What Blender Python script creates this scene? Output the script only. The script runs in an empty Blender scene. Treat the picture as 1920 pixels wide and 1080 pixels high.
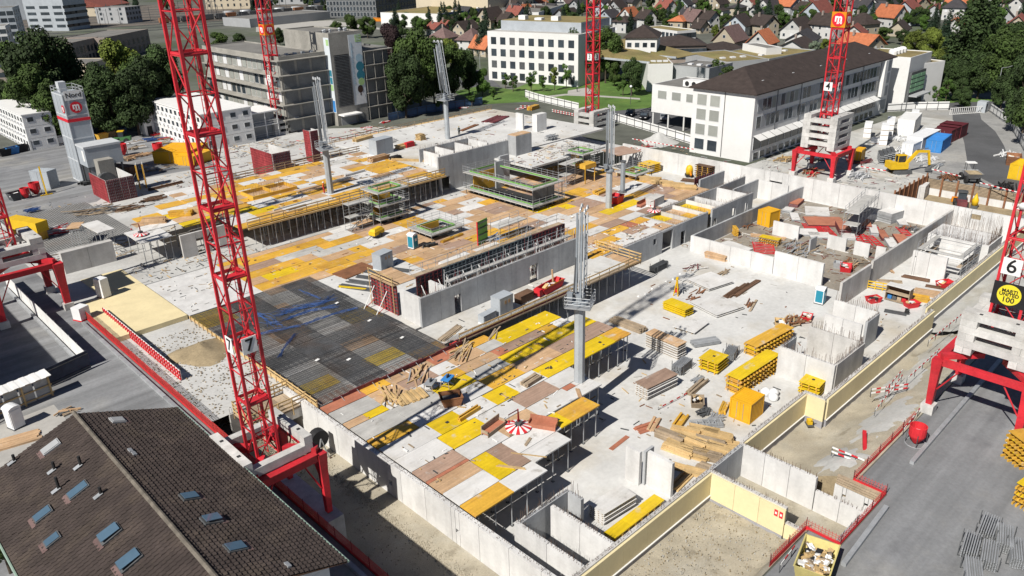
import bpy, math, random
from mathutils import Vector, Matrix
random.seed(7)
R_=random.Random(11)
SC=bpy.context.scene
COL=SC.collection
# ---------------------------------------------------------------- camera
CAMH=44.0; FPX=1474.98; PITCH=math.radians(23.66455); ROLL=math.radians(-1.68783); YAW=math.radians(46.57776)
_F=Vector((math.cos(YAW),math.sin(YAW),0)); _R=Vector((math.sin(YAW),-math.cos(YAW),0)); _U=Vector((0,0,1))
_fw=math.cos(PITCH)*_F-math.sin(PITCH)*_U; _up=math.sin(PITCH)*_F+math.cos(PITCH)*_U
CR=math.cos(ROLL)*_R+math.sin(ROLL)*_up; CU=-math.sin(ROLL)*_R+math.cos(ROLL)*_up; CF=_fw
cam=bpy.data.objects.new('camera',bpy.data.cameras.new('camera')); COL.objects.link(cam)
cam.matrix_world=Matrix(((CR.x,CU.x,-CF.x,0),(CR.y,CU.y,-CF.y,0),(CR.z,CU.z,-CF.z,CAMH),(0,0,0,1)))
cam.data.sensor_fit='HORIZONTAL'; cam.data.sensor_width=36.0; cam.data.lens=36.0*FPX/1920.0
cam.data.clip_start=0.5; cam.data.clip_end=6000
SC.camera=cam
SC.render.resolution_x=1024; SC.render.resolution_y=576
# ---------------------------------------------------------------- light
SUN_EL=math.radians(44.5); SD=Vector((-0.993,-0.12,0)).normalized()
w=bpy.data.worlds.new('World'); SC.world=w; w.use_nodes=True
nt=w.node_tree; bg=nt.nodes['Background']; sky=nt.nodes.new('ShaderNodeTexSky'); sky.sky_type='NISHITA'; sky.sun_disc=False
sky.sun_elevation=SUN_EL; sky.sun_rotation=math.atan2(SD.x,SD.y); sky.air_density=0.6; sky.dust_density=0.2; sky.ozone_density=1.0
nt.links.new(sky.outputs[0],bg.inputs[0]); bg.inputs[1].default_value=0.05
sl=bpy.data.lights.new('sun','SUN'); sl.energy=5.0; sl.angle=math.radians(0.53); sl.color=(1.0,0.95,0.87)
sun=bpy.data.objects.new('sun',sl); COL.objects.link(sun)
_d=Vector((SD.x*math.cos(SUN_EL),SD.y*math.cos(SUN_EL),math.sin(SUN_EL)))
sun.rotation_euler=_d.to_track_quat('Z','Y').to_euler(); sun.location=_d*200
SC.view_settings.view_transform='Standard'; SC.view_settings.look='None'; SC.view_settings.exposure=0.43; SC.view_settings.gamma=1.0
SC.view_settings.use_curve_mapping=False
# ---------------------------------------------------------------- helpers
G=3.5                      # street level; basement floor is z=0
def g(px,py,z=0.0):        # a spot of the place at height z, found from where it shows in the photograph
    d=CR*((px-960)/FPX)+CU*((540-py)/FPX)+CF
    t=(z-CAMH)/d.z
    return Vector((d.x*t,d.y*t,z))
def link(name,data,parent=None):
    o=bpy.data.objects.new(name,data); COL.objects.link(o)
    if parent is not None: o.parent=parent
    return o
def tag(o,label=None,cat=None,group=None,kind=None):
    if label: o['label']=label
    if cat: o['category']=cat
    if group: o['group']=group
    if kind: o['kind']=kind
    return o
def thing(name,label,cat,loc=(0,0,0),rz=0.0,group=None):
    o=link(name,None); o.location=loc; o.rotation_euler=(0,0,rz); o.empty_display_size=.5
    return tag(o,label,cat,group)
_mats={}
def M(name,col,rough=.85,var=.14,scale=.45,metal=0.0,rnd=0.0,bump=0.0,fine=9.0,col2=None,stain=.5,stretch=None,spec=.3,bscale=None,streak=None,splash=None):
    if name in _mats: return _mats[name]
    m=bpy.data.materials.new(name); m.use_nodes=True; t=m.node_tree; N=t.nodes; L=t.links
    b=N['Principled BSDF']; b.inputs['Roughness'].default_value=rough; b.inputs['Metallic'].default_value=metal
    b.inputs['Specular IOR Level'].default_value=spec
    geo=N.new('ShaderNodeNewGeometry'); src=geo.outputs['Position']
    if stretch:
        mp=N.new('ShaderNodeMapping'); mp.inputs['Scale'].default_value=stretch; L.new(src,mp.inputs['Vector']); src=mp.outputs[0]
    def noise(s,d=5):
        n=N.new('ShaderNodeTexNoise'); n.inputs['Scale'].default_value=s; n.inputs['Detail'].default_value=d; n.inputs['Roughness'].default_value=.62
        L.new(src,n.inputs['Vector']); return n.outputs['Fac']
    def mrange(v,a,b2,c,d):
        n=N.new('ShaderNodeMapRange'); L.new(v,n.inputs[0]); n.inputs[1].default_value=a; n.inputs[2].default_value=b2; n.inputs[3].default_value=c; n.inputs[4].default_value=d; return n.outputs[0]
    def math_(op,a,b2):
        n=N.new('ShaderNodeMath'); n.operation=op
        for i,v in enumerate((a,b2)):
            if isinstance(v,(int,float)): n.inputs[i].default_value=v
            else: L.new(v,n.inputs[i])
        return n.outputs[0]
    n1=noise(scale); n2=noise(scale*fine,4)
    v=math_('MULTIPLY',mrange(n1,.3,.7,1-var,1+var),mrange(n2,.25,.75,1-var*.7,1+var*.7))
    if rnd:
        oi=N.new('ShaderNodeObjectInfo'); v=math_('MULTIPLY',v,mrange(oi.outputs['Random'],0,1,1-rnd,1+rnd))
    if streak:
        mp2=N.new('ShaderNodeMapping'); mp2.inputs['Scale'].default_value=streak[0]; L.new(geo.outputs['Position'],mp2.inputs['Vector'])
        ns=N.new('ShaderNodeTexNoise'); ns.inputs['Scale'].default_value=1.0; ns.inputs['Detail'].default_value=4; L.new(mp2.outputs[0],ns.inputs['Vector'])
        v=math_('MULTIPLY',v,mrange(ns.outputs['Fac'],.3,.7,1-streak[1],1+streak[1]))
    base=None
    if col2:
        mx=N.new('ShaderNodeMix'); mx.data_type='RGBA'; mx.inputs['A'].default_value=(*col,1); mx.inputs['B'].default_value=(*col2,1)
        n3=noise(scale*.6,7); L.new(mrange(n3,.5,.5+.22,0,stain),mx.inputs['Factor']); base=mx.outputs['Result']
    if splash:
        mx2=N.new('ShaderNodeMix'); mx2.data_type='RGBA'; mx2.inputs['B'].default_value=(*splash[0],1)
        if base is None: mx2.inputs['A'].default_value=(*col,1)
        else: L.new(base,mx2.inputs['A'])
        L.new(mrange(noise(splash[1],8),splash[2],splash[2]+.1,0,splash[3]),mx2.inputs['Factor']); base=mx2.outputs['Result']
    sc=N.new('ShaderNodeVectorMath'); sc.operation='SCALE'
    if base is None: sc.inputs[0].default_value=col
    else: L.new(base,sc.inputs[0])
    L.new(v,sc.inputs['Scale']); L.new(sc.outputs[0],b.inputs['Base Color'])
    if bump:
        bp=N.new('ShaderNodeBump'); bp.inputs['Strength'].default_value=bump; bp.inputs['Distance'].default_value=.05
        L.new(noise(bscale or scale*fine*1.7,5),bp.inputs['Height']); L.new(bp.outputs[0],b.inputs['Normal'])
    _mats[name]=m; return m
def glow_free_glass(name,col,rough=.12):
    if name in _mats: return _mats[name]
    m=M(name,col,rough,.25,.3,0,.25,spec=.6); return m
class MB:
    def __init__(s): s.v=[]; s.f=[]; s.m=[]
    def add(s,vs,fs,m=0):
        n=len(s.v); s.v+= [tuple(a) for a in vs]; s.f+= [tuple(i+n for i in f) for f in fs]; s.m+=[m]*len(fs); return s
    def bx(s,x0,x1,y0,y1,z0,z1,m=0):
        return s.add([(x0,y0,z0),(x1,y0,z0),(x1,y1,z0),(x0,y1,z0),(x0,y0,z1),(x1,y0,z1),(x1,y1,z1),(x0,y1,z1)],
            [(0,3,2,1),(4,5,6,7),(0,1,5,4),(1,2,6,5),(2,3,7,6),(3,0,4,7)],m)
    def cb(s,c,sz,rz=0.0,m=0,ry=0.0):
        Mx=Matrix.Translation(c)@Matrix.Rotation(rz,4,'Z')@Matrix.Rotation(ry,4,'Y'); a,b,d=[q/2 for q in sz]
        vs=[Mx@Vector(p) for p in [(-a,-b,-d),(a,-b,-d),(a,b,-d),(-a,b,-d),(-a,-b,d),(a,-b,d),(a,b,d),(-a,b,d)]]
        return s.add(vs,[(0,3,2,1),(4,5,6,7),(0,1,5,4),(1,2,6,5),(2,3,7,6),(3,0,4,7)],m)
    def prism(s,poly,z0,z1,m=0):
        n=len(poly); vs=[(p[0],p[1],z0) for p in poly]+[(p[0],p[1],z1) for p in poly]
        return s.add(vs,[tuple(range(n-1,-1,-1)),tuple(range(n,2*n))]+[(i,(i+1)%n,n+(i+1)%n,n+i) for i in range(n)],m)
    def tube(s,p0,p1,r,n=6,m=0,r2=None,cap=True):
        p0=Vector(p0); p1=Vector(p1); d=p1-p0
        if d.length<1e-6: return s
        q=d.to_track_quat('Z','Y'); r2=r if r2 is None else r2; vs=[]
        for k in range(n):
            a=2*math.pi*k/n; vs.append(p0+q@Vector((math.cos(a)*r,math.sin(a)*r,0)))
        for k in range(n):
            a=2*math.pi*k/n; vs.append(p1+q@Vector((math.cos(a)*r2,math.sin(a)*r2,0)))
        fs=[(k,(k+1)%n,n+(k+1)%n,n+k) for k in range(n)]
        if cap: fs+=[tuple(range(n-1,-1,-1)),tuple(range(n,2*n))]
        return s.add(vs,fs,m)
    def path(s,pts,r,n=5,m=0):
        for a,b in zip(pts,pts[1:]): s.tube(a,b,r,n,m)
        return s
    def bar(s,p0,p1,w,h=None,m=0):
        p0=Vector(p0); p1=Vector(p1); d=p1-p0; h=h or w
        q=d.to_track_quat('X','Z'); Mx=Matrix.Translation((p0+p1)/2)@q.to_matrix().to_4x4(); a=d.length/2
        vs=[Mx@Vector(p) for p in [(-a,-w/2,-h/2),(a,-w/2,-h/2),(a,w/2,-h/2),(-a,w/2,-h/2),(-a,-w/2,h/2),(a,-w/2,h/2),(a,w/2,h/2),(-a,w/2,h/2)]]
        return s.add(vs,[(0,3,2,1),(4,5,6,7),(0,1,5,4),(1,2,6,5),(2,3,7,6),(3,0,4,7)],m)
    def lathe(s,prof,n=12,m=0,c=(0,0)):
        vs=[]; fs=[]
        for (r,z) in prof:
            for k in range(n):
                a=2*math.pi*k/n; vs.append((c[0]+r*math.cos(a),c[1]+r*math.sin(a),z))
        for i in range(len(prof)-1):
            for k in range(n): fs.append((i*n+k,i*n+(k+1)%n,(i+1)*n+(k+1)%n,(i+1)*n+k))
        fs+=[tuple(range(n-1,-1,-1)),tuple((len(prof)-1)*n+k for k in range(n))]
        return s.add(vs,fs,m)
    def quad(s,a,b,c,d,m=0): return s.add([a,b,c,d],[(0,1,2,3)],m)
    def sheet(s,poly,z,m=0): return s.add([(p[0],p[1],z) for p in poly],[tuple(range(len(poly)))],m)
    def mesh(s,name,mats):
        me=bpy.data.meshes.new(name); me.from_pydata(s.v,[],s.f)
        for mt in (mats if isinstance(mats,(list,tuple)) else [mats]): me.materials.append(mt)
        if any(s.m): me.polygons.foreach_set('material_index',s.m)
        me.update(); return me
    def obj(s,name,mats,parent=None,smooth=False,loc=None,rz=None):
        me=s.mesh(name,mats)
        if smooth: me.polygons.foreach_set('use_smooth',[True]*len(me.polygons))
        o=link(name,me,parent)
        if loc is not None: o.location=loc
        if rz is not None: o.rotation_euler=(0,0,rz)
        return o
_unit={}
def unit(mat):
    if mat.name not in _unit: _unit[mat.name]=MB().bx(-.5,.5,-.5,.5,-.5,.5).mesh('block_'+mat.name,mat)
    return _unit[mat.name]
_ubar={}
def ubar(mat):
    if mat.name not in _ubar: _ubar[mat.name]=MB().tube((0,0,-.5),(0,0,.5),.5,6).mesh('rod_'+mat.name,mat)
    return _ubar[mat.name]
def box(parent,name,x0,x1,y0,y1,z0,z1,mat,rz=None):
    o=link(name,unit(mat),parent); o.location=((x0+x1)/2,(y0+y1)/2,(z0+z1)/2); o.scale=(abs(x1-x0),abs(y1-y0),abs(z1-z0))
    if rz: o.rotation_euler=(0,0,rz)
    return o
def cbox(parent,name,c,s,mat,rot=(0,0,0)):
    o=link(name,unit(mat),parent); o.location=c; o.scale=s; o.rotation_euler=rot; return o
def rod(parent,name,p0,p1,dia,mat,square=False,h=None):
    p0=Vector(p0); p1=Vector(p1); d=p1-p0
    o=link(name,unit(mat) if square else ubar(mat),parent); o.location=(p0+p1)/2
    o.rotation_euler=d.to_track_quat('Z','Y').to_euler(); o.scale=(dia,h or dia,d.length); return o
def copy_tree(o,parent=None):
    c=o.copy(); COL.objects.link(c); c.parent=parent
    for ch in list(o.children): copy_tree(ch,c)
    return c
def place(o,loc,rz=0.0,label=None,scale=None):
    o.location=loc; o.rotation_euler=(0,0,rz)
    if label: o['label']=label
    if scale: o.scale=(scale,)*3 if isinstance(scale,(int,float)) else scale
    return o
def struct(o): o['kind']='structure'; return o
def stuff(o): o['kind']='stuff'; return o
def rc(a,b,c,z):            # rectangle from three corners seen in the photo: centre, size, turn
    A,B,C=g(*a,z),g(*b,z),g(*c,z); u=B-A; v=C-B
    ang=math.atan2(u.y,u.x); ct=(A+C)/2
    return ct,u.length,v.length,ang
def rnd(a,b): return R_.uniform(a,b)
# ---------------------------------------------------------------- materials
mConc=M('concrete_pale',(.44,.43,.415),.9,.12,.5,0,.08,.15,col2=(.33,.315,.29),stain=.7,streak=((1.2,1.2,.12),.10))
mConcW=M('concrete_white',(.53,.527,.52),.85,.09,.5,0,.06,.1,col2=(.42,.41,.40),stain=.7,streak=((1.2,1.2,.12),.08))
mConcG=M('concrete_grey',(.34,.35,.36),.9,.12,.4,0,.08,.15,col2=(.25,.255,.26),stain=.7,streak=((1.2,1.2,.12),.10))
mFloor=M('basement_floor',(.50,.50,.49),.8,.14,.13,0,0,.1,fine=14,col2=(.37,.325,.25),stain=.85,splash=((.30,.29,.275),.35,.60,.55))
mSlab=M('poured_slab',(.42,.42,.41),.85,.14,.2,0,0,.1,fine=14,col2=(.31,.30,.28),stain=.7)
mWet=M('wet_floor',(.24,.215,.18),.6,.25,.25,0,0,.1,fine=10,col2=(.12,.10,.075),stain=.9)
mAsph=M('asphalt',(.185,.19,.198),.9,.16,.12,0,0,.25,fine=30,col2=(.27,.26,.235),stain=.8,streak=((.02,.6,1),.26),splash=((.115,.118,.125),.12,.54,.75))
mAsphD=M('asphalt_dark',(.085,.087,.092),.9,.2,.15,0,0,.2,fine=30)
mGrav=M('gravel',(.35,.315,.245),.95,.2,.3,0,0,.8,fine=26,col2=(.36,.345,.30),stain=.8,splash=((.20,.175,.13),.5,.58,.7))
mSlurry=M('pale_slurry',(.40,.40,.385),.9,.15,.3,0,0,.2,fine=12,col2=(.30,.275,.22),stain=.8)
mGround=M('town_ground',(.095,.10,.085),.95,.3,.03,0,0,0,fine=12,col2=(.05,.075,.025),stain=1.0)
mGrass=M('lawn_grass',(.075,.14,.028),.95,.3,.15,0,0,.4,fine=20,col2=(.13,.17,.04),stain=.6)
mBallastG=M('rail_ballast',(.115,.10,.085),.95,.3,.06,0,0,0,fine=16)
mPath=M('path_paving',(.34,.33,.31),.9,.1,.3)
mCream=M('cream_insulation',(.62,.54,.33),.8,.06,.4,0,.04)
mYel=M('yellow_formply',(.58,.41,.012),.55,.10,.6,0,.10,.05,fine=8,col2=(.50,.31,.03),stain=.5,streak=((.22,5,1),.10),splash=((.45,.44,.42),.9,.60,.6))
mYelO=M('ochre_formply',(.52,.30,.04),.6,.12,.6,0,.14,.05,fine=8,col2=(.42,.20,.05),stain=.7,streak=((.22,5,1),.14),splash=((.45,.44,.42),.8,.59,.6))
mTan=M('tan_formply',(.44,.295,.175),.65,.12,.6,0,.14,.05,fine=8,col2=(.37,.215,.115),stain=.7,streak=((.22,5,1),.14),splash=((.45,.44,.42),.8,.59,.6))
mBrn=M('brown_formply',(.30,.205,.155),.65,.12,.6,0,.14,.05,fine=8,col2=(.36,.25,.19),stain=.7,streak=((.22,5,1),.14),splash=((.45,.44,.42),.8,.59,.6))
mRed=M('redbrown_formply',(.36,.14,.085),.65,.2,.6,0,.08)
mWht=M('white_formply',(.54,.535,.525),.7,.08,.5,0,.08,.05,fine=9,col2=(.44,.42,.385),stain=.7,streak=((.3,4,1),.05),splash=((.30,.285,.26),.8,.58,.7))
mGry=M('grey_formply',(.37,.365,.35),.75,.12,.6,0,.1,.05,fine=9,col2=(.45,.44,.42),stain=.9,streak=((.3,4,1),.08),splash=((.24,.22,.19),.9,.60,.6))
mWood=M('pine_timber',(.47,.33,.16),.75,.2,.8,0,.16,.1,fine=7)
mWoodO=M('weathered_timber',(.30,.235,.165),.85,.25,.8,0,.2,.1,fine=7)
mWoodD=M('dark_brown_board',(.115,.065,.04),.8,.25,.8,0,.2)
mSteel=M('galvanised_steel',(.36,.375,.39),.5,.15,1.5,.35,.12)
mSteelD=M('dark_steel',(.10,.105,.11),.6,.25,1.2,.3,.15)
mRebar=M('rebar_steel',(.075,.077,.083),.75,.35,.3,.1,col2=(.10,.062,.04),stain=.7)
mRust=M('rusty_steel',(.20,.09,.045),.85,.3,1.0,0,.15)
mCrane=M('crane_red_paint',(.47,.022,.032),.5,.22,.6,0,.12,spec=.35,col2=(.33,.03,.035),stain=.7)
mRedD=M('dark_red_frame',(.135,.032,.037),.65,.3,1.5,0,.25,col2=(.10,.06,.06),stain=.7)
mRedB=M('barrier_red',(.50,.022,.03),.6,.15,1.0,0,.06)
mWhiteP=M('white_paint',(.68,.68,.67),.5,.06,.6,0,.04)
mBallast=M('ballast_concrete',(.47,.465,.45),.9,.14,.7,0,.12,.2,col2=(.33,.32,.30),stain=.8,streak=((1.5,1.5,.3),.1))
mBlack=M('black_rubber',(.02,.02,.021),.7,.2,1)
mDark=M('dark_void',(.03,.03,.032),.8,.2,1)
mYelM=M('yellow_machine',(.60,.38,.015),.5,.12,1.0,0,.05)
mOraC=M('amber_container_paint',(.62,.33,.015),.5,.08,.6,0,.04)
mBlue=M('blue_paint',(.04,.19,.47),.5,.12,.8,0,.05)
mBlueP=M('blue_conduit',(.03,.075,.22),.55,.3,2)
mGreen=M('green_kickboard',(.14,.33,.07),.6,.15,1,0,.08)
mBoom=M('boom_grey_paint',(.23,.255,.28),.45,.12,.7,.1,.06)
mGlass=M('window_glass',(.035,.045,.055),.12,.3,.3,0,.35,spec=.6)
mSoil=M('earth_soil',(.27,.215,.135),.95,.25,.4,0,0,.7,fine=10)
mPlast=M('white_plastic',(.66,.67,.68),.4,.06,1,0,.05)
mTeal=M('teal_plastic',(.02,.20,.29),.4,.08,1)
mNet=M('red_netting',(.50,.05,.045),.7,.2,2)

mYardC=M('yard_concrete',(.25,.25,.245),.9,.18,.12,0,0,.2,fine=20,col2=(.31,.295,.265),stain=.8,splash=((.17,.17,.172),.2,.56,.6))

mRedM=M('worn_red_frame',(.30,.045,.05),.65,.3,1.2,0,.2)
# ---------------------------------------------------------------- the setting
xs=[-3000,22,47.3,55.2,132.7,148,4000]; ys=[-3000,16.3,18.7,29,47.5,104,4000]
mb=MB(); nx=len(xs)
mb.v=[(x,y,G) for y in ys for x in xs]
def _hole(i,j):
    if 1<=i<=3 and 2<=j<=4: return True          # building pit
    if i==2 and j==1: return True                # annex notch
    if i==4 and j==3: return True                # shored trench behind the back wall
    return False
for j in range(len(ys)-1):
    for i in range(len(xs)-1):
        if not _hole(i,j): mb.f.append((j*nx+i,j*nx+i+1,(j+1)*nx+i+1,(j+1)*nx+i)); mb.m.append(0)
struct(mb.obj('ground',mGround))
def sheet(name,poly,z,mat,kind='structure'):
    o=MB().sheet(poly,z).obj(name,mat); o['kind']=kind; return o
def R4(x0,x1,y0,y1): return [(x0,y0),(x1,y0),(x1,y1),(x0,y1)]
sheet('basement_floor',R4(22,132.7,18.7,104),0.0,mFloor)
sheet('trench_floor',R4(132.7,148,29,47.5),0.6,mSoil)
sheet('asphalt_road',R4(-60,132.6,-200,16.2),G+.004,mAsph)
sheet('asphalt_road',[(55.3,16.2),(132.6,16.2),(132.6,18.6),(55.3,18.6)],G+.005,mAsph)
sheet('asphalt_road',[(-60,16.2),(47.2,16.2),(47.2,18.6),(-60,18.6)],G+.005,mAsph)
sheet('asphalt_road',[(-60,18.6),(21.9,18.6),(21.9,104),(-60,104)],G+.006,mAsph)
sheet('site_yard',[(-60,104),(62,104),(70,200),(66,212),(-60,212)],G+.004,mAsph)
sheet('site_ground',[(22.1,104.2),(61.9,104.2),(64,158),(49,160),(40,150),(22.1,152)],G+.012,mSlab)
sheet('site_ground',[(62,104),(132.6,104),(132.6,114),(139,130),(112,160),(70,200)],G+.008,mSlab)
sheet('site_ground',[(132.7,47.6),(150,47.6),(152,58),(200,58),(200,72),(134,76),(132.7,104)],G+.008,mSlurry)
sheet('yard_pavement',[(148.1,-80),(400,-80),(400,44),(262,60),(225,72),(200,72),(200,57),(152,57.5),(148.1,47.6)],G+.004,mYardC)
sheet('curved_road',[g(*p,G) for p in ((1786,206),(1786,224),(1800,242),(1808,268),(1813,300),(1828,328),(1870,350),(1960,372),(1960,352),(1915,328),(1893,300),(1882,272),(1866,246),(1840,224),(1836,206))],G+.012,mAsphD)
sheet('asphalt_street',[g(*p,G) for p in ((1690,203),(1780,206),(1840,206),(1925,198),(1925,188),(1690,196))],G+.016,mAsphD)
sheet('asphalt_road',[(132.8,-80),(148.0,-80),(148.0,28.9),(132.8,28.9)],G+.006,mAsph)
# gravel filled strips inside the pit edge
sheet('gravel_strip',R4(22,30.3,18.7,66),.25,mGrav)
sheet('backfill_strip',R4(22,31.2,66.4,104),2.95,mSlab)
def slope(name,x0,x1,yw,zw,ye,mat,n=40,hold=.0):
    mb=MB(); rows=16; rr=random.Random(int(x0*7))
    for j in range(rows+1):
        t=j/rows
        for i in range(n+1):
            x=x0+(x1-x0)*i/n; q=max(0,(t-hold)/(1-hold)); s=q*q*(3-2*q)
            z=zw+(G-.02-zw)*s+(rr.uniform(-.09,.09) if 0<j<rows else 0)
            mb.v.append((x,yw+(ye-yw)*t,z))
    for j in range(rows):
        for i in range(n): mb.f.append((j*(n+1)+i,j*(n+1)+i+1,(j+1)*(n+1)+i+1,(j+1)*(n+1)+i)); mb.m.append(0)
    o=mb.obj(name,mat,smooth=True); o['kind']='structure'; return o
slope('gravel_embankment',30.6,48.1,27.6,.8,18.75,mGrav,40,.78)
slope('gravel_embankment',55.3,92.3,28.4,.45,18.7,mGrav,60,.25)
slope('slurry_embankment',92.3,132.6,27.2,.5,18.7,mSlurry,40)
sheet('gravel_floor',R4(48.4,55.2,16.4,28),.30,mGrav)
# pale hardened slurry beside the road barrier
for k,(px,py,a,b) in enumerate([(1655,790,5.0,2.0),(1575,865,2.6,2.0),(1700,700,7,1.7),(1760,640,6,1.5)]):
    c=g(px,py,2.2); mb=MB(); n=22; rr=random.Random(k)
    rad=[1+rr.uniform(-.25,.25) for _ in range(n)]
    def zt(y): 
        yw=27.6 if c.x<50 else 28.4; zw=1.0 if c.x<50 else .45
        t=min(1,max(0,(yw-y)/(yw-18.7))); q=max(0,(t-.25)/.75); s=q*q*(3-2*q); return zw+(G-.02-zw)*s
    vs=[(c.x,c.y,zt(c.y)+.16)]
    for r_ in (.55,1.0):
        for i in range(n):
            x=max(55.6,c.x+a*rad[i]*r_*math.cos(i*2*math.pi/n)); y=max(18.75,min(27.2,c.y+b*rad[i]*r_*math.sin(i*2*math.pi/n)))
            vs.append((x,y,zt(y)+(.13 if r_<1 else -.08)))
    fs=[(0,1+i,1+(i+1)%n) for i in range(n)]+[(1+i,1+n+i,1+n+(i+1)%n,1+(i+1)%n) for i in range(n)]
    o=mb.add(vs,fs).obj('slurry_patch',mSlurry,smooth=True); o['kind']='structure'
# loose stones along the left wall strip
mb=MB(); rr=random.Random(3)
for k in range(2600):
    y=rr.uniform(28,60); x=28.3+rr.gauss(0,.35) if rr.random()<.75 else rr.uniform(23,30); s=rr.uniform(.03,.1)
    z=.25; a=rr.uniform(0,6)
    p=[(x+s*math.cos(a+q*2.09),y+s*math.sin(a+q*2.09),z) for q in range(3)]+[(x,y,z+s*1.2)]
    mb.add(p,[(0,1,3),(1,2,3),(2,0,3)])
tag(mb.obj('loose_gravel',mGrav),'line of loose stones and rubble along the white outer wall','gravel',kind='stuff')
# distant rail yard, streets, park
sheet('rail_yard',[g(0,62,G),g(330,45,G),g(640,26,G),g(640,2,G),g(300,8,G),g(0,25,G)],G+.01,mBallastG)
sheet('gravel_lot',[g(480,60,G),g(630,48,G),g(760,60,G),g(620,38,G),g(480,45,G)],G+.02,mPath)
sheet('lawn',[g(850,172,G),g(905,160,G),g(960,168,G),g(1000,152,G),g(1150,148,G),g(1300,150,G),g(1290,196,G),g(1130,210,G),g(1010,190,G),g(900,196,G)],G+.018,mGrass)
sheet('lawn',[g(1640,195,G),g(1690,182,G),g(1790,180,G),g(1900,190,G),g(1860,200,G),g(1700,196,G)],G+.012,mGrass)
sheet('footpath',[g(990,184,G),g(1060,176,G),g(1110,178,G),g(1200,184,G),g(1200,187,G),g(1110,181,G),g(1060,179,G),g(992,188,G)],G+.022,mPath)
sheet('park_square',[g(1065,170,G),g(1100,164,G),g(1115,172,G),g(1100,179,G),g(1064,177,G)],G+.026,mPath)
sheet('car_park',[g(1125,208,G),g(1180,196,G),g(1290,200,G),g(1330,250,G),g(1230,240,G)],G+.016,mAsphD)
sheet('asphalt_street',[g(840,140,G),g(900,130,G),g(960,180,G),g(1000,196,G),g(900,190,G)],G+.014,mAsphD)
# ---------------------------------------------------------------- concrete walls
mRustB=M('starter_bar_steel',(.13,.085,.06),.75,.35,.5,.1)
def bars(parent,x0,x1,y0,y1,z,h=.55,sp=.22,mat=None,seed=1,jit=.04):
    mb=MB(); rr=random.Random(seed); L=max(x1-x0,y1-y0); n=max(2,int(L/sp)); ax=(x1-x0)>(y1-y0)
    for k in range(n):
        for s in (.25,.75):
            if rr.random()<.2: continue
            t=(k+.5+rr.uniform(-.3,.3))/n
            x=x0+(x1-x0)*(t if ax else s); y=y0+(y1-y0)*(s if ax else t); hh=h*rr.choice((.2,.6,.9,1.0,1.2))*rr.uniform(.8,1.15)
            mb.tube((x,y,z-.02),(x+rr.uniform(-jit,jit),y+rr.uniform(-jit,jit),z+hh),.017,3,cap=False)
    return stuff(mb.obj('starter_bars',mRustB,parent))
def wall(label,x0,x1,y0,y1,z0,z1,mat=None,seg=2.7,rb=0,holes=(),cap=False,name='concrete_wall',group=None):
    mat=mat or mConc; t=thing(name,label,'wall',(x0,y0,z0),0,group)
    ax=(x1-x0)>=(y1-y0); L=(x1-x0) if ax else (y1-y0); W=(y1-y0) if ax else (x1-x0); H=z1-z0
    br={0.0,L}; n=max(1,round(L/seg))
    for k in range(1,n): br.add(L*k/n)
    for h in holes: br.add(h[0]); br.add(h[1])
    br=sorted(br)
    def put(a,b,za,zb):
        if b-a<.02 or zb-za<.02: return
        e=.018
        if ax: box(t,'panel',a+e,b-e,0,W,za,zb,mat)
        else: box(t,'panel',0,W,a+e,b-e,za,zb,mat)
    for a,b in zip(br,br[1:]):
        m=(a+b)/2; hit=[h for h in holes if h[0]<m<h[1]]
        if hit: put(a,b,0,hit[0][2]); put(a,b,hit[0][3],H)
        else: put(a,b,0,H)
    if rb:
        if ax: bars(t,.05,L-.05,.04,W-.04,H,rb,seed=int(x0*3+y0))
        else: bars(t,.04,W-.04,.05,L-.05,H,rb,seed=int(x0*3+y0))
    return t
W1=wall('long white outer wall running beside the gravel strip and dark tiled roof',30.3,30.78,26.6,66.2,0,3.55,mConcW,3.4,.2,holes=((21.2,21.7,1.3,1.8),(12.2,12.7,1.4,1.8)))
def skin(t,ax,a0,a1,o0,o1,z0,z1,seg=2.9):
    n=max(1,round((a1-a0)/seg))
    for k in range(n):
        p,q=a0+(a1-a0)*k/n,a0+(a1-a0)*(k+1)/n
        if ax: box(t,'insulation_board',p+.012,q-.012,o0,o1,z0,z1,mCream)
        else: box(t,'insulation_board',o0,o1,p+.012,q-.012,z0,z1,mCream)
def clad(label,x0,x1,y,zb,zt,rb=.22):
    t=wall(label,x0,x1,y,y+.35,0,3.55,mConc,2.7,rb)
    L=x1-x0
    skin(t,True,0,L,-.19,-.005,zb,zt)
    box(t,'ledge',0,L,-.30,-.195,zb-.02,zb+.06,mWhiteP)
    box(t,'membrane',0,L,-.24,-.008,-.1,zb-.024,mMemb)
    return t
mMemb=M('grey_membrane',(.27,.27,.29),.7,.15,.5)
clad('olive insulated outer wall in front of the timber stacks, nearest the camera',30.8,48.3,27.75,1.25,3.42)
wall('short bare concrete wall stub behind the cream annex wall',48.66,53.35,27.75,28.1,0,3.55,mConcG,2.7,.35)
clad('olive insulated wall between the annex and the yellow table stack',53.75,65.2,28.0,1.1,3.42)
t=wall('small cream insulated wall corner with stacked yellow tables behind',65.2,65.5,26.1,28.3,0,3.55,mConc,2.5,.2); skin(t,False,-.1,2.2,-.19,-.005,1.15,3.42,2.4); box(t,'membrane',-.24,-.006,-.1,2.2,-.1,1.14,mMemb)
clad('long olive insulated wall with white ledge beside the red and white barriers',65.55,92.3,26.1,1.15,3.42)
clad('far olive insulated wall running up to the lattice mast signed 6',92.35,132.3,27.0,1.25,3.42)
t=wall('bright cream annex wall with a red first-aid sign',48.3,48.65,21.0,28.05,.0,3.5,mConc,2.7,.35); skin(t,False,-.05,6.55,-.19,-.005,1.0,3.42,2.2); box(t,'membrane',-.24,-.006,0,6.5,0,.98,mMemb)
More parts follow.
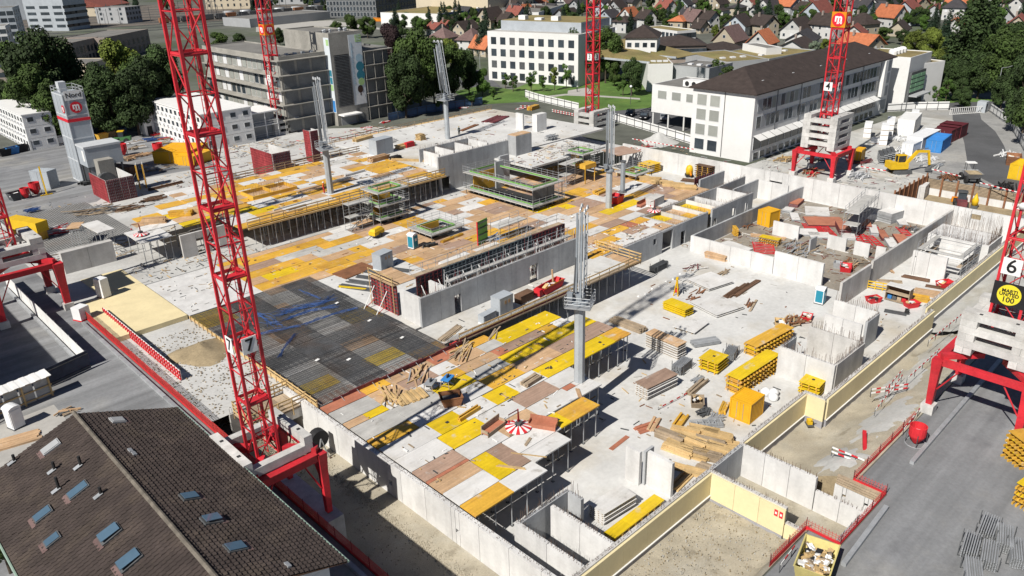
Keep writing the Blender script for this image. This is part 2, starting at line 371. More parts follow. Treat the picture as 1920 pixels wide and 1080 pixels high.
mSign=M('sign_red',(.55,.03,.04),.5,.05)
for k in range(2):
    s=box(t,'safety_sign',-.21,-.192,.12+k*.42,.42+k*.42,2.55,3.15,mSign); box(t,'sign_symbol',-.222,-.212,.2+k*.42,.34+k*.42,2.75,2.95,mWhiteP)
t=wall('low cream annex wall end beside the red barrier corner',48.3,48.65,19.4,20.95,0,2.2,mConc,2,.25); skin(t,False,0,1.5,-.19,-.005,.9,2.1,1.6)
wall('white concrete annex wall with starter bars behind the cream wall',53.4,53.72,21.1,27.98,.1,3.5,mConcW,2.4,.4)
wall('low white concrete annex wall reaching the red barrier',53.4,53.72,16.9,21.05,.1,2.3,mConcW,2.2,.3)
wall('low narrow annex wall along the red barrier trench',47.6,53.35,17.0,17.3,.1,2.2,mConcG,2.4,.3)
t=wall('small shoring wall of planks and concrete by the road barrier notch',55.0,55.25,16.6,20.2,.3,2.6,mConcW,3.6,0,holes=((.8,1.1,1.4,1.75),(2.6,2.9,1.3,1.65)))
for k in range(4): box(t,'plank',-.02,.2,0,3.5,2.36+k*.24,2.36+k*.24+.17,mWoodO)
wall('tall pale back wall of the basement below the red portal base',132.3,132.7,27.35,104,0,4.05,mConcW,4.8,0,holes=((6.2,7.6,2.5,3.4),(39.5,42,.0,2.4)))
wall('low white wall at the front of the storage room, beside the tan plank bundle',97.3,97.65,49.1,62.9,0,2.5,mConcW,3.4)
wall('taller white wall at the front of the storage room',97.3,97.66,41.9,49.05,0,3.5,mConcW,3.4)
wall('long low grey side wall of the storage room',97.7,132.25,62.6,62.92,0,2.5,mConcG,4.2)
wall('short divider wall beside the white toilet cabin',93.0,101.6,37.3,37.62,0,3.45,mConc,3)
wall('long divider wall between storage room and stair shaft',102.6,132.25,37.5,37.82,0,3.5,mConc,3.7)
t=wall('pair of tall white wall slabs with a dark vertical joint',110.0,110.4,30.7,35.2,0,3.55,mConcW,2.25,0,holes=((3.9,4.15,2.6,2.85),))
for k,(a,b,zt,l) in enumerate([(45.4,48.3,2.1,'white wall slab standing left in the storage room row'),(41.9,44.2,2.1,'white wall slab standing middle in the storage room row'),(39.6,41.0,2.1,'narrow white wall slab standing right in the storage room row'),(53.0,57.4,2.3,'white wall slab in front of the amber container')]):
    wall(l,112.2,112.5,a,b,0,zt,mConcW,3)
wall('thin grey wall slab edge-on in the storage room',108.5,110.6,49.2,49.45,0,2.1,mConcG,3)
CW=wall('long grey wall with doorways standing on the slab in front of red formwork',48.5,77.5,66.5,66.85,3.5,7.2,mConcG,3.0,.5,holes=((5.0,6.0,0,2.4),(17.7,19.2,0,2.4)))
wall('white cross wall stub behind the left end of the grey wall',48.6,48.95,66.9,70.6,3.5,7.1,mConcW,3)
wall('white cross wall stub behind the middle of the grey wall',52.6,52.95,66.9,70.2,3.5,7.1,mConcW,3)
wall('grey cell front wall with window and tall dark doorway',80.0,96.8,65.4,65.74,0,3.6,mConcG,3.2,.3,holes=((11.3,12.0,2.0,2.9),(13.6,16.2,0,3.3)))
wall('grey cell front wall with a narrow door, middle piece',96.85,105.8,65.4,65.74,0,3.6,mConcG,3,.3,holes=((1.6,2.7,0,2.2),))
wall('grey cell front wall with three openings, far piece',107.0,119.6,65.4,65.74,0,3.7,mConcG,3,.3,holes=((.6,1.4,0,2.0),(6.2,7.2,.9,2.4),(10.2,11.0,.5,2.4)))
for k,(x,l) in enumerate([(97.3,'nearest white cell partition wall'),(101.3,'second white cell partition wall'),(105.3,'third white cell partition wall beside the yellow boards'),(109.2,'fourth white cell partition wall with starter bars'),(111.8,'fifth white cell partition wall'),(118.6,'farthest white cell partition wall')]):
    wall(l+' behind the grey cell front',x,x+.3,65.8,72,0,3.5,mConcW if k>1 else mConc,3,.5)
wall('grey rear wall of the cell row',96.8,128.2,72.0,72.3,0,3.5,mConcG,3.4,.4)
wall('grey corridor wall behind the cell row',119.7,128,69.2,69.5,0,3.5,mConcG,3)
wall('white end wall facing the corridor',128.0,128.3,63.4,69.6,0,3.4,mConcW,3)
wall('blue-grey formwork-backed wall near the back wall',119.5,127.5,76.0,76.35,0,4.0,mConcG,4)
wall('long grey upper-storey wall behind the green platforms',84.3,101.3,107,107.35,3.5,9.9,mConcG,3.4,.3,holes=((.6,2.4,0,2.6),))
t=wall('tall grey concrete core beside the upper slab',101.4,105.6,104.9,107.2,7.2,10.9,mConcG,4.3)
box(t,'plywood_cover',.1,4.1,.1,2.2,3.7,3.82,mTan)
wall('narrow grey wall slab leaning at the platform edge',92.6,94.6,101.2,101.5,3.5,8.4,mConcG,2.5)
wall('wide grey wall slab behind the platform edge',94.9,97.2,102.4,102.8,3.5,8.8,mConcG,2.5)
wall('tall white wall slab left of the reel of mesh on the far slab',118.2,118.6,120.0,122.2,7.2,10.6,mConcW,3)
wall('tall white wall slab right of the reel of mesh on the far slab',118.6,121.6,116.2,117.6,7.2,10.8,mConcW,3)
wall('freestanding thick concrete wall by the cream waterproofed slab',24.9,31.8,116.4,117.5,3.5,6.6,mConc,3.5)
wall('concrete wall with two dark doorways below the deck table',38.8,45.5,109.6,110.0,3.5,7.0,mConc,3,0,holes=((2.2,3.3,0,2.5),(4.3,5.5,0,2.5)))
wall('grey concrete wall under the timber balcony beside the mast signed 7',24.6,30.9,66.2,66.5,.2,3.0,mConc,3.2,.5)
for k,(x0,x1,y0,y1,l) in enumerate([(86.5,86.8,109.5,114,'low white shaft wall left on the far slab'),(90,90.3,109.5,115,'low white shaft wall second on the far slab'),(94.5,94.8,109.5,114.6,'low white shaft wall third on the far slab'),(86.5,98.5,115.2,115.5,'low grey rear shaft wall on the far slab'),(98.3,98.6,109.5,115,'low white shaft wall right on the far slab')]):
    wall(l,x0,x1,y0,y1,7.2,9.6,mConcW if k!=3 else mConcG,3,.5)
# L-shaped and box-shaped cores on the basement floor
wall('white wall slab left of the corner joint beside the timber stacks',46.35,46.7,33.55,35.1,0,3.5,mConcW,2.7)
wall('white wall slab right of the corner joint beside the timber stacks',46.95,47.3,30.6,33.2,0,3.5,mConcW,3.6)
wall('grey return wall in the corner joint beside the timber stacks',46.75,48.0,33.25,33.5,0,3.5,mConcG,2)
wall('white front wall of the rebar-topped core with a yellow table stack at its foot',72.0,72.35,28.35,34.6,0,3.5,mConcW,3.2,.9)
wall('grey side wall of the near rebar-topped core',72.4,79.0,28.3,28.65,0,3.5,mConc,3.4,.9)
wall('rear wall of the near rebar-topped core',78.7,79.0,28.7,34.6,0,3.5,mConc,3.2,.9)
wall('left side wall of the near rebar-topped core beside the yellow beams',72.4,75.4,34.3,34.6,0,3.5,mConcG,3.2,.9)
wall('white wall slab with dark joint in front of the far core',83.5,83.85,30.6,35.0,0,3.2,mConcW,2.2,0)
wall('white front wall of the far rebar-topped core',87.3,87.65,30.4,35.7,0,3.5,mConcW,3,1.0)
wall('grey side wall of the far core',84.0,87.25,30.2,30.5,0,3.5,mConcG,3.2,.3)
wall('low white wall at the bottom edge, left of the narrow cell',32.6,32.95,28.15,35.0,0,3.5,mConcW,3.2,.5)
wall('low white wall at the bottom edge, right of the narrow cell',35.9,36.25,28.15,34.3,0,3.5,mConcW,3.2,.5)
wall('low rear wall of the narrow cell with rusty bars',33.0,38.6,34.7,35.0,0,3.3,mConcG,3.2,.9)
wall('corner pier wall beside the stack of white panels',38.3,38.65,33.2,34.65,0,3.3,mConcG,3.2,.9)

# cut bank between the annex floor and the gravel embankment
prof=[]
for j in range(17):
    t_=j/16; q=max(0,(t_-.25)/.75); prof.append((28.4+(18.7-28.4)*t_,.45+(G-.02-.45)*q*q*(3-2*q)+.02))
mb=MB(); n=len(prof)
mb.add([(55.32,y,z) for y,z in prof]+[(55.32,y,.2) for y,z in prof],[(i,i+1,n+i+1,n+i) for i in range(n-1)])
struct(mb.obj('cut_bank',mSoil))
# ---------------------------------------------------------------- formwork decks
CM={'Y':mYel,'O':mYelO,'T':mTan,'B':mBrn,'R':mRed,'W':mWht,'G':mGry}
def deck(label,z,panels,props=(),under=None):
    t=thing('formwork_deck',label,'formwork deck',(0,0,0))
    for (x0,x1,y0,y1,c) in panels:
        e=.02; dz=R_.uniform(-.012,.012)
        p=box(t,'panel',x0+e,x1-e,y0+e,y1-e,z-.13+dz,z+dz,CM[c[0]])
        if len(c)>1:   # prop-head opening
            cx,cy=(x0+x1)/2,(y0+y1)/2
            box(t,'prop_head',cx-.16,cx+.16,cy-.16,cy+.16,z+dz-.05,z+dz+.035,mDark)
    for (x,y,z0) in props:
        rod(t,'prop',(x,y,z0),(x,y,z-.14),.11,mSteel)
        cbox(t,'prop_foot',(x,y,z0+.02),(.26,.26,.03),mSteelD)
    return t
FD=[(31,35.2,37.6,39.5,'O'),(35.2,39.1,37.6,39.5,'W'),(31,35.4,39.5,41.6,'W'),(31,35.4,41.6,43.4,'T'),(35.5,37.3,39.55,43.35,'Y'),(37.3,39.1,39.55,43.35,'B'),
(39.2,43.8,39.15,41,'W'),(39.2,44.5,41,43.35,'W'),(44.5,46,41,43.3,'Yh'),(46,49.9,41,43.2,'O'),(31,35.5,43.8,45.7,'B'),(31,35.5,43.4,43.8,'R'),(35.6,40.2,43.4,45.55,'W'),(40.2,44.6,43.4,45.7,'T'),
(44.6,49.6,43.4,45.7,'W'),(49.6,53,43.35,45.0,'W'),(49.6,51,45.0,45.75,'R'),(51,53,45.0,45.75,'W'),(31,35.6,45.7,48.1,'W'),(35.7,40.2,45.6,48.05,'Y'),(40.2,44.7,45.75,48.05,'W'),(44.7,49.5,45.75,48.05,'B'),(49.5,53.4,45.8,48.05,'W'),
(31,36.3,48.1,50.5,'W'),(36.3,39.5,48.1,50.5,'Yh'),(39.5,43.2,48.1,50.5,'W'),(43.2,46.3,48.1,50.45,'Yh'),(46.3,50.2,48.1,50.45,'W'),(50.2,53.5,48.1,50.4,'Yh'),(53.5,58.2,48.1,50.4,'Y'),(58.2,61.2,48.1,50.4,'Yh'),(61.2,63.8,48.1,50.4,'O'),
(31,35.6,50.55,52.3,'O'),(35.6,39.5,50.55,52.5,'W'),(39.5,44.9,50.55,52.9,'W'),(44.9,49.4,50.5,52.9,'O'),(49.4,55,50.45,52.9,'T'),(55,63.6,50.45,52.9,'B'),
(31,35.7,52.35,55.0,'G'),(35.7,40.5,52.55,54.9,'G'),(40.5,44.9,52.95,54.9,'Y'),(44.9,49.6,52.95,54.85,'G'),(49.6,55.5,52.95,55.0,'Y'),(55.5,61.4,52.95,55,'Y'),(61.4,63.5,52.95,55,'Y'),
(31,33.2,55.05,56.2,'T'),(33.2,35.5,55.05,56.2,'Y'),(35.6,39,54.95,56.5,'W'),(39,43,54.95,56.5,'W'),(43,45.2,54.95,56.5,'O'),(45.2,50,54.9,56.6,'T'),(50,51.5,55.05,56.6,'R'),(51.5,57.2,55.05,56.6,'B'),(57.2,59.4,55.05,56.6,'O'),(59.4,61.4,55.05,56.6,'W'),
(31,35.5,56.25,58.7,'G'),(35.5,38.9,56.55,58.8,'T'),(38.9,42.9,56.55,58.5,'B'),(42.9,45.4,56.55,58.5,'W'),(45.4,49.6,56.65,58.5,'T'),(49.6,52.3,56.65,58.5,'G'),(52.3,57,56.65,59.3,'Y'),(57,61.5,56.65,59.3,'Y'),
(31,35.5,58.75,60.2,'R'),(35.5,38.5,58.85,60.2,'O'),(38.5,44,58.55,60.0,'T'),(44,48,58.55,60.2,'R'),(48,52.2,58.55,60.0,'O')]
props=[]
for (x0,x1,y) in [(31.5,38.6,37.85),(39.6,43.6,39.4),(44.3,49.6,41.25),(50,52.7,43.6),(53.6,63.4,48.35)]:
    n=max(2,int((x1-x0)/1.6))
    for k in range(n+1):
        for d in (0,2.4,4.9): props.append((x0+(x1-x0)*k/n,y+d,0))
for (y0,y1,x) in [(48.5,57,63.2),(43.6,47.6,52.8)]:
    for k in range(5): props.append((x-.1,y0+(y1-y0)*k/4+.1,0))
FDT=deck('patchwork formwork deck of yellow, white and brown panels on steel props',3.5,FD,props)
# grid decks
def griddeck(label,z,rects,sx,sy,default,over,holes=(),seed=1,props=()):
    rr=random.Random(seed); cells=[]
    for (X0,X1,Y0,Y1) in rects:
        ny=max(1,round((Y1-Y0)/sy)); 
        for j in range(ny):
            y0=Y0+(Y1-Y0)*j/ny; y1=Y0+(Y1-Y0)*(j+1)/ny; x=X0-rr.choice((0,sx*.5))
            while x<X1-.05:
                a=max(X0,x); b=min(X1,x+sx*rr.choice((1,1,1,.5))); x=b
                if b-a<.4: continue
                cx,cy=(a+b)/2,(y0+y1)/2
                if any(h[0]<cx<h[1] and h[2]<cy<h[3] for h in holes): continue
                cells.append([a,b,y0,y1,rr.choice(default)])
    for (px,py,c) in over:
        q=g(px,py,z)
        for cl in cells:
            if cl[0]<=q.x<=cl[1] and cl[2]<=q.y<=cl[3]: cl[4]=c
    return deck(label,z,[tuple(c) for c in cells],props)
ov1=[(548,465,'O'),(600,455,'O'),(640,443,'Oh'),(625,460,'O'),(560,480,'G'),(610,470,'G'),(660,458,'G'),(700,450,'G'),(590,492,'O'),(640,483,'O'),(690,466,'Oh'),(700,470,'O'),(560,505,'Oh'),(510,500,'O'),(500,515,'Y'),(540,520,'O'),(600,505,'O'),(490,490,'Oh'),(520,485,'G'),
(610,445,'W'),(645,432,'W'),(745,427,'W'),(770,412,'O'),(740,418,'O'),(820,408,'W'),(800,425,'W'),(830,384,'Oh'),(870,404,'W'),(860,375,'T'),(890,385,'W'),(900,420,'T'),(905,375,'W'),(710,440,'W'),(730,450,'W'),(750,440,'T'),(690,425,'B'),
(1000,395,'Y'),(970,385,'T'),(1060,378,'O'),(1075,386,'Y'),(1095,356,'O'),(1110,372,'W'),(1070,405,'W'),(1040,418,'W'),(1090,417,'W'),(1130,395,'Y'),(1200,352,'W'),(1170,350,'W'),(1205,376,'G'),(1185,382,'Y'),(1240,345,'B'),(1230,395,'W'),(1200,400,'W'),(1250,360,'B'),(1290,350,'T'),(1020,440,'T'),(960,415,'W'),(990,440,'T'),(1140,430,'B'),(1175,425,'R'),(1165,445,'W'),(1190,440,'W')]
pr=[(x,104.2,0.0) for x in ()]
D1=griddeck('wide lower deck of tan, ochre and white form panels around the green platforms',3.5,[(41,117,88.2,104.9),(60,117,76.6,88.2),(78,97,66,72.3),(78,117,72.4,76.6)],4.6,2.35,'TTBTWOT',ov1,seed=5)
under=MB(); 
for y in range(90,105,3): under.bx(41,117,y,y+.2,2.9,3.35)
pr=[]
rr=random.Random(9)
for k in range(30): pr.append((49+k*1.19,105.45+rr.uniform(-.1,.1),3.5))
for k in range(24): pr.append((49+k*1.45,107.6+rr.uniform(-.2,.2),3.5))
for k in range(18): pr.append((50+k*1.9,109.8,3.5))
ov2=[(600,300,'W'),(560,330,'W'),(640,300,'G'),(530,390,'W'),(500,375,'Oh'),(590,360,'O'),(580,380,'W'),(660,350,'W'),(700,335,'W'),(730,330,'W'),(770,315,'W'),(750,300,'O'),(690,300,'O'),(720,290,'T'),(660,285,'W'),(600,285,'W'),(780,300,'Y'),(800,330,'Oh'),(520,345,'W'),(490,360,'T'),(470,380,'W'),(440,400,'Y'),(500,395,'Y'),(400,400,'O'),(360,415,'W')]
D2=griddeck('raised upper deck of orange and white panels above a dark propped space',7.2,[(46,84.2,105.2,131)],4.4,2.3,'OOTOWTW',ov2,seed=8,props=pr)
sheetz=[]
# ledger beams and guard rails of the raised deck
t=thing('edge_guard_rail','timber guard rail along the front edge of the raised orange deck','guard rail',(47,105.2,7.2))
for k in range(20): box(t,'post',k*1.95,k*1.95+.07,-.1,-.03,-.3,1.1,mWoodO)
for k,z in enumerate((.15,.6,1.05)): box(t,'rail',0,37.2,-.16,-.105,z,z+.16,mWood)
box(t,'edge_beam',0,37.2,-.4,-.17,-.35,-.1,mWood)
t=thing('edge_guard_rail','timber guard rail along the rear edge of the raised orange deck','guard rail',(52,131,7.2))
for k in range(17): box(t,'post',k*1.95,k*1.95+.07,.03,.1,-.3,1.1,mWoodO)
for k,z in enumerate((.15,.6,1.05)): box(t,'rail',0,32,.105,.16,z,z+.16,mWoodO)
# small table decks at the far left
def table(label,px3,z,c,zb=3.5,n=4):
    ct,lx,ly,a=rc(*px3,z); t=thing('deck_table',label,'formwork table',(ct.x,ct.y,zb),a); h=z-zb
    box(t,'panel',-lx/2,lx/2,-ly/2,ly/2,h-.12,h,CM[c])
    for k in range(3): y=-ly/2+ly*(k+.5)/3; box(t,'beam',-lx/2+.1,lx/2-.1,y-.05,y+.05,h-.32,h-.125,mWood)
    for i in range(n):
        for j in range(2): rod(t,'prop',(-lx/2+.3+(lx-.6)*i/(n-1),-ly/2+.3+(ly-.6)*j,0),(-lx/2+.3+(lx-.6)*i/(n-1),-ly/2+.3+(ly-.6)*j,h-.33),.09,mSteel)
    return t
table('white deck table nearest the freestanding concrete wall',((192,434),(223,426),(174,415)),6.9,'W')
table('tan deck table on red props, leftmost',((134,427),(158,425),(148,417)),6.6,'T')
table('white striped deck table with the fan of red boards on it',((270,455),(330,440),(285,424)),7.0,'W',3.5,5)
deck('row of white and yellow table panels behind the fan of red boards',7.1,[(36,41,115.3,118,'W'),(41,46,115.3,118,'T'),(36,41,118.1,120.5,'T'),(41,46,118.1,121,'Y'),(41,46,112.8,115.2,'Y'),(37,41,120.6,123,'O'),(41,46,121.1,124,'W'),(42,46,124.1,127,'O'),(46,52,131,133.5,'W')],[(36.5,115.6,3.5),(38.5,115.6,3.5),(40.5,115.6,3.5),(43,113.2,3.5),(45,113.2,3.5)])
# ---------------------------------------------------------------- poured slabs
def slab(name,poly,z0,z1,mat,label=None):
    o=MB().prism(poly,z0,z1).obj(name,mat); return struct(o)
slab('concrete_slab',R4(47.8,79.8,61.2,66.45),3.15,3.5,mFloor)
slab('concrete_slab',R4(47.8,77.9,66.9,76.5),3.14,3.495,mFloor)
slab('concrete_slab',R4(41.2,59.9,76.55,88.1),3.13,3.49,mFloor)
slab('concrete_slab',R4(31.2,40.9,90.2,104),3.12,3.49,mConcW)
slab('concrete_slab',R4(84.4,130,107.5,142),6.85,7.2,mFloor)
slab('concrete_slab',R4(97.5,118,97.0,106.9),6.86,7.19,mFloor)
slab('concrete_slab',R4(117.1,132.2,73,104),-.05,.03,mFloor)
mCreamF=M('cream_waterproofing',(.62,.53,.32),.75,.08,.4,0,0,.05,col2=(.50,.43,.27),stain=.6)
o=MB().prism([(22.6,90.5),(31.0,90.5),(31.0,112.5),(25.6,112.5),(25.6,104.1),(22.6,104.1)],2.97,3.56).obj('waterproofed_slab',mCreamF); struct(o)
struct(MB().sheet(R4(98,132,38,62.5),.012).obj('wet_room_floor',mWet))
# props below the poured slab edge
t=thing('slab_edge_support','row of steel props and timber edge below the poured slab','slab edge',(60,61,0))
for k in range(13): rod(t,'prop',(1+k*1.6,.2,0),(1+k*1.6,.2,3.1),.1,mSteel)
for k in range(13): rod(t,'prop',(1+k*1.6,2.4,0),(1+k*1.6,2.4,3.1),.1,mSteel)
for k,z in enumerate((3.55,4.0,4.5)): box(t,'rail',-11,20,-.55,-.49,z,z+.15,mWood if k else mWoodO)
for k in range(16): box(t,'post',-11+k*2,-10.94+k*2,-.48,-.42,3.3,4.7,mWoodO)
box(t,'walkway',-11,20,-.4,.18,3.36,3.44,mWoodO)
# timber balcony at the end of the slab
t=thing('timber_balcony','timber balcony with plank railing jutting out past the boom column','balcony',(78.2,60.5,3.3))
for k in range(7): box(t,'plank',0,3.6,k*1.18,k*1.18+1.14,0,.12,mTan)
for k,z in enumerate((.3,.75,1.2)):
    box(t,'rail',3.62,3.68,0,8.3,z,z+.16,mWood); box(t,'rail',0,3.6,-.07,-.01,z,z+.16,mWood)
for k in range(5): box(t,'post',3.55,3.615,k*2,k*2+.08,-.2,1.45,mWood)
# ---------------------------------------------------------------- reinforcement mat
RM=thing('reinforcement_mat','dense dark rebar mat with blue conduits laid on the deck','rebar mat',(31,60.4,3.5))
rr=random.Random(21)
pans=[]
for j in range(12):
    for i in range(4):
        pans.append((31+i*4.15,35.15+i*4.15,60.4+j*2.46,62.86+j*2.46,rr.choice('WGGGOTWYG')))
for (x0,x1,y0,y1,c) in pans: box(RM,'panel',x0-31+.02,x1-31-.02,y0-60.4+.02,y1-60.4-.02,-.15,-.02,CM[c])
mb=MB()
def rb(x0,y0,x1,y1,z,r=.014):
    if x0==x1: mb.bx(x0-r,x0+r,y0,y1,z-r,z+r)
    else: mb.bx(x0,x1,y0-r,y0+r,z-r,z+r)
y=.1
while y<29.5: rb(.05,y,16.6,y,.10+.03*(int(y*5)%2)); y+=.15+rr.uniform(-.02,.02)
x=.1
while x<16.5: rb(x,.05,x,29.4,.16); x+=.15+rr.uniform(-.02,.02)
for (a,b,c,d) in [(4.6,8.4,.1,29.3),(.1,16.5,8.6,12.4),(.1,16.5,19.8,23.0),(12.2,15.4,.1,29.3)]:
    y=c
    while y<d: rb(a,y,b,y,.22); y+=.14
    x=a
    while x<b: rb(x,c,x,d,.25); x+=.2
stuff(mb.obj('rebar_grid',mRebar,RM))
mb=MB()
def conduit(pts,n,spread):
    for k in range(n):
        P=[]
        for (x,y) in pts: P.append((x+rr.gauss(0,spread),y+rr.gauss(0,spread),.3+rr.uniform(0,.12)))
        Q=[]
        for a,b in zip(P,P[1:]):
            for s in range(4):
                t_=s/4; Q.append((a[0]+(b[0]-a[0])*t_+rr.gauss(0,.08),a[1]+(b[1]-a[1])*t_+rr.gauss(0,.08),.32+rr.uniform(0,.1)))
        Q.append(P[-1]); mb.path(Q,.022,4)
def L2(px,py): q=g(px,py,3.75); return (q.x-31,q.y-60.4)
conduit([L2(520,590),L2(560,578),L2(600,570),L2(620,560)],16,.55)
conduit([L2(535,600),L2(580,585),L2(630,575)],10,.3)
conduit([L2(570,610),L2(600,598),L2(640,585),L2(668,580)],7,.18)
conduit([L2(484,590),L2(500,600),L2(520,612)],12,.5)
conduit([L2(522,672),L2(540,645),L2(556,627)],7,.12)
conduit([L2(560,545),L2(590,556),L2(600,562)],4,.1)
conduit([L2(480,630),L2(520,620),L2(560,612)],6,.3)
stuff(mb.obj('blue_conduit',mBlueP,RM))
for (px,py) in [(595,676),(654,675),(693,602),(754,634),(632,569)]:
    q=L2(px,py); cbox(RM,'spacer_sheet',(q[0],q[1],.34),(.5,.32,.03),mWhiteP,(0,0,.3))
# timber edge upstand of the mat
t=thing('mat_edge_form','timber edge form with posts along the left side of the rebar mat','edge form',(31,60.4,3.3))
for k in range(26): box(t,'post',-.12,-.03,k*1.16,k*1.16+.09,-.3,1.0 if k<10 else .45,mWood)
box(t,'board',-.02,.03,0,29.6,-.1,.28,mWood); 
for z in (.5,.85): box(t,'rail',-.19,-.13,0,11,z,z+.13,mWood)
t=thing('red_stop_end','dark red stop-end form boards along the front of the rebar mat','edge form',(31,60.2,3.45))
for k in range(9):
    x=1.5+k*1.85; box(t,'board',x,x+1.8,-.05,.05,.02,.34+(.1 if k%3 else 0),mRedD)
    rod(t,'brace',(x+.9,-.7,.02),(x+.9,-.06,.3),.05,mSteel)
mb=MB()
for k in range(95): 
    x=.3+k*.19; mb.bar((x,.06,.2),(x,-.02+1.5,.2),.02)
stuff(mb.obj('rebar_ends',mRust,t))
t=thing('red_stop_end','dark red stop-end boards and rebar strip along the slab edge below the grey wall','edge form',(48.2,60.9,3.5))
for k in range(10): box(t,'board',k*1.9,k*1.9+1.84,-.05,.05,.0,.3,mRedD)
mb=MB()
for k in range(110): mb.bar((k*.2,.1,.12),(k*.2,1.25,.12),.02)
for k in range(6): mb.bar((0,.2+k*.2,.14),(22,.2+k*.2,.14),.02)
stuff(mb.obj('rebar_strip',mRebar,t))
# ---------------------------------------------------------------- writing
_dg=None
def text(parent,name,s,size,loc,face,mat,bold=0.0,ext=.006,align='CENTER'):
    cu=bpy.data.curves.new('letters','FONT'); cu.body=s; cu.size=size; cu.align_x=align; cu.align_y='CENTER'; cu.extrude=ext; cu.offset=bold; cu.resolution_u=3
    tmp=bpy.data.objects.new('letters',cu); COL.objects.link(tmp)
    me=bpy.data.meshes.new_from_object(tmp.evaluated_get(bpy.context.evaluated_depsgraph_get()))
    bpy.data.objects.remove(tmp); bpy.data.curves.remove(cu)
    me.materials.clear(); me.materials.append(mat)
    o=link(name,me,parent); o.location=loc
    o.rotation_euler={'-y':(math.pi/2,0,0),'-x':(math.pi/2,0,-math.pi/2),'up':(0,0,0)}[face] if isinstance(face,str) else face
    return o
def disc(parent,name,c,r,face,mat,th=.02,n=28):
    mb=MB(); a,b=(0,-th) if face=='-y' else (-th,0)
    if face=='-y': mb.tube((0,0,0),(0,-th,0),r,n)
    else: mb.tube((0,0,0),(-th,0,0),r,n)
    o=mb.obj(name,mat,parent); o.location=c; return o
mLet=M('letter_white',(.72,.72,.72),.5,.03); mLetK=M('letter_black',(.015,.015,.017),.5,.05)
mOrg=M('orange_board',(.60,.20,.01),.5,.06); mLogo=M('logo_red',(.55,.015,.03),.5,.04); mYelD=M('yellow_disc',(.62,.52,.03),.5,.04)
def emblem(parent,c,r,face):
    disc(parent,'emblem_disc',c,r,face,mLogo,.03)
    o=(0,-.045,0) if face=='-y' else (-.045,0,0)
    u=(1,0,0) if face=='-y' else (0,-1,0)
    C=Vector(c)+Vector(o)
    text(parent,'emblem_letter','m',r*1.55,C+Vector((0,0,r*.22)),face,mLet,r*.05)
    text(parent,'emblem_letter','arti',r*.62,C+Vector(u)*r*.2+Vector((0,0,-r*.42)),face,mLet,r*.015)
# ---------------------------------------------------------------- tower cranes
def crane(label,x,y,z0,z1,w,bay=2.4,detail=True,cd=.2,bd=.09,rz=0.0):
    t=thing('tower_crane',label,'tower crane',(x,y,z0),rz); h=w/2; H=z1-z0
    cs=[(-h,-h),(h,-h),(h,h),(-h,h)]
    for c in cs: box(t,'chord',c[0]-cd/2,c[0]+cd/2,c[1]-cd/2,c[1]+cd/2,0,H,mCrane)
    n=int(H/bay)
    for k in range(n):
        za,zb=k*bay,(k+1)*bay
        mb=MB() if not detail else None
        for i in range(4):
            a,b=cs[i],cs[(i+1)%4]
            if k%2==0: p,q=(*a,za),(*b,zb)
            else: p,q=(*b,za),(*a,zb)
            hz=((*a,za),(*b,za))
            if detail:
                rod(t,'brace',p,q,bd,mCrane)
                rod(t,'cross_bar',hz[0],hz[1],bd,mCrane)
            else:
                mb.tube(p,q,bd/2,4); mb.tube(hz[0],hz[1],bd/2,4)
        if not detail: mb.obj('bracing',mCrane,t)
        if k%2==0 and k:
            pl=MB()
            pl.bx(-h+.1,h-.1,-h+.1,h*.1,za-.04,za+.03); pl.bx(-h,h,-h-.02,-h+.08,za-.12,za+.12); pl.bx(-h-.02,-h+.08,-h,h,za-.12,za+.12); pl.bx(-h,h,h-.08,h+.02,za-.12,za+.12); pl.bx(h-.08,h+.02,-h,h,za-.12,za+.12)
            pl.obj('landing',mCrane,t)
    mb=MB()
    for s in (-.2,.2): mb.tube((.3,s,0),(.3,s,H),.03,4)
    for k in range(int(H/.5)): mb.tube((.3,-.2,k*.5),(.3,.2,k*.5),.02,3,cap=False)
    mb.obj('ladder',mCrane,t)
    return t
def sign_plate(t,lx,z,w,h,face,mat,s=None,size=1.0,off=.15,hw=1.2,shift=0.0,tm=None):
    if face=='-y':
        box(t,'sign_board',-w/2+shift,w/2+shift,-hw-off-.05,-hw-off,z-h/2,z+h/2,mat)
        if s: text(t,'sign_number',s,size,(shift,-hw-off-.065,z),'-y',tm or mLetK,.02)
    else:
        box(t,'sign_board',-hw-off-.05,-hw-off,-w/2+shift,w/2+shift,z-h/2,z+h/2,mat)
        if s: text(t,'sign_number',s,size,(-hw-off-.065,shift,z),'-x',tm or mLetK,.02)
def ballast(label,x,y,z,side,layers,bh=.62,bw=.62,pair=2,name='ballast_stack'):
    t=thing(name,label,'ballast',(x,y,z)); h=side/2
    for k in range(layers):
        za,zb=k*bh,(k+1)*bh-.015
        for sgn in (-1,1):
            for j in range(pair):
                c=sgn*(h-bw/2-j*(bw+.015))
                e=R_.uniform(-.04,.04)
                if k%2==0: box(t,'ballast_block',-h+e,h+e,c-bw/2,c+bw/2,za,zb,mBallast)
                else: box(t,'ballast_block',c-bw/2,c+bw/2,-h+e,h+e,za,zb,mBallast)
    zt=layers*bh
    for sgn in (-1,1):
        for q in (-.25,.25):
            c=sgn*(h-bw/2)
            p=(q*side,c,zt) if (layers-1)%2==0 else (c,q*side,zt)
            cbox(t,'lifting_hole',(p[0],p[1],zt-.005),(.26,.26,.03),mDark)
    return t
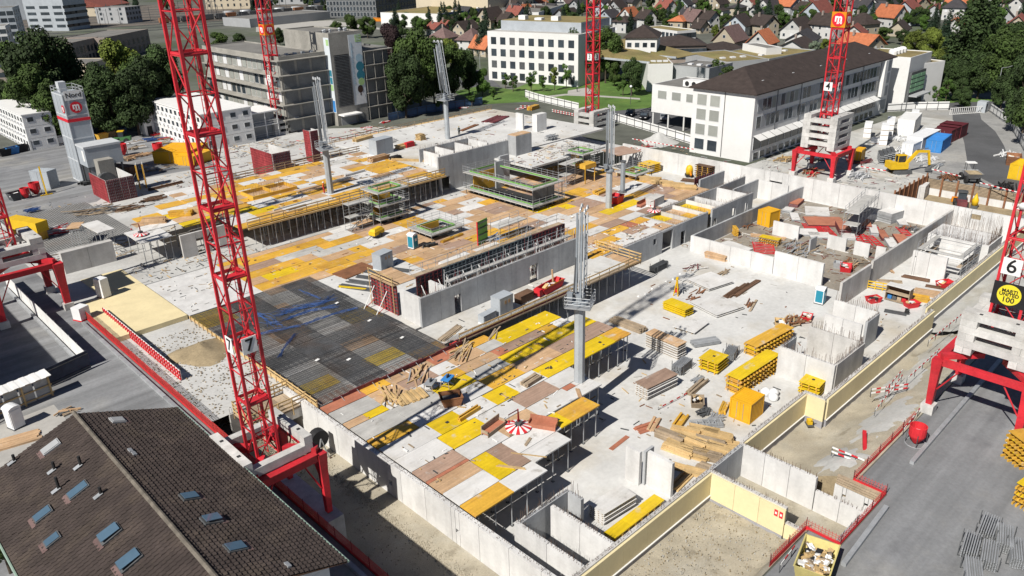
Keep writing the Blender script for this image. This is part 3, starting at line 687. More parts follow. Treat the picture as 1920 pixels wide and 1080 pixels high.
def gantry(label,x0,x1,y0,y1,zb,zt,lw=.62,foot=.9,fl=None):
    t=thing('crane_portal',label,'crane portal',((x0+x1)/2,(y0+y1)/2,zb)); hx,hy=(x1-x0)/2,(y1-y0)/2; H=zt-zb
    for sx in (-1,1):
        for sy in (-1,1):
            cx,cy=sx*hx,sy*hy
            mb=MB()   # tapered leg with flared head
            a,b=lw*.36,lw*.62
            vs=[]
            for (z,r) in ((foot,a),(H*.72,b*.8),(H-.1,b)):
                vs+=[(cx-r,cy-r,z),(cx+r,cy-r,z),(cx+r,cy+r,z),(cx-r,cy+r,z)]
            fs=[(0,3,2,1),(8,9,10,11)]
            for l in (0,4):
                for i in range(4): fs.append((l+i,l+(i+1)%4,l+4+(i+1)%4,l+4+i))
            mb.add(vs,fs).obj('leg',mCrane,t)
            if foot>.2: box(t,'footing',cx-.55,cx+.55,cy-.55,cy+.55,-.2,foot,mBallast)
    gd=.62
    for sy in (-1,1):
        box(t,'girder',-hx+.42,hx-.42,sy*hy-.26,sy*hy+.26,H-gd,H+.02,mCrane)
        box(t,'girder_flange',-hx+.40,hx-.40,sy*hy-.34,sy*hy+.34,H+.025,H+.075,mCrane)
    for sx in (-1,1):
        box(t,'girder',sx*hx-.26,sx*hx+.26,-hy+.42,hy-.42,H-gd+.03,H-.01,mCrane)
        for sy in (-1,1):
            rod(t,'diagonal_beam',(sx*hx*.95,sy*hy*.95,H+.18),(sx*.9,sy*.9,H+.22),.55,mCrane,True,.5)
            rod(t,'knee_brace',(sx*hx,sy*(hy-.35),H*.45),(sx*hx,sy*hy*.45,H-gd+.1),.14,mCrane)
            rod(t,'knee_brace',(sx*(hx-.35),sy*hy,H*.45),(sx*hx*.45,sy*hy,H-gd+.1),.14,mCrane)
    return t
# crane 7 (near left)
gantry('red crane portal straddling the gravel strip next to the dark tiled roof',18.0,23.5,46.6,52.7,3.2,9.0,.6,.15)
o=box(None,'concrete_footing',22.7,24.2,45.6,57,.2,3.2,mBallast); tag(o,'long concrete footing beam under the portal legs beside the gravel strip','footing')
ballast('low ring of concrete ballast blocks round the foot of the mast signed 7',20.4,49.6,9.2,5.5,2,.7,.66,1)
c7=crane('red lattice tower crane mast signed 7, nearest and tallest on the left',20.4,49.6,9.0,64,1.72,2.45,True,.2,.1)
sign_plate(c7,0,9.6,1.1,1.25,'-y',mWhiteP,'7',1.3,.12,.86,.0); sign_plate(c7,0,9.6,1.0,1.25,'-x',mWhiteP,'7',1.3,.12,.86,.0)
# crane 6 (right edge)
gantry('red crane portal standing over the right-hand road with white footings',69.7,77.1,11.3,18.5,G,9.1,.72,.9)
ballast('tall stack of concrete ballast blocks under the mast signed 6',73.4,14.9,9.7,5.6,6,.66,.66,2)
c6=crane('red lattice tower crane mast signed 6 at the right edge',73.4,14.9,10.6,60,2.25,2.45,True,.21,.1)
sign_plate(c6,0,7.4,1.45,1.45,'-x',mWhiteP,'6',1.7,.12,1.08,0.3)
sign_plate(c6,0,4.9,2.6,2.1,'-x',mLetK,None,1,.12,1.08,0); disc(c6,'round_emblem',(-1.26,0,4.9),.92,'-x',mYelD,.03)
for k,(s,z,sz) in enumerate((('MARTI',5.25,.42),('UNITED',4.92,.42),('100',4.45,.66))): text(c6,'sign_text',s,sz,(-1.305,0,z),'-x',mLetK,.012)
box(c6,'notice_board',-1.3,-1.25,-.55,.55,1.2,2.4,mWhiteP)
for k in range(3): 
    lo=MB().lathe([(.05,0),(.28,.08),(.34,.3),(.3,.42),(.06,.5)],12).obj('floodlight',mWhiteP,c6,True); lo.location=(-1.7-.2*(k%2),.4-k*.7,13.0+k*.35); lo.rotation_euler=(0,-2.2,0)
# crane 4 (back right)
gantry('bright red crane portal at the back wall in front of the awning office block',134.2,141.2,58.6,65.9,G,8.4,.75,.9)
ballast('tall pale ballast tower between portal and mast signed 4',137.7,62.2,8.9,6.2,9,.66,.66,2)
c4=crane('red lattice tower crane mast signed 4 in front of the long office block',137.7,62.2,10,66,2.1,2.4,False,.22,.12)
sign_plate(c4,0,9.6,1.5,1.5,'-x',mWhiteP,'4',1.7,.1,1.05,.3); sign_plate(c4,0,9.6,1.0,1.4,'-y',mWhiteP,'4',1.5,.1,1.05)
sign_plate(c4,0,20.7,2.5,2.5,'-x',mOrg,None,1,.1,1.05); emblem(c4,(-1.22,0,20.7),1.1,'-x'); sign_plate(c4,0,20.7,2.2,2.5,'-y',mOrg,None,1,.1,1.05); emblem(c4,(0,-1.22,20.7),1.0,'-y')
# crane 3 (back centre)
ballast('pale log-stacked ballast base beside the park lawn and parked cars',141.4,120.4,G,6.0,7,.66,.66,2)
c3=crane('red lattice tower crane mast signed 3 in front of the park',141.4,120.4,G+3,72,2.1,2.4,False,.24,.13)
sign_plate(c3,0,13.4,1.3,1.4,'-x',mWhiteP,'3',1.5,.1,1.05); sign_plate(c3,0,13.4,1.2,1.4,'-y',mWhiteP,'3',1.5,.1,1.05)
# crane 2 (back left)
ballast('pale log-stacked ballast base of the mast signed 2',91.5,176.5,G,6.6,6,.68,.68,2)
c2=crane('red lattice tower crane mast signed 2 in front of the old concrete block',91.5,176.5,G+3,72,2.3,2.5,False,.26,.14)
sign_plate(c2,0,9.9,1.4,1.5,'-x',mWhiteP,'2',1.5,.1,1.15); sign_plate(c2,0,9.9,1.4,1.5,'-y',mWhiteP,'2',1.5,.1,1.15)
sign_plate(c2,0,20.8,2.4,2.4,'-x',mOrg,None,1,.1,1.15); emblem(c2,(-1.32,0,20.8),1.05,'-x'); sign_plate(c2,0,20.8,2.4,2.4,'-y',mOrg,None,1,.1,1.15); emblem(c2,(0,-1.32,20.8),1.05,'-y')
# crane 5 (left edge)
gantry('dark red crane portal over the left road beside the cream slab',14.3,21.5,103.6,111.2,G,9.8,.95,.9)
ballast('ballast ring with white rails on the left edge portal',17.9,107.6,10.3,6.0,4,.68,.68,2)
crane('red lattice tower crane mast cut off by the left edge',17.6,109.2,10.4,62,2.15,2.45,False,.22,.12)
# ---------------------------------------------------------------- concrete placing booms
mBoomC=M('boom_column_paint',(.33,.355,.375),.5,.12,.7,.1,.06)
mPipe=M('pale_pipe',(.46,.48,.50),.45,.1,1,.15,.05)
def boom(label,x,y,z0,zc,zt,rz=0.0,tilt=0.0,cw=.62,plat=True):
    t=thing('placing_boom',label,'concrete boom',(x,y,z0),rz); H=zc-z0; A=zt-zc
    MB().tube((0,0,0),(0,0,H),cw*.88,8).obj('column',mBoomC,t)
    mb=MB()
    for s in (-.2,.2): mb.tube((cw+.12,s,.2),(cw+.12,s,H),.025,4)
    for k in range(int(H/.4)): mb.tube((cw+.12,-.2,.2+k*.4),(cw+.12,.2,.2+k*.4),.018,3,cap=False)
    mb.obj('ladder',mSteel,t)
    MB().lathe([(cw*1.05,H),(cw*1.35,H+.08),(cw*1.35,H+.35),(cw*.8,H+.5),(cw*.8,H+1.1)],12).obj('slewing_ring',mBoom,t)
    if plat:
        pw=1.25; p=MB().bx(-pw,pw,-pw,pw,H-.05,H+.05).obj('platform',mSteel,t)
        mb=MB()
        for (a,b) in (((-pw,-pw),(pw,-pw)),((pw,-pw),(pw,pw)),((pw,pw),(-pw,pw)),((-pw,pw),(-pw,-pw))):
            for z in (.45,.8,1.15): mb.tube((*a,H+z),(*b,H+z),.03,4)
            for q in (0,.5): mb.tube((a[0]+(b[0]-a[0])*q,a[1]+(b[1]-a[1])*q,H),(a[0]+(b[0]-a[0])*q,a[1]+(b[1]-a[1])*q,H+1.15),.03,4)
        mb.obj('railing',mSteel,t)
    tx=math.sin(tilt)
    def q(u,v,s): return (u+tx*s,v,H+1.0+s)
    # folded boom arms
    for k,(u,v,a,b,wd) in enumerate(((-.72,-.2,0,A-1.2,.19),(-.18,.35,.3,A-1.5,.17),(.36,-.3,.6,A-1.8,.15),(.8,.4,.9,A-2.4,.14))):
        rod(t,'boom_arm',q(u,v,a),q(u*.85,v,b),wd,mBoom,True)
        rod(t,'delivery_pipe',q(u-.3,v-.3,a+.2),q(u*.85-.3,v-.3,b+.4),.11,mPipe)
    mb=MB()
    for (u,v) in ((-.85,-.5),(-.3,.0),(.2,-.5),(.6,.1)):
        pts=[]
        for i in range(9):
            a=math.pi*i/8; pts.append(q(u-.28+.28*math.cos(a)+.3,v,A-1.2+.35*math.sin(a)))
        mb.path(pts,.085,6)
    mb.obj('pipe_bend',mPipe,t)
    for k in range(7):
        s=.6+k*(A-2.4)/7; rod(t,'clamp_bar',q(-.85,-.45,s),q(.85,-.35,s+.1),.07,mSteel)
    for u in (-.3,.4): rod(t,'hydraulic_cylinder',q(u,.55,.2),q(u*.7,.4,A*.4),.16,mSteelD)
    cbox(t,'control_box',(-.7,.8,H+1.1),(.5,.5,.7),mBoom); 
    return t
boom('grey folded concrete boom on the nearest octagonal column through the deck',51.9,45.4,0,12.0,21.6,.5,.04)
boom('grey folded concrete boom on a column on the tan lower deck',97.4,79.1,3.5,9.6,20.0,.9,.05,.6,False)
boom('grey folded concrete boom on a column of the raised orange deck',64.6,110.9,7.2,14.6,25.5,1.3,.10,.6)
boom('grey leaning concrete boom on the far poured slab near the trees',102.3,126.1,7.2,15.2,26.5,1.6,.16,.55)
t=thing('steel_column','plain grey steel column beside the red skip on the lower deck','column',(105.8,82.9,3.5))
MB().tube((0,0,0),(0,0,5.4),.42,8).obj('shaft',mBoom,t); MB().lathe([(.42,5.4),(.55,5.45),(.55,5.6),(.4,5.62)],8).obj('collar',mSteelD,t); MB().lathe([(.8,0),(.8,.06),(.5,.3),(.43,.32)],8).obj('base_flange',mSteelD,t)
# ---------------------------------------------------------------- buildings
mWallW=M('white_render',(.60,.60,.59),.85,.05,.2,0,.04); mWallB=M('bluish_render',(.50,.54,.58),.85,.06,.2,0,.05)
mWallC=M('cream_render',(.47,.41,.31),.85,.06,.2,0,.05); mWallG=M('grey_render',(.30,.31,.32),.85,.08,.2,0,.06)
mOldC=M('old_board_concrete',(.27,.26,.235),.9,.2,.25,0,.05,.1,fine=14,col2=(.17,.165,.15),stain=.7)
mOldD=M('old_dark_concrete',(.17,.175,.175),.9,.2,.25,0,.05,.1,fine=14,col2=(.11,.115,.115),stain=.7)
mFlatR=M('flat_roof_gravel',(.16,.155,.145),.95,.2,.2,0,0,.2,fine=16,col2=(.11,.105,.10),stain=.7)
mGreenR=M('sedum_roof',(.20,.16,.07),.95,.25,.15,0,0,.2,fine=14,col2=(.14,.15,.045),stain=.8)
mRoofBr=M('brown_tiles',(.040,.030,.027),.9,.25,.8,0,.12,.2); mRoofO=M('orange_tiles',(.36,.12,.055),.9,.2,.8,0,.1,.2)
mRoofR=M('red_tiles',(.20,.065,.05),.9,.22,.8,0,.1,.2); mRoofD=M('dark_tiles',(.04,.038,.042),.9,.25,.8,0,.12,.2); mRoofP=M('purple_brown_tiles',(.13,.085,.08),.9,.22,.8,0,.1,.2)
mFrame=M('window_frame_white',(.56,.57,.58),.6,.05); mBlind=M('blind_beige',(.25,.26,.24),.7,.08,.5,0,.1); mMetalP=M('pale_metal_cladding',(.36,.39,.42),.5,.1,.4,.1)
mBlueF=M('blue_facade',(.07,.13,.24),.5,.15,.2,0,.05); mBrick=M('brick_brown',(.25,.21,.185),.9,.15,.3,0,.05); mAwn=M('awning_fabric',(.58,.58,.57),.8,.06,.5,0,.06)
def sub_of(p,w):
    s=w.scale; l=w.location; p.location=[(p.location[i]-l[i])/s[i] for i in range(3)]; p.scale=[p.scale[i]/s[i] for i in range(3)]; p.parent=w; return p
def win(t,face,a,z,w,h,pos,frame=True,pane=None,d=.05,fm=None):
    """window at offset a along the facade, sill height z; pos = plane coordinate; -y/-x/+y/+x faces"""
    s={'-y':(0,-1),'-x':(-1,0),'+x':(1,0),'+y':(0,1)}[face]
    def bxx(nm,par,aa,ab,za,zb,e0,e1,m):
        if s[0]==0: lo,hi=sorted((pos+s[1]*e0,pos+s[1]*e1)); return box(par,nm,aa,ab,lo,hi,za,zb,m)
        lo,hi=sorted((pos+s[0]*e0,pos+s[0]*e1)); return box(par,nm,lo,hi,aa,ab,za,zb,m)
    if frame:
        wo=bxx('window',t,a-w/2,a+w/2,z,z+h,-.02,d,fm or mFrame)
        p=bxx('pane',t,a-w/2+.08,a+w/2-.08,z+.08,z+h-.08,d-.01,d+.015,pane or mGlass)
        return sub_of(p,wo)
    return bxx('window',t,a-w/2,a+w/2,z,z+h,-.02,d,pane or mGlass)
def grid(t,face,a0,a1,n,zs,w,h,pos,frame=True,panes=None,fm=None):
    for z in zs:
        for k in range(n):
            p=R_.choice(panes) if panes else None
            win(t,face,a0+(a1-a0)*(k+.5)/n,z,w,h,pos,frame,p,fm=fm)
def bld(label,x0,x1,y0,y1,z0,z1,wm,rm=None,name='office_building',cat='building',par=.35,rz=0.0,loc=None):
    c=loc or (x0,y0,z0); t=thing(name,label,cat,c,rz); a,b,h=x1-x0,y1-y0,z1-z0
    MB().bx(0,a,0,b,0,h).obj('wall',wm,t)
    if rm:
        box(t,'roof',.25,a-.25,.25,b-.25,h-.02,h+.06,rm)
        if par:
            for (p,q,r,s) in ((0,a,0,.25),(0,a,b-.25,b),(0,.25,.252,b-.252),(a-.25,a,.252,b-.252)): box(t,'parapet',p,q,r,s,h+.004,h+par,wm)
    return t,a,b,h
# old concrete block with galleries, tower and wing
t,a,b,h=bld('old grey concrete office block with gallery slabs left of the banner tower',91.6,103.9,173.2,214,G,21,mOldC,mFlatR)
for k in range(1,6):
    z=k*3.4+.0
    if z<h: box(t,'gallery_slab',-1.1,a+.02,-1.2,-.01,z-.18,z,mOldC); box(t,'gallery_slab',-1.1,-.01,-1.2+1.21,b,z-.17,z-.01,mOldC)
for k in range(5):
    z=k*3.4
    for i in range(3): win(t,'-y',2.2+i*4,z+.3,3.3,2.7,0,True,mOldD,.06,mOldD)
    for i in range(15):
        y=1.6+i*2.65
        win(t,'-x',y,z+.55,2.0,2.3,0,True,R_.choice([mGlass,mBlind,mFrame,mBlind]),.06,mFrame if i%3 else mOldD)
    for i in range(3): rod(t,'gallery_post',(-1.0,-1.0+0*i,z),(-1.0,-1.0,z+3.3),.12,mOldC); break
for k in range(5): box(t,'roof_duct',1.5+k*2.2,2.2+k*2.2,3,3.8,h+.07,h+.5,mMetalP)
t,a,b,h=bld('tall concrete lift tower with louvres and two printed banners',104.1,113.2,170.9,192.2,G,25.2,mOldC,mFlatR,'lift_tower','tower')
for k in range(34): box(t,'louvre',.9,4.9,-.22,-.03,4.6+k*.36,4.6+k*.36+.2,mSteelD)
box(t,'louvre_back',.8,5.0,-.028,-.01,4.5,16.9,mBlack)
mBanW=M('banner_white',(.50,.54,.57),.6,.08,.3); mBanB=M('banner_pale_blue',(.30,.42,.50),.6,.08,.3); mBanG=M('banner_green',(.30,.45,.20),.6,.06); mBanT=M('banner_teal',(.03,.16,.22),.6,.06); mBanD=M('banner_dark_skin',(.04,.025,.02),.6,.1)
bn=box(t,'banner',5.3,9.0,-.09,-.03,4.4,21.2,mBanW)
def on(nm,x0,x1,z0,z1,m,e=.11): return box(t,nm,x0,x1,-e-.02,-e+.01,z0,z1,m)
on('banner_block',7.2,8.95,19.4,21.1,mBanG); [on('banner_line',7.5,8.7-.3*(k%2),19.8+k*.35,19.9+k*.35,mBanW,.13) for k in range(4)]
for k,(cz,r,m) in enumerate(((15.6,1.0,mBanB),(13.6,1.15,mBanT),(11.5,1.2,mBanT),(9.9,.9,mBanG))): 
    disc(t,'banner_circle',(7.9,-.115-.012*k,cz),r,'-y',m,.01)
mSkin=M('photo_skin',(.05,.028,.02),.6,.1)
# printed portrait: neutral figure in white coat
mb=MB(); mb.add([(5.7,-.12,4.5),(8.9,-.12,4.5),(8.6,-.12,6.6),(7.9,-.12,7.3),(6.9,-.12,7.3),(6.1,-.12,6.6)],[(0,1,2,3,4,5)]); mb.obj('banner_print_coat',mFrame,t)
disc(t,'banner_print_head',(7.4,-.12,8.0),.78,'-y',mSkin,.012); disc(t,'banner_print_hair',(7.4,-.118,8.35),.74,'-y',mBlack,.012)
box(t,'banner_print_collar',7.25,7.55,-.145,-.125,6.6,7.3,mSkin)
[on('banner_line',5.8,6.3-.15*(k%3),9.5+k*.42,9.75+k*.42,mBanB) for k in range(24)]
box(t,'banner',-.09,-.03,-.0,2.4,3.2,21,mBanW)
for k,(z0,z1,m) in enumerate(((19.2,20.6,mBanG),(12.0,13.5,mBanT),(10.2,11.8,mBanT),(8.6,10,mBanG),(3.4,6.2,mBlue))): box(t,'banner_block',-.12,-.095,.2,1.3,z0,z1,m)
for k in range(6): 
    o=MB().lathe([(.28,0),(.28,.5),(.4,.55),(.25,.8),(.02,.85)],10).obj('roof_vent',mSteel,t); o.location=(1.2+(k%3)*.9+(k//3)*5,4+(k%2)*.8,h+.1)
box(t,'entrance_canopy',.3,5.6,-2.6,-.02,2.6,2.9,mWhiteP); box(t,'site_door',1.0,5.2,-.1,-.02,0,2.5,mWallG); box(t,'site_door',6.0,7.6,-.1,-.02,0,2.4,mOldD)
t,a,b,h=bld('dark gallery wing right of the banner tower under a sloping roof',113.4,121.2,171.6,200,G,20.6,mOldD,mFlatR)
for k in range(1,6): box(t,'gallery_slab',.05,a+1.0,-1.0,-.01,k*3.4-.17,k*3.4,mOldC); box(t,'gallery_slab',a+.01,a+1.0,.0,b,k*3.4-.16,k*3.4-.02,mOldC)
for k in range(5):
    for i in range(2): win(t,'-y',2+i*3.8,k*3.4+.3,3.2,2.7,0,True,mOldD,.06,mOldC)
    for i in range(4): rod(t,'gallery_post',(.2+i*2.7,-.9,k*3.4),(.2+i*2.7,-.9,k*3.4+3.2),.12,mOldC)
# long white office with hip roof and awnings
def hip(t,a,b,h,rise,over,mat,ends=(1,1),ridge='x'):
    o=over; mb=MB()
    if ridge=='x':
        i0=(b/2+o if ends[0] else 0); i1=(b/2+o if ends[1] else 0)
        r0=(-o+i0,b/2,h+rise); r1=(a+o-i1,b/2,h+rise)
        A,B,C,D=(-o,-o,h),(a+o,-o,h),(a+o,b+o,h),(-o,b+o,h)
        mb.add([A,B,C,D,r0,r1],[(0,1,5,4),(2,3,4,5),(3,0,4),(1,2,5),(0,3,2,1)])
        lift=.22; 
        mb.add([(p[0],p[1],p[2]-lift) for p in (A,B,C,D)]+[A,B,C,D],[(0,1,5,4),(1,2,6,5),(2,3,7,6),(3,0,4,7),(3,2,1,0)])
    else:
        i0=(a/2+o if ends[0] else 0); i1=(a/2+o if ends[1] else 0)
        r0=(a/2,-o+i0,h+rise); r1=(a/2,b+o-i1,h+rise)
        A,B,C,D=(-o,-o,h),(a+o,-o,h),(a+o,b+o,h),(-o,b+o,h)
        mb.add([A,B,C,D,r0,r1],[(1,2,5,4),(3,0,4,5),(0,1,4),(2,3,5),(0,3,2,1)])
        mb.add([(p[0],p[1],p[2]-.22) for p in (A,B,C,D)]+[A,B,C,D],[(0,1,5,4),(1,2,6,5),(2,3,7,6),(3,0,4,7),(3,2,1,0)])
    return mb.obj('roof',mat,t)
t=thing('office_building','long white office block with brown hip roof and white awnings','building',(137.2,76.6,G)); a,b,h=63.0,13.8,13.0
MB().bx(0,a,0,b,0,h).obj('wall',mWallW,t); rf=hip(t,a,b,h+.25,3.7,.7,mRoofBr)
for k in range(9):
    sv=box(t,'skylight',6+k*6,6.7+k*6,2.2+(k%2),2.9+(k%2),h+1.55+(k%2)*.4,h+1.75+(k%2)*.4,mFrame)
for z in (.9,3.9,6.9,9.8): 
    for y in (8.6,11.6): win(t,'-x',y,z,2.3,2.25,0,True,mBlind if z>2 else mGlass)
rod(t,'drain_pipe',(-.08,6.4,.2),(-.08,6.4,h),.14,mSteelD)
for k in range(6): rod(t,'drain_pipe',(8.4+k*9.6,-.1,4.8),(8.4+k*9.6,-.1,h),.13,mSteelD)
nw=31
for z in (9.7,6.5):
    for k in range(nw): win(t,'-y',1.1+(a-8)*(k+.5)/nw,z-.15,1.6,2.35,0,True,R_.choice([mBlind,mGlass,mGlass,mWallG,mGlass]),.05,mMetalP)
box(t,'stair_pier',a-6.0,a-4.4,-.9,-.02,4.6,h-.05,mWallW)
for z in (1.0,4.2,7.2,10): win(t,'-y',a-2.2,z,3.2,2.5,0,True,mWallG)
MB().bx(.6,a-6.6,-.06,-.005,2.3,4.7).obj('window_band',mGlass,t)
for k in range(18): 
    o=cbox(t,'awning',(2.0+k*3.05,-.8,4.75),(2.75,1.8,.05),mAwn,(math.radians(24),0,0))
for k in range(19): rod(t,'window_post',(.6+k*3.03,-.09,2.3),(.6+k*3.03,-.09,4.7),.1,mFrame,True)
for k in range(22): win(t,'-y',2+k*2.5,.3,1.8,1.4,0,True,mGlass)
# white annex on columns
t,a,b,h=bld('white annex raised on columns beside the parked black cars',152.4,166,90.6,111.6,G,13.0,mWallW,mFlatR,par=.2)
for c in list(t.children):
    if c.name.startswith('wall'): bpy.data.objects.remove(c)
MB().bx(0,a,0,b,3.3,h).bx(0,a,0,9,0,3.3).obj('wall',mWallW,t)
for k in range(5): win(t,'-x',2.5+k*3.9,6.6,2.5,1.9,0,True,mBlind)
for k in range(3): win(t,'-x',1.8+k*3.2,3.4,2.2,1.7,0,True,mGlass); win(t,'-x',1.8+k*3.2,.7,2.2,1.7,0,True,mBlind)
for k in range(3): rod(t,'column',(.3,12+k*4.3,0),(.3,12+k*4.3,3.3),.4,mWallW)
vb=box(t,'vent_unit',2,5,8,14,h+.1,h+1.5,mWhiteP)
for k in range(3): disc(t,'fan_opening',(1.98,9.3+k*1.8,h+.8),.55,'-x',mBlack,.03)
# white cube building with punched windows
L=Vector((6.8,-31.4)); ang=math.atan2(L.y,L.x)
t=thing('office_building','white cubic office block with dark square windows behind the park trees','building',(175.6,193.5,G),ang); a,b,h=33.0,24,15.2
MB().bx(0,a,0,b,0,h).obj('wall',mWallW,t)
grid(t,'-y',.6,a-.6,9,(11.3,7.7,4.1,.6),2.0,2.2,0,False,[mGlass,mSteelD,mGlass])
grid(t,'-x',1.5,b-1.5,6,(11.3,7.7,4.1,.6),1.9,2.2,0,False)
t2=MB().bx(3,a-1,3.5,b-2,h,h+3.0).obj('roof_storey',mMetalP,t)
box(t,'roof',3.2,a-1.2,3.7,b-2.2,h+3.0,h+3.12,mGreenR); box(t,'terrace',.3,a-.3,.3,3.4,h+.01,h+.06,mPath)
for k in range(3): box(t,'roof_unit',8+k*6,10.5+k*6,6,8,h+3.13,h+4.4-(k%2)*.6,mWhiteP)
# generic far buildings ------------------------------------------------
def from_px(F,Rp,Lp,z):
    A,B,C=g(*F,z),g(*Rp,z),g(*Lp,z); u=(B-A); v=(C-A)
    return A,math.atan2(u.y,u.x),u.length,v.length
def far(label,F,Rp,Lp,ztop,wm,rm,rows=(),cols=(6,4),ww=1.6,wh=1.7,frame=False,roof='flat',rise=3,name='town_building',cat='building',pane=None,par=.3,zref=None):
    A,ang,a,b=from_px(F,Rp,Lp,zref or ztop); t=thing(name,label,cat,(A.x,A.y,G),ang); h=ztop-G
    MB().bx(0,a,0,b,0,h).obj('wall',wm,t)
    if roof=='flat':
        box(t,'roof',.2,a-.2,.2,b-.2,h-.02,h+.08,rm)
        for (p,q,r,s) in ((0,a,0,.2),(0,a,b-.2,b),(0,.2,.202,b-.202),(a-.2,a,.202,b-.202)): box(t,'parapet',p,q,r,s,h+.004,h+par,wm)
    elif roof=='hip': hip(t,a,b,h,rise,.6,rm,(1,1),'x' if a>=b else 'y')
    elif roof=='gable': hip(t,a,b,h,rise,.6,rm,(0,0),'x' if a>=b else 'y')
    for z in rows:
        for k in range(cols[0]): win(t,'-y',a*(k+.5)/cols[0],z,ww,wh,0,frame,pane)
        for k in range(cols[1]): win(t,'-x',b*(k+.5)/cols[1],z,ww,wh,0,frame,pane)
    return t,a,b,h
far('white four-storey apartment house with brown hip roof and red shutters',(1173,70),(1232,70),(1160,62),16.5,mWallW,mRoofBr,(1.2,4.2,7.2,10.0),(4,3),1.5,1.5,True,'hip',3.2,'apartment_house')
far('long low brown-roofed brick building behind the green roofs',(1236,86),(1325,84),(1232,72),9.5,mBrick,mRoofBr,(1.2,3.6),(12,2),1.6,1.3,False,'hip',2.6)
far('low brown-roofed pavilion right of the brick building',(1340,94),(1400,92),(1338,84),7.5,mWallC,mRoofBr,(1.2,),(8,2),1.6,1.3,False,'hip',1.8)
far('white and glass terrace building with planted roof',(1270,60),(1305,57),(1229,50),13,mWallW,mGreenR,(1.5,4.5,7.2),(7,9),1.7,1.7,False)
far('small white plant room cube on the green roofs',(1437,92),(1466,90),(1434,82),11.5,mWallW,mFlatR)
# green-roof halls
for (lab,F,Rp,Lp,z) in [('white low hall with sloped sedum roof, leftmost of the green roofs',(1215,122),(1262,121),(1190,108),11.0),('grey low hall under a flat dark roof behind the hip-roof office',(1262,124),(1330,130),(1255,112),10.2),('wide low hall with brown sedum roof and rooflights',(1362,118),(1440,112),(1375,98),10.0),('wide low hall with green sedum roof behind the hip ridge',(1442,112),(1530,95),(1440,96),9.6)]:
    t,a,b,h=far(lab,F,Rp,Lp,z,mWallW if 'white' in lab else mWallG,mGreenR if 'sedum' in lab else mFlatR,name='low_hall')
    for k in range(3): box(t,'rooflight',a*(.2+.25*k),a*(.2+.25*k)+1.4,b*.3,b*.3+1.4,h+.09,h+.5,mFrame)
t=thing('low_hall','pair of tilted sedum roof wedges with a dark gap on the white hall','building',g(1218,120,11)-Vector((0,0,11-G))); 
for k in range(2):
    x=1.0+k*13; mb=MB(); y0,y1=0.5,26
    mb.add([(x,y0,7.6),(x+11,y0,7.6),(x+11,y1,11.0),(x,y1,11.0),(x,y0,7.45),(x+11,y0,7.45),(x+11,y1,7.45),(x,y1,7.45)],[(0,1,2,3),(4,7,6,5),(0,4,5,1),(1,5,6,2),(2,6,7,3),(3,7,4,0)]); mb.obj('roof_wedge',mGreenR,t)
    box(t,'roof_rim',x-.4,x-.02,y0,y1,7.46,8.0,mMetalP)
# modern white building at right
t,a,b,h=far('modern white school block with green slatted windows and sedum roof',(1708,110),(1748,98),(1645,98),16.0,mWallW,mGreenR,par=.25)
for k in range(4): 
    o=MB().lathe([(1.0,0),(1.0,.9),(.6,1.3),(.05,1.4)],10).obj('roof_vent',mWhiteP,t); o.location=(4+k*2.0,b*.45,h+.1)
t,a,b,h=far('low white school wing in front of the dark trees',(1732,121),(1772,116),(1722,116),13.5,mWallW,mGreenR)
t=thing('glazed_front','green slatted glazed front of the school above a dark entrance','facade',(204.6,73.3,G)); 
MB().bx(0,9,0,.5,0,9.2).obj('frame',mSteelD,t)
mGS=M('green_slats',(.22,.40,.24),.6,.1,.5,0,.1)
for r in range(4):
    for k in range(3): box(t,'slat_panel',.3+k*2.9,3.0+k*2.9,-.08,-.01,4.4+r*1.1,5.2+r*1.1,mGS)
box(t,'canopy',0,9,-2,-.1,3.5,3.8,mWallG)
# rail side and industrial buildings
t,a,b,h=far('dark blue glass office block with white grid facade at the top edge',(707,34),(785,18),(637,31),34,mSteelD,mFlatR,zref=G)
for r in range(6):
    for k in range(15): win(t,'-x',b*(k+.5)/15,1+r*3.3,b/15*.8,2.5,0,True,mGlass,.08,mFrame)
    for k in range(14): win(t,'-y',a*(k+.5)/14,1+r*3.3,a/14*.8,2.5,0,True,mGlass,.08,mBlueF)
t,a,b,h=far('low white logistics hall with flat gravel roof',(821,27),(1000,2),(707,25),10.5,mWallW,mGreenR)
for k in range(2): win(t,'-x',b*(.35+.4*k),.2,6,4.5,0,False,mMetalP)
MB().bx(.3,a,-.06,-.005,0,h).obj('blue_cladding',mBlueF,t)
for k in range(10): box(t,'rooflight',4+k*6,5.5+k*6,2,3.2,h+.1,h+.6,mFrame)
far('big pale windowless warehouse above the logistics hall',(915,15),(1000,4),(806,9),40,mWallC,mFlatR,zref=10.5)
far('blue-grey flat hall behind the conifer at the top',(1010,24),(1060,8),(962,18),9.5,mWallW,mFlatR,(2,),(4,3),3,1.2)
far('bluish glass office block with white stair core at top left',(130,58),(170,52),(98,54),21,mMetalP,mFlatR,(2,5.5,9,12.5),(4,3),6,1.6,False,zref=G)
far('pale windowless industrial hall at the top left corner',(100,34),(112,24),(20,36),17,mMetalP,mFlatR,zref=G)
far('blue-grey apartment block cut by the left edge',(45,98),(56,90),(-40,104),23,mMetalP,mFlatR,(1.5,4.5,7.5,10.5,13.5,16.5),(3,6),2.6,1.8,zref=G)
far('white balcony tower in front of the blue-grey apartment block',(26,110),(34,104),(-20,116),17,mWallW,mFlatR,(1.5,4.5,7.5,10.5),(2,4),2.6,2.0,True,zref=G)
far('brown brick apartment row with tall dark windows behind the trees',(143,126),(194,112),(130,119),12.5,mBrick,mFlatR,(1.0,4.6),(8,3),1.6,2.6,zref=G)
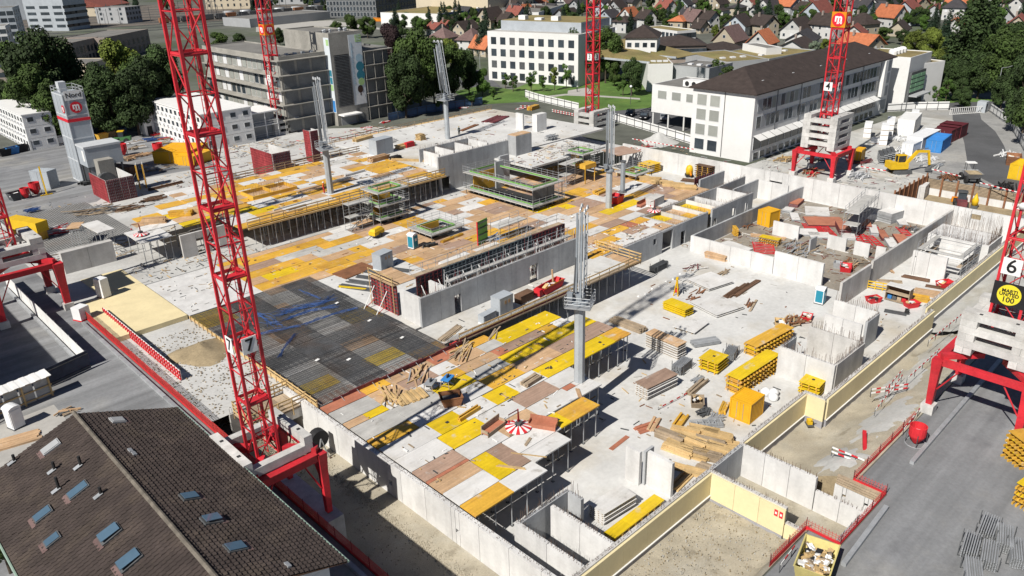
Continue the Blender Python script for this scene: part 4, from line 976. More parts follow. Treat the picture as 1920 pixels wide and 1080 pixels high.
far('long brown brick apartment row with roof domes near the railway',(205,114),(285,94),(188,106),12.5,mBrick,mFlatR,(1,4.3),(9,6),1.6,2.2,zref=G)
far('pale low brick house behind the left tree group',(165,142),(212,130),(140,132),7.5,mWallC,mFlatR,(1,),(6,4),1.3,1.6,zref=G)
far('grey brick apartment block at the left edge with roof domes',(30,168),(52,158),(-40,176),13.5,mBrick,mFlatR,(1,4.2,7.2),(4,6),2.6,1.5,zref=G)
far('long flat depot shed beside the tracks',(470,52),(620,36),(390,52),8,mWallG,mFlatR,zref=G)
far('yellow station house with arched windows at the top',(470,16),(490,10),(384,20),18,mWallC,mRoofBr,(2,6,10),(3,7),1.3,2,zref=G)
far('grey warehouse with dark gabled roof at the top by the railway',(575,8),(640,-4),(475,12),12,mWallG,mRoofD,(2,),(6,5),2,2,False,'gable',4,zref=G)
far('red-roofed farmhouse beyond the railway at top left',(198,30),(245,22),(193,26),10,mWallC,mRoofR,(2,5),(4,2),1.3,1.4,False,'gable',5,zref=G)
far('grey scaffolded building beyond the railway',(240,44),(268,40),(228,40),13,mWallG,mFlatR,(2,5,8),(5,3),1.6,1.6,zref=G)
# tank wagons on the tracks
for k in range(8):
    p=g(418+k*32,30-k*2.2,G+1); q=g(440+k*32,28.6-k*2.2,G+1); d=(q-p); 
    t=thing('tank_wagon','grey tank wagon standing on the far railway tracks','rail wagon',(p.x,p.y,G),math.atan2(d.y,d.x),'tank wagons on the railway')
    L=max(8,d.length*.9); MB().tube((.5,0,2.6),(L-.5,0,2.6),1.5,12).obj('tank',mSteel if k%2 else mWallG,t,True); box(t,'chassis',0,L,-1.2,1.2,.7,1.1,mSteelD)
    for x in (1.5,2.8,L-2.8,L-1.5): MB().tube((x,-1,.45),(x,1,.45),.45,10).obj('wheel_set',mBlack,t)
# houses ------------------------------------------------------------------
def house(px,py,a,b,h,rise,rz,wm,rm,label,kind=0,chim=True,group=None):
    c=g(px,py,G); t=thing('house',label,'house',(c.x,c.y,G),rz,group); a*=.74; b*=.74; rise*=.74; h*=.74
    MB().bx(-a/2,a/2,-b/2,b/2,0,h).obj('wall',wm,t)
    o=.8
    if kind==0:    # gable, ridge along local x
        mb=MB(); th=.25
        for s in (-1,1):
            y=s*(b/2+o); zz=h-o*rise/(b/2)
            mb.add([(-a/2-o,y,zz),(a/2+o,y,zz),(a/2+o,0,h+rise),(-a/2-o,0,h+rise),(-a/2-o,y,zz+th),(a/2+o,y,zz+th),(a/2+o,0,h+rise+th),(-a/2-o,0,h+rise+th)],
              [(0,1,2,3),(4,7,6,5),(0,4,5,1),(1,5,6,2),(2,6,7,3),(3,7,4,0)])
        mb.obj('roof',rm,t)
        for x in (-a/2+.01,a/2-.01): MB().add([(x,-b/2,h-.01),(x,b/2,h-.01),(x,0,h+rise-.02)],[(0,1,2)]).obj('gable_wall',wm,t)
    else:
        mb=MB(); i=b/2*.95 if a>=b else 0; A,B,C,D=(-a/2-o,-b/2-o,h-.2),(a/2+o,-b/2-o,h-.2),(a/2+o,b/2+o,h-.2),(-a/2-o,b/2+o,h-.2)
        r0,r1=(-a/2+i,0,h+rise),(a/2-i,0,h+rise)
        mb.add([A,B,C,D,r0,r1],[(0,1,5,4),(2,3,4,5),(3,0,4),(1,2,5),(0,3,2,1)]); mb.obj('roof',rm,t)
    if chim: cbox(t,'chimney',(a*.18,b*.16,h+rise+.2),(.7,.7,1.9),mWallC if chim==2 else mBrick)
    for z in ([1.0,3.6] if h>5 else [1.0]):
        for f,L,pos in (('-y',a,-b/2),('-x',b,-a/2),('+y',a,b/2),('+x',b,a/2)):
            n=max(2,int(L/3.2))
            for k in range(n): win(t,f,-L/2+L*(k+.5)/n,z,1.1,1.35,pos,True,mGlass if R_.random()<.75 else mFrame)
    if kind==0 and rise>3:
        for f,pos in (('-x',-a/2),('+x',a/2)): win(t,f,0,h+.7,1.2,1.2,pos,True)
    return t
W,B_,C_,Gr=M('house_white',(.42,.42,.41),.9,.08,.2,0,.15),M('house_bluish',(.33,.37,.41),.9,.08,.2,0,.1),M('house_cream',(.34,.30,.23),.9,.08,.2,0,.12),mWallG; br,og,rd,dk,pu=mRoofBr,mRoofO,mRoofR,mRoofD,mRoofP
H_=[(1179,46,13,10,6.5,5,.2,W,og,'white house with bright orange roof behind the apartment hip roof',0),
(1211,52,11,9,7,4.5,1.2,W,br,'white gabled house with brown roof right of the orange roof',0),
(1171,60,13,10,7,3,.1,W,br,'white block house with low dark roof behind the copper beech',1),
(1142,44,15,11,5,4.5,.2,B_,dk,'blue-grey house with dark roof beside the third mast',0),
(1150,24,26,12,5,5,.2,Gr,dk,'long dark-roofed row behind the third mast',0),
(1084,22,18,12,5,5,.3,Gr,dk,'dark-roofed house left of the third mast at the top',0),
(1062,38,18,10,4.5,4,.1,Gr,br,'low brown-roofed house behind the silver shrub',0),
(1031,30,15,11,5,4.5,1.4,W,dk,'white gabled house with dark roof behind the cubic office',0),
(1010,36,12,10,5,4.5,1.5,B_,br,'bluish gabled house beside the tall conifer',0),
(975,40,13,10,5,4.5,.2,C_,br,'brown-roofed house behind the tall conifer',0),
(1274,52,14,10,5,3,.2,C_,og,'cream house with low orange hip roof behind the terrace building',1),
(1300,52,14,11,5.5,6,1.2,C_,pu,'steep brown-roofed house right of the orange hip roof',0),
(1327,54,12,9,7,4,1.3,W,br,'white gabled house beside the pale shrub',0),
(1313,62,8,7,4,3.5,1.3,C_,br,'small brown-roofed cottage below the steep roof',0),
(1368,90,17,12,5,6.5,.15,C_,pu,'cream house with purple-brown roof and tall pale chimney',0,2),
(1384,66,18,13,6.5,5.5,.25,B_,br,'pale blue house with brown roof behind the tall chimney house',0),
(1430,66,14,11,7,4.5,1.2,C_,br,'grey-cream gabled house with brown roof behind the orange roof',0),
(1427,100,14,11,6,5.5,.2,W,og,'white house with orange roof in front of the hip-roof office',0),
(1350,34,14,9,6,1.2,.2,W,br,'flat white box house among dark trees',1,0),
(1381,28,15,10,6,2,.2,C_,dk,'cream house with shallow dark roof, upper middle',1),
(1412,42,18,12,6,5,.4,W,dk,'white wide-gabled house with dark roof, upper middle',0),
(1445,27,36,13,6,6,.15,W,dk,'long dark-roofed house with row of white dormers',0),
(1290,44,12,10,5.5,5,1.2,B_,dk,'dark steep-roofed house among trees left of the brown roof',0),
(1282,22,14,10,6,4.5,.3,B_,dk,'bluish house with dark roof at the top among trees',0),
(1236,12,12,10,8,3,.2,C_,dk,'yellowish tall house at the top beside a dark roof',1),
(1532,38,27,14,6,7,.15,B_,rd,'big house with red roof and white dormer left of the fourth mast',0),
(1494,70,20,13,5,6,.15,W,br,'white house with wide brown roof below the red roof house',0),
(1549,70,15,12,8,5,1.3,W,br,'white half-timbered house with green shutters beside the fourth mast',0),
(1503,86,20,14,4,4,.3,W,dk,'low house with broad dark blue roof behind the light green tree',0),
(1493,101,19,13,4,3.5,.2,W,br,'low white-gabled house with mossy brown roof on the green roofs edge',0),
(1617,28,12,10,6,4.5,1.3,B_,dk,'bluish gabled house right of the fourth mast at the top',0),
(1641,28,14,10,5,4.5,1.3,B_,dk,'second bluish gabled house right of the fourth mast',0),
(1615,62,15,12,6,5.5,1.2,C_,br,'cream house with brown hip roof right of the orange emblem board',1),
(1600,78,14,11,5,4,.3,W,rd,'white house with dull red roof behind the fourth mast',0),
(1612,96,18,13,4,4.5,1.3,C_,og,'low house with orange roof behind the dark hip roof corner',0),
(1667,50,16,11,7,6,1.2,W,og,'white steep-gabled house with orange roof below the red apartment roof',0),
(1697,44,26,14,8.5,6,.2,B_,rd,'apartment house with red roof and stacked balconies',0),
(1684,66,14,9,4,4,.2,C_,br,'low brown-roofed house with twin gables above the yellow-green tree',0),
(1652,24,40,13,6,5,.1,W,dk,'long dark-roofed terrace at the top right of the fourth mast',0),
(1727,18,16,11,6,5,1.2,C_,dk,'cream gabled house with dark roof at the top right',0),
(1787,36,14,13,8,6,.2,W,dk,'white house with dark mansard roof and little dormer',1),
(1788,58,10,8,4,3.5,.2,W,og,'small white house with bright orange roof among tall trees',0),
(1752,30,16,10,4,4,.2,Gr,rd,'brown-red long roof left of the mansard house',0),
(1905,64,18,12,5,5.5,.2,C_,rd,'cream house with weathered red roof at the right edge',0),
(1880,46,13,10,5,5,.3,Gr,dk,'dark grey-roofed house left of the right-edge house',0),
(1860,32,15,10,4,3.5,.2,Gr,rd,'low red-roofed house among trees at the top right',0),
(1905,24,15,10,4,3.5,.2,Gr,rd,'red-roofed house in the top right corner',0),
(819,66,12,9,5,3,1.4,W,rd,'white house with rounded gable beside a dark red roof',0),
(838,64,10,9,5,4,1.3,W,rd,'white house with dark red roof behind the hall street',0),
(833,88,12,12,6,5,.2,C_,pu,'cream cottage with steep brown hip roof among trees',1),
(887,97,13,12,7,5.5,.2,W,pu,'white villa with grey-brown hip roof left of the cubic office',1),
(873,66,16,10,4.5,4.5,.2,C_,br,'brown-roofed house behind the white villa',0),
(920,50,22,13,6,7,.3,C_,br,'large brown-roofed gabled house above the white villa',0),
(952,52,14,11,5,5.5,1.2,C_,br,'steep brown gabled house beside the large brown roof',0),
(909,104,13,9,5,5,1.5,C_,og,'red-brown-roofed cream house next to the cubic office',0),
(862,52,20,12,4,4,.2,Gr,br,'dull brown long roof beside the blue hall',0)]
for e in H_: house(*e)
hr=random.Random(41)
for k in range(58):
    px=hr.uniform(985,1915); py=hr.uniform(2,30)
    if k>44: px=hr.uniform(780,1000); py=hr.uniform(20,48)
    house(px,py,hr.uniform(13,20),hr.uniform(11,14),hr.choice((5,6,7)),hr.uniform(4,6.5),hr.choice((.15,.3,1.2,1.45)),hr.choice((W,W,B_,C_,Gr)),hr.choice((br,br,dk,rd,pu,og,br)),'small distant house in the dense roofscape at the top of the view',0,True,'distant houses of the roofscape')
# ---------------------------------------------------------------- trees
mLeafs=[M('leaf_dark',(.028,.050,.013),.8,.55,.4,0,.25),M('leaf_mid',(.042,.072,.014),.8,.55,.4,0,.2),M('leaf_light',(.10,.13,.020),.8,.35,.3,0,.2),M('leaf_purple',(.024,.013,.014),.8,.35,.3,0,.2),M('leaf_conifer',(.014,.030,.015),.8,.35,.3,0,.2),M('leaf_silver',(.15,.19,.13),.8,.3,.3,0,.1),M('leaf_shrub',(.05,.10,.016),.8,.35,.3,0,.2)]
mBark=M('bark',(.07,.055,.04),.95,.3,1.5)
def crown_mesh(seed,kind,n):
    rr=random.Random(seed); mb=MB(); vs=mb.v; fs=mb.f; lobes=[]
    if kind=='round':
        for k in range(30):
            a=rr.uniform(0,6.28); z=rr.uniform(.22,.90); R0=.40*math.sin(math.pi*min(1,max(0,(z-.02)/1.02)))**.8; r=R0*rr.uniform(.25,.85)
            lobes.append((r*math.cos(a),r*math.sin(a),z,rr.uniform(.07,.15)))
    elif kind=='cone':
        for k in range(34):
            z=.06+.92*k/34; R0=.24*(1-z)+.015; a=rr.uniform(0,6.28); lobes.append((R0*.5*math.cos(a),R0*.5*math.sin(a),z,R0*.7+.01))
    elif kind=='column':
        for k in range(34):
            z=.08+.88*k/34; R0=.13*math.sin(math.pi*min(1,.15+z*.82))+.015; a=rr.uniform(0,6.28); lobes.append((R0*.55*math.cos(a),R0*.55*math.sin(a),z,R0*.75))
    else:
        for k in range(16):
            a=rr.uniform(0,6.28); r=rr.uniform(.03,.24); z=rr.uniform(.32,.93); lobes.append((r*math.cos(a),r*math.sin(a),z,rr.uniform(.05,.11)))
    tot=sum(l[3]**2 for l in lobes); ls={'round':.019,'cone':.016,'column':.013,'loose':.022}[kind]
    for l in lobes:
        for k in range(int(n*l[3]**2/tot)):
            d=Vector((rr.gauss(0,1),rr.gauss(0,1),rr.gauss(0,1))).normalized(); q=rr.uniform(.45,1.12)**.6
            c=Vector((l[0],l[1],l[2]))+d*l[3]*q
            nrm=(d+Vector((rr.uniform(-.8,.8),rr.uniform(-.8,.8),rr.uniform(-.4,1.0)))).normalized()
            u=nrm.orthogonal().normalized(); v=nrm.cross(u); a=rr.uniform(0,3.14); u,v=u*math.cos(a)+v*math.sin(a),v*math.cos(a)-u*math.sin(a)
            s=ls*rr.uniform(.6,1.3); i=len(vs)
            vs+=[tuple(c-u*s-v*s*.35),tuple(c+u*s*.2-v*s*.7),tuple(c+u*s+v*s*.2),tuple(c-u*s*.1+v*s*.7)]; fs.append((i,i+1,i+2,i+3)); mb.m.append(0)
    return mb.mesh('crown_'+kind,mLeafs[0]),lobes
_tree={}
def rr_(a,b,l): return a+(b-a)*abs(math.sin(l[0]*97+l[1]*31))
def tree_meshes(kind,var):
    key=(kind,var)
    if key not in _tree:
        cm,lobes=crown_mesh(var*13+5,kind,{'round':13000,'cone':6000,'column':9000,'loose':2600}[kind])
        mb=MB(); mb.tube((0,0,-.02),(0,0,.5 if kind=='round' else .9),.022,7,r2=.010 if kind=='round' else .004)
        for l in lobes[:14 if kind in('round','loose') else 0]: mb.tube((0,0,rr_(.15,.42,l)),(l[0],l[1],l[2]),.008,5,r2=.003)
        _tree[key]=(cm,mb.mesh('trunk_'+kind,mBark))
    return _tree[key]
def hpx(px,py,top,z):
    w=g(px,py,z); lo,hi=0.0,90.0
    for _ in range(40):
        m=(lo+hi)/2; q=Vector((w.x,w.y,z+m-CAMH)); c=q.dot(CF); yy=540-FPX*q.dot(CU)/c
        if yy>top: lo=m
        else: hi=m
    return lo
def tree(px,py,H,kind,mi,label,wid=1.0,var=0,z=G,group=None):
    c=g(px,py,z); t=thing({'round':'broadleaf_tree','cone':'conifer_tree','column':'poplar_tree','loose':'young_tree'}[kind],label,'tree',(c.x,c.y,z),R_.uniform(0,6.28),group)
    cm,tm=tree_meshes(kind,var%3); t.scale=(H*wid,H*wid,H)
    o=link('crown',cm,t); o.material_slots[0].link='OBJECT'; o.material_slots[0].material=mLeafs[mi]; link('trunk',tm,t); return t
T_=[(62,240,78,'round',1,'mid green tall tree behind the left container cabins',.75),(108,246,50,'round',0,'tallest dark tree left of the silo tower top',.8),(138,240,85,'round',0,'dark tree directly behind the silo tower',.8),(85,263,122,'round',1,'bright green bushy tree beside the left cabins',.85),(112,268,150,'round',1,'green tree at the foot of the silo tower',.8),(15,216,150,'round',0,'low dark tree behind the left cabins',.9),
(245,222,72,'round',2,'yellow-green tall tree behind the silo yard',.68),(188,252,140,'round',0,'dark tree right of the silo top',.95),(222,258,135,'round',0,'dark tree in the middle of the yard tree belt',.95),(262,254,125,'round',0,'dark green tree in the yard belt near the white cabins',.9),(298,244,105,'round',0,'dark tree left of the nearest red mast',.85),(322,232,85,'round',0,'shadowed tree behind the nearest red mast',.8),(160,260,150,'round',0,'low dark tree in the belt behind the silo',1.0),(285,228,100,'round',1,'deep green tree above the white cabins',.8),(205,240,118,'round',0,'tall shadowed tree in the middle of the yard belt',.8),
(415,100,60,'round',1,'small tree group on the left of the old block roof',1.3),(452,94,62,'round',0,'low dark tree beyond the old block',1.3),(525,85,52,'round',0,'round dark tree behind the second mast',1.0),(660,72,27,'round',1,'green tree behind the banner tower',1.1),(690,72,30,'round',1,'wide green tree right of the tower roof',1.1),(632,70,40,'round',1,'low green tree behind the tower roof edge',1.3),
(738,135,44,'round',3,'dark purple copper beech behind the gallery wing',.85),(790,212,50,'round',1,'huge green tree right of the gallery wing',.72),(762,222,95,'round',0,'dark tree at the foot of the gallery wing',.75),(815,200,72,'round',1,'large green tree behind the leaning boom',.7),(848,188,80,'round',1,'olive green tree right of the leaning boom',.75),(880,178,92,'round',0,'dark round tree near the lamp post street',.75),(845,128,72,'round',2,'olive tree in front of the cream cottage',.85),(868,140,92,'round',0,'dark small tree in front of the white villa',.9),(832,212,165,'loose',6,'thin shrub tree beside the leaning boom column',1.0),(905,180,128,'round',6,'small green tree left of the cubic office',.7),
(848,80,45,'cone',4,'slim dark conifer beside the blue hall',1.0),(882,90,36,'cone',4,'dark conifer next to the white villa',1.0),(903,104,40,'cone',4,'tall dark conifer left of the cubic office',1.1),(926,84,42,'cone',4,'dark conifer behind the cubic office edge',1.2),(990,62,-2,'cone',4,'tall spruce behind the cubic office roof',1.0),
(1088,156,48,'round',0,'big dark tree left of the third mast',.8),(1135,156,50,'round',1,'big dark tree right of the third mast',.75),(1112,150,44,'round',0,'large dark green tree behind the third mast',.8),
(948,166,138,'loose',6,'young park tree left of the cubic office front',1.2),(962,172,140,'loose',6,'young park tree in front of the left windows',1.2),(996,173,134,'loose',6,'second young park tree in front of the cubic office',1.1),(1018,172,142,'loose',6,'small young park tree near the ramp',1.1),(1040,170,124,'loose',2,'light green young tree in front of the white facade',.8),(1062,166,120,'loose',6,'dark young tree near the park square',.8),(1152,162,116,'round',1,'leafy park tree right of the third mast',.8),(1184,180,108,'round',0,'dark park tree beside the pale path',.75),(1168,180,140,'loose',6,'thin park tree on the lawn',1.0),(1230,210,196,'loose',6,'small tree beside the black cars',1.2),(925,188,165,'loose',6,'low shrub tree on the left lawn end',1.3),(885,200,172,'loose',6,'low shrub tree beside the side street',1.3),
(1340,168,112,'loose',1,'feathery tree in front of the green roofs',1.2),(1362,176,122,'loose',1,'second feathery tree beside the hip roof corner',1.2),
(1340,72,46,'round',2,'pale green shrub tree among the houses',1.0),(1362,66,48,'round',2,'light green tree beside the white gabled house',1.0),(1088,50,28,'round',5,'silver-leaved shrub beside the third mast',1.1),(1040,52,30,'round',6,'round green bush behind the cubic office',1.3),
(1545,104,72,'round',2,'light yellow-green tree left of the fourth mast',.9),(1525,106,76,'round',5,'grey-green tree behind the low brown roof',.9),(1415,98,80,'round',6,'dark bush in front of the orange roof house',1.4),
(1655,82,50,'round',1,'green hedge tree behind the school roof',1.3),(1690,84,55,'round',0,'dark hedge tree behind the school vents',1.3),(1712,112,56,'round',2,'yellow-green round tree behind the school, left',1.0),(1742,118,52,'round',2,'yellow-green round tree behind the school, right',.95),(1762,150,85,'round',2,'olive tree beside the school wing',.7),
(1768,100,14,'cone',4,'tall dark spruce right of the school',1.0),(1800,170,-28,'column',0,'very tall dark poplar at the right',1.25),(1828,160,-22,'column',0,'second tall dark poplar at the right',1.2),(1785,188,110,'round',0,'dark tree behind the barrier gate',.85),(1832,186,95,'round',0,'green tree behind the street lamp',.9),(1862,188,50,'round',1,'large green tree by the street lamp',.8),(1898,182,56,'round',1,'large bright green tree at the right edge',.85),(1812,172,80,'round',0,'dark green tree between poplar and street',.8),(1916,250,100,'round',0,'shaded tree at the right edge beside the fence',.7),(1938,280,120,'round',1,'tree cut off by the right edge',.7),(1898,216,100,'round',0,'dark tree above the right fence',.7),
(1755,198,160,'loose',6,'young birch on the verge by the gate',1.1),(1735,192,155,'loose',6,'young birch beside the school entrance',1.1),(1772,192,148,'loose',6,'second young birch on the verge',1.0),(1716,196,168,'loose',6,'small verge tree at the school forecourt',1.2),(1800,194,150,'loose',0,'dark thin tree on the verge near the gate',1.0)]
for k,e in enumerate(T_): tree(e[0],e[1],hpx(e[0],e[1],e[2],G),e[3],e[4],e[5],wid=e[6],var=k)
for k,(px,b,tp,w,l) in enumerate(((1885,130,40,.9,'dark tree mass left of the right-edge red roof'),(1910,140,60,.9,'dark tree at the right edge below the red roof'),(1850,120,30,.9,'dark tree between the poplars and the red roof'),(1780,150,70,.8,'dark tree in the gap right of the school wing'),(1800,205,165,1.2,'low dark shrub tree along the verge'),(1875,205,140,.9,'dark shrub tree behind the gate cabin'))): tree(px,b,hpx(px,b,tp,G),'round',0,l,w,k)
t=tree(20,1075,5.5,'round',1,'green bush at the bottom left corner of the tiled house',.9,1)
# trees between the far houses: nothing in the photo tells them apart
rr=random.Random(77)
for k in range(260):
    px=rr.uniform(740,1920) if k<215 else rr.uniform(-20,640); py=rr.uniform(1,62) if k<215 else rr.uniform(4,24)
    if k<215 and px<960: py=rr.uniform(40,70)
    kind='cone' if rr.random()<.25 else 'round'
    tree(px,py,rr.uniform(5,9) if kind=='round' else rr.uniform(8,14),kind,4 if kind=='cone' else rr.choice((0,1,1,0,6)),'dark garden tree among the distant houses and tracks',1.0 if kind=='round' else .9,k,group='garden trees among the distant houses')
# ---------------------------------------------------------------- near house with tiled roof
HX0,HX1,HR=3.34,17.65,10.6; HZE,HZR=10.4,13.1; HY0,HY1=33.7,58.6
NH=thing('tiled_house','near house with dark brown tiled roof, skylights and vent pipes','house',(0,0,G))
MB().bx(HX0+.9,HX1-.9,HY0+.6,HY1-.6,0,HZE-G-.15).obj('wall',mWallW,NH)
for y in (HY0+.61,HY1-.61): MB().add([(HX0+.9,y,HZE-G-.16),(HX1-.9,y,HZE-G-.16),(HR,y,HZR-G-.35)],[(0,1,2)]).obj('gable_wall',mWallW,NH)
mTile=M('roof_tile',(.052,.040,.036),.9,.28,.7,0,0,.3,fine=9,col2=(.085,.066,.052),stain=.9,splash=((.22,.20,.15),5.0,.66,.8)); mTileR=M('ridge_tile',(.13,.115,.095),.9,.3,1.5,0,.2)
def tiles(xe,sgn):
    mb=MB(); L=math.hypot(HR-xe,HZR-HZE); n=23; ux=(HR-xe)/L; uz=(HZR-HZE)/L; c=L/n; nxv=(-uz*(1 if ux>0 else -1)); nz=abs(ux)
    nrm=Vector((-uz if ux>0 else uz,0,abs(ux))); nt=int((HY1-HY0)/.34); rr=random.Random(4+sgn)
    for i in range(n):
        for j in range(nt):
            a=i*c; b=a+c*1.08; y0=HY0+j*.34; y1=y0+.305; lift=.075+rr.uniform(0,.03)
            def p(s,y,h): return (xe+ux*s+nrm.x*h,y,HZE-G+uz*s+nrm.z*h)
            k=len(mb.v); ym=(y0+y1)/2
            mb.v+=[p(a,y0,lift-.02),p(a,ym,lift+.03),p(a,y1,lift-.02),p(b,y0,.0),p(b,ym,.03),p(b,y1,.0),p(a,y0,-.03),p(a,y1,-.03)]
            mb.f+=[(k,k+1,k+4,k+3),(k+1,k+2,k+5,k+4),(k+6,k+7,k+2,k+1,k)]; mb.m+=[0,0,0]
    o=mb.obj('roof_tiles',mTile,NH); o['kind']='stuff'
    # closed roof board below
    return o
tiles(HX1,1); tiles(HX0,2)
mb=MB(); d=.12
mb.add([(HX0-.05,HY0,HZE-G-.08),(HR,HY0,HZR-G-.06),(HX1+.05,HY0,HZE-G-.08),(HX0-.05,HY1,HZE-G-.08),(HR,HY1,HZR-G-.06),(HX1+.05,HY1,HZE-G-.08),(HR,HY0,HZR-G-.3),(HR,HY1,HZR-G-.3)],[(0,3,4,1),(1,4,5,2),(0,1,2,6),(3,7,5,4),(0,6,7,3),(6,2,5,7)])
mb.obj('roof_deck',mWoodD,NH)
for k in range(63): 
    o=link('ridge_tile',_mats.get('_rt') or _mats.setdefault('_rt',MB().tube((0,-.2,0),(0,.21,.03),.14,8,r2=.16).mesh('ridge_tile',mTileR)),NH); o.location=(HR,HY1-.2-k*.39,HZR-G+.04)
rod(NH,'gutter',(HX1+.12,HY0,HZE-G-.05),(HX1+.12,HY1,HZE-G-.05),.16,M('copper_gutter',(.22,.30,.25),.6,.1)); rod(NH,'gutter',(HX0-.12,HY0,HZE-G-.05),(HX0-.12,HY1,HZE-G-.05),.16,M('copper_gutter',(.22,.30,.25),.6,.1))
def onroof(px,py):
    d=CR*((px-960)/FPX)+CU*((540-py)/FPX)+CF; o=Vector((0,0,CAMH)); best=None
    for xe in (HX1,HX0):
        L=math.hypot(HR-xe,HZR-HZE); nrm=Vector((-(HZR-HZE)/L if xe<HR else (HZR-HZE)/L,0,abs(HR-xe)/L)); p0=Vector((HR,0,HZR))
        t=(p0-o).dot(nrm)/d.dot(nrm); q=o+d*t
        if (xe>HR)==(q.x>HR): best=(q,nrm,xe)
    return best
mSky=M('skylight_glass',(.07,.12,.17),.08,.1,.3,0,.1,spec=.8)
def skylight(px,py,w=.95,l=1.25,glass=True,op=.0):
    q,nrm,xe=onroof(px,py); s=1 if xe>HR else -1; ang=math.atan2(HZR-HZE,abs(HR-xe))*s
    f=cbox(NH,'skylight',(q.x+nrm.x*.1,q.y,q.z-G+nrm.z*.1),(l,w,.14),mSteelD if glass else mWallG,(0,ang,0))
    p=cbox(NH,'skylight_pane',(q.x+nrm.x*(.2+op),q.y,q.z-G+nrm.z*(.2+op)),(l-.16,w-.16,.04),mSky if glass else mWallG,(0,ang*(1-op*1.5),0))
    cbox(NH,'flashing',(q.x+s*(l/2+.16)*math.cos(ang),q.y,q.z-G-abs((l/2+.16)*math.sin(ang))+.08),(.34,w+.2,.03),mRoofP,(0,ang,0))
for e in ((97,840,.9,1.3,False,0),(148,921,.9,1.4,True,0),(82,966,.9,1.2,True,0),(100,1014,.8,1.0,True,0),(208,1003,1.0,1.35,True,.12),(245,1053,1.0,1.4,True,.12),(220,790,.9,1.0,False,0),(355,934,.9,1.1,True,.03),(396,978,.9,1.15,True,.12),(441,1029,.95,1.2,True,.02)): skylight(*e)
for (px,py,h) in ((28,866,.6),(103,882,.7),(152,874,.8),(111,918,1.0),(190,928,.6)):
    q,nrm,xe=onroof(px,py); MB().tube((q.x,q.y,q.z-G-.1),(q.x,q.y,q.z-G+h),.1,8).obj('vent_pipe',mBlack,NH); cbox(NH,'vent_flashing',(q.x-.2,q.y,q.z-G+.06),(.6,.35,.04),mSteel,(0,-math.atan2(HZR-HZE,HR-HX0),0))
for (px,py) in ((245,847),(252,853),(540,1062)):
    q,nrm,xe=onroof(px,py); cbox(NH,'snow_guard',(q.x,q.y,q.z-G+.12),(.25,.5,.12),mSteel,(0,.3,0))
# ---------------------------------------------------------------- item builders
def wc(a,b=None): return a
def pstack(label,a,b,c,zt,zb,n,top,mid=None,cat='panel stack',name='panel_stack'):
    """stack of form panels: three top corners in the photo, top height, base height"""
    ct,lx,ly,an=rc(a,b,c,zt); t=thing(name,label,cat,(ct.x,ct.y,zb),an); H=zt-zb; hl=H/n
    for k in range(n):
        z=k*hl; e=R_.uniform(-.06,.06); e2=R_.uniform(-.05,.05)
        m=CM[top] if k==n-1 else CM[mid or top]
        box(t,'panel',-lx/2+e,lx/2+e,-ly/2+e2,ly/2+e2,z+hl*.72,z+hl-.01,m)
        nb=4 if hl>.15 else 3
        for i in range(nb):
            if lx>ly: y=-ly/2+ly*(i+.5)/nb; box(t,'bearer',-lx/2+.05+e,lx/2-.05+e,y-.05,y+.05,z,z+hl*.72-.005,mWoodO if mid!='Y' else mYel)
            else: x=-lx/2+lx*(i+.5)/nb; box(t,'bearer',x-.05,x+.05,-ly/2+.05+e2,ly/2-.05+e2,z,z+hl*.72-.005,mWoodO if mid!='Y' else mYel)
    return t
def pile(label,px,py,L,Wd,H,rz,mat=None,z=0.0,n=None,th=.1,messy=.03,cat='timber pile',name='timber_pile'):
    c=g(px,py,z); t=thing(name,label,cat,(c.x,c.y,z),rz); mat=mat or mWood; rr=random.Random(int(px*7+py))
    rows=max(1,int(H/th)); cols=max(1,n or int(Wd/.2)); w=Wd/cols
    for r in range(rows):
        for q in range(cols):
            if r==rows-1 and rr.random()<.25 and rows>1: continue
            l=L*rr.uniform(.86,1.0); y=-Wd/2+w*(q+.5)+rr.uniform(-messy,messy)
            cbox(t,'plank',(rr.uniform(-.1,.1),y,r*th+th/2),(l,w*.92,th*.9),mat,(0,0,rr.uniform(-messy,messy)*.8))
    return t
def props_b(label,px,py,L,rz,z=0.0,nr=4,nc=6,cage=True,mat=None,cat='prop bundle'):
    c=g(px,py,z); t=thing('prop_bundle',label,cat,(c.x,c.y,z),rz); rr=random.Random(int(px+py)); mat=mat or mSteel
    for r in range(nr):
        for q in range(nc):
            y=(q-(nc-1)/2)*.15; rod(t,'steel_prop',(-L/2+rr.uniform(-.08,.08),y,.16+r*.15),(L/2+rr.uniform(-.08,.08),y,.16+r*.15),.1,mat)
    if cage:
        w=nc*.08+.1
        for x in (-L*.35,L*.35):
            for s in (-1,1): rod(t,'cage_post',(x,s*w,0),(x,s*w,nr*.15+.3),.06,mSteelD,True)
            rod(t,'cage_bar',(x,-w,.06),(x,w,.06),.06,mSteelD,True)
    return t
def heap(label,px,py,L,n,z=0.0,mat=None,sp=.7,cat='heap',name='scrap_heap',th=.07,rz=0.0):
    c=g(px,py,z); t=thing(name,label,cat,(c.x,c.y,z),rz); rr=random.Random(int(px*3+py)); mats=mat if isinstance(mat,(list,tuple)) else [mat or mWoodO]
    for k in range(n):
        l=L*rr.uniform(.5,1); cbox(t,'piece',(rr.uniform(-sp,sp)*.6,rr.uniform(-sp,sp)*.6,th*.6+rr.uniform(0,.06)*n*.25),(l,rr.uniform(.08,.2),th),rr.choice(mats),(rr.uniform(-.08,.08),rr.uniform(-.1,.1),rr.uniform(-.6,.6)))
    return t
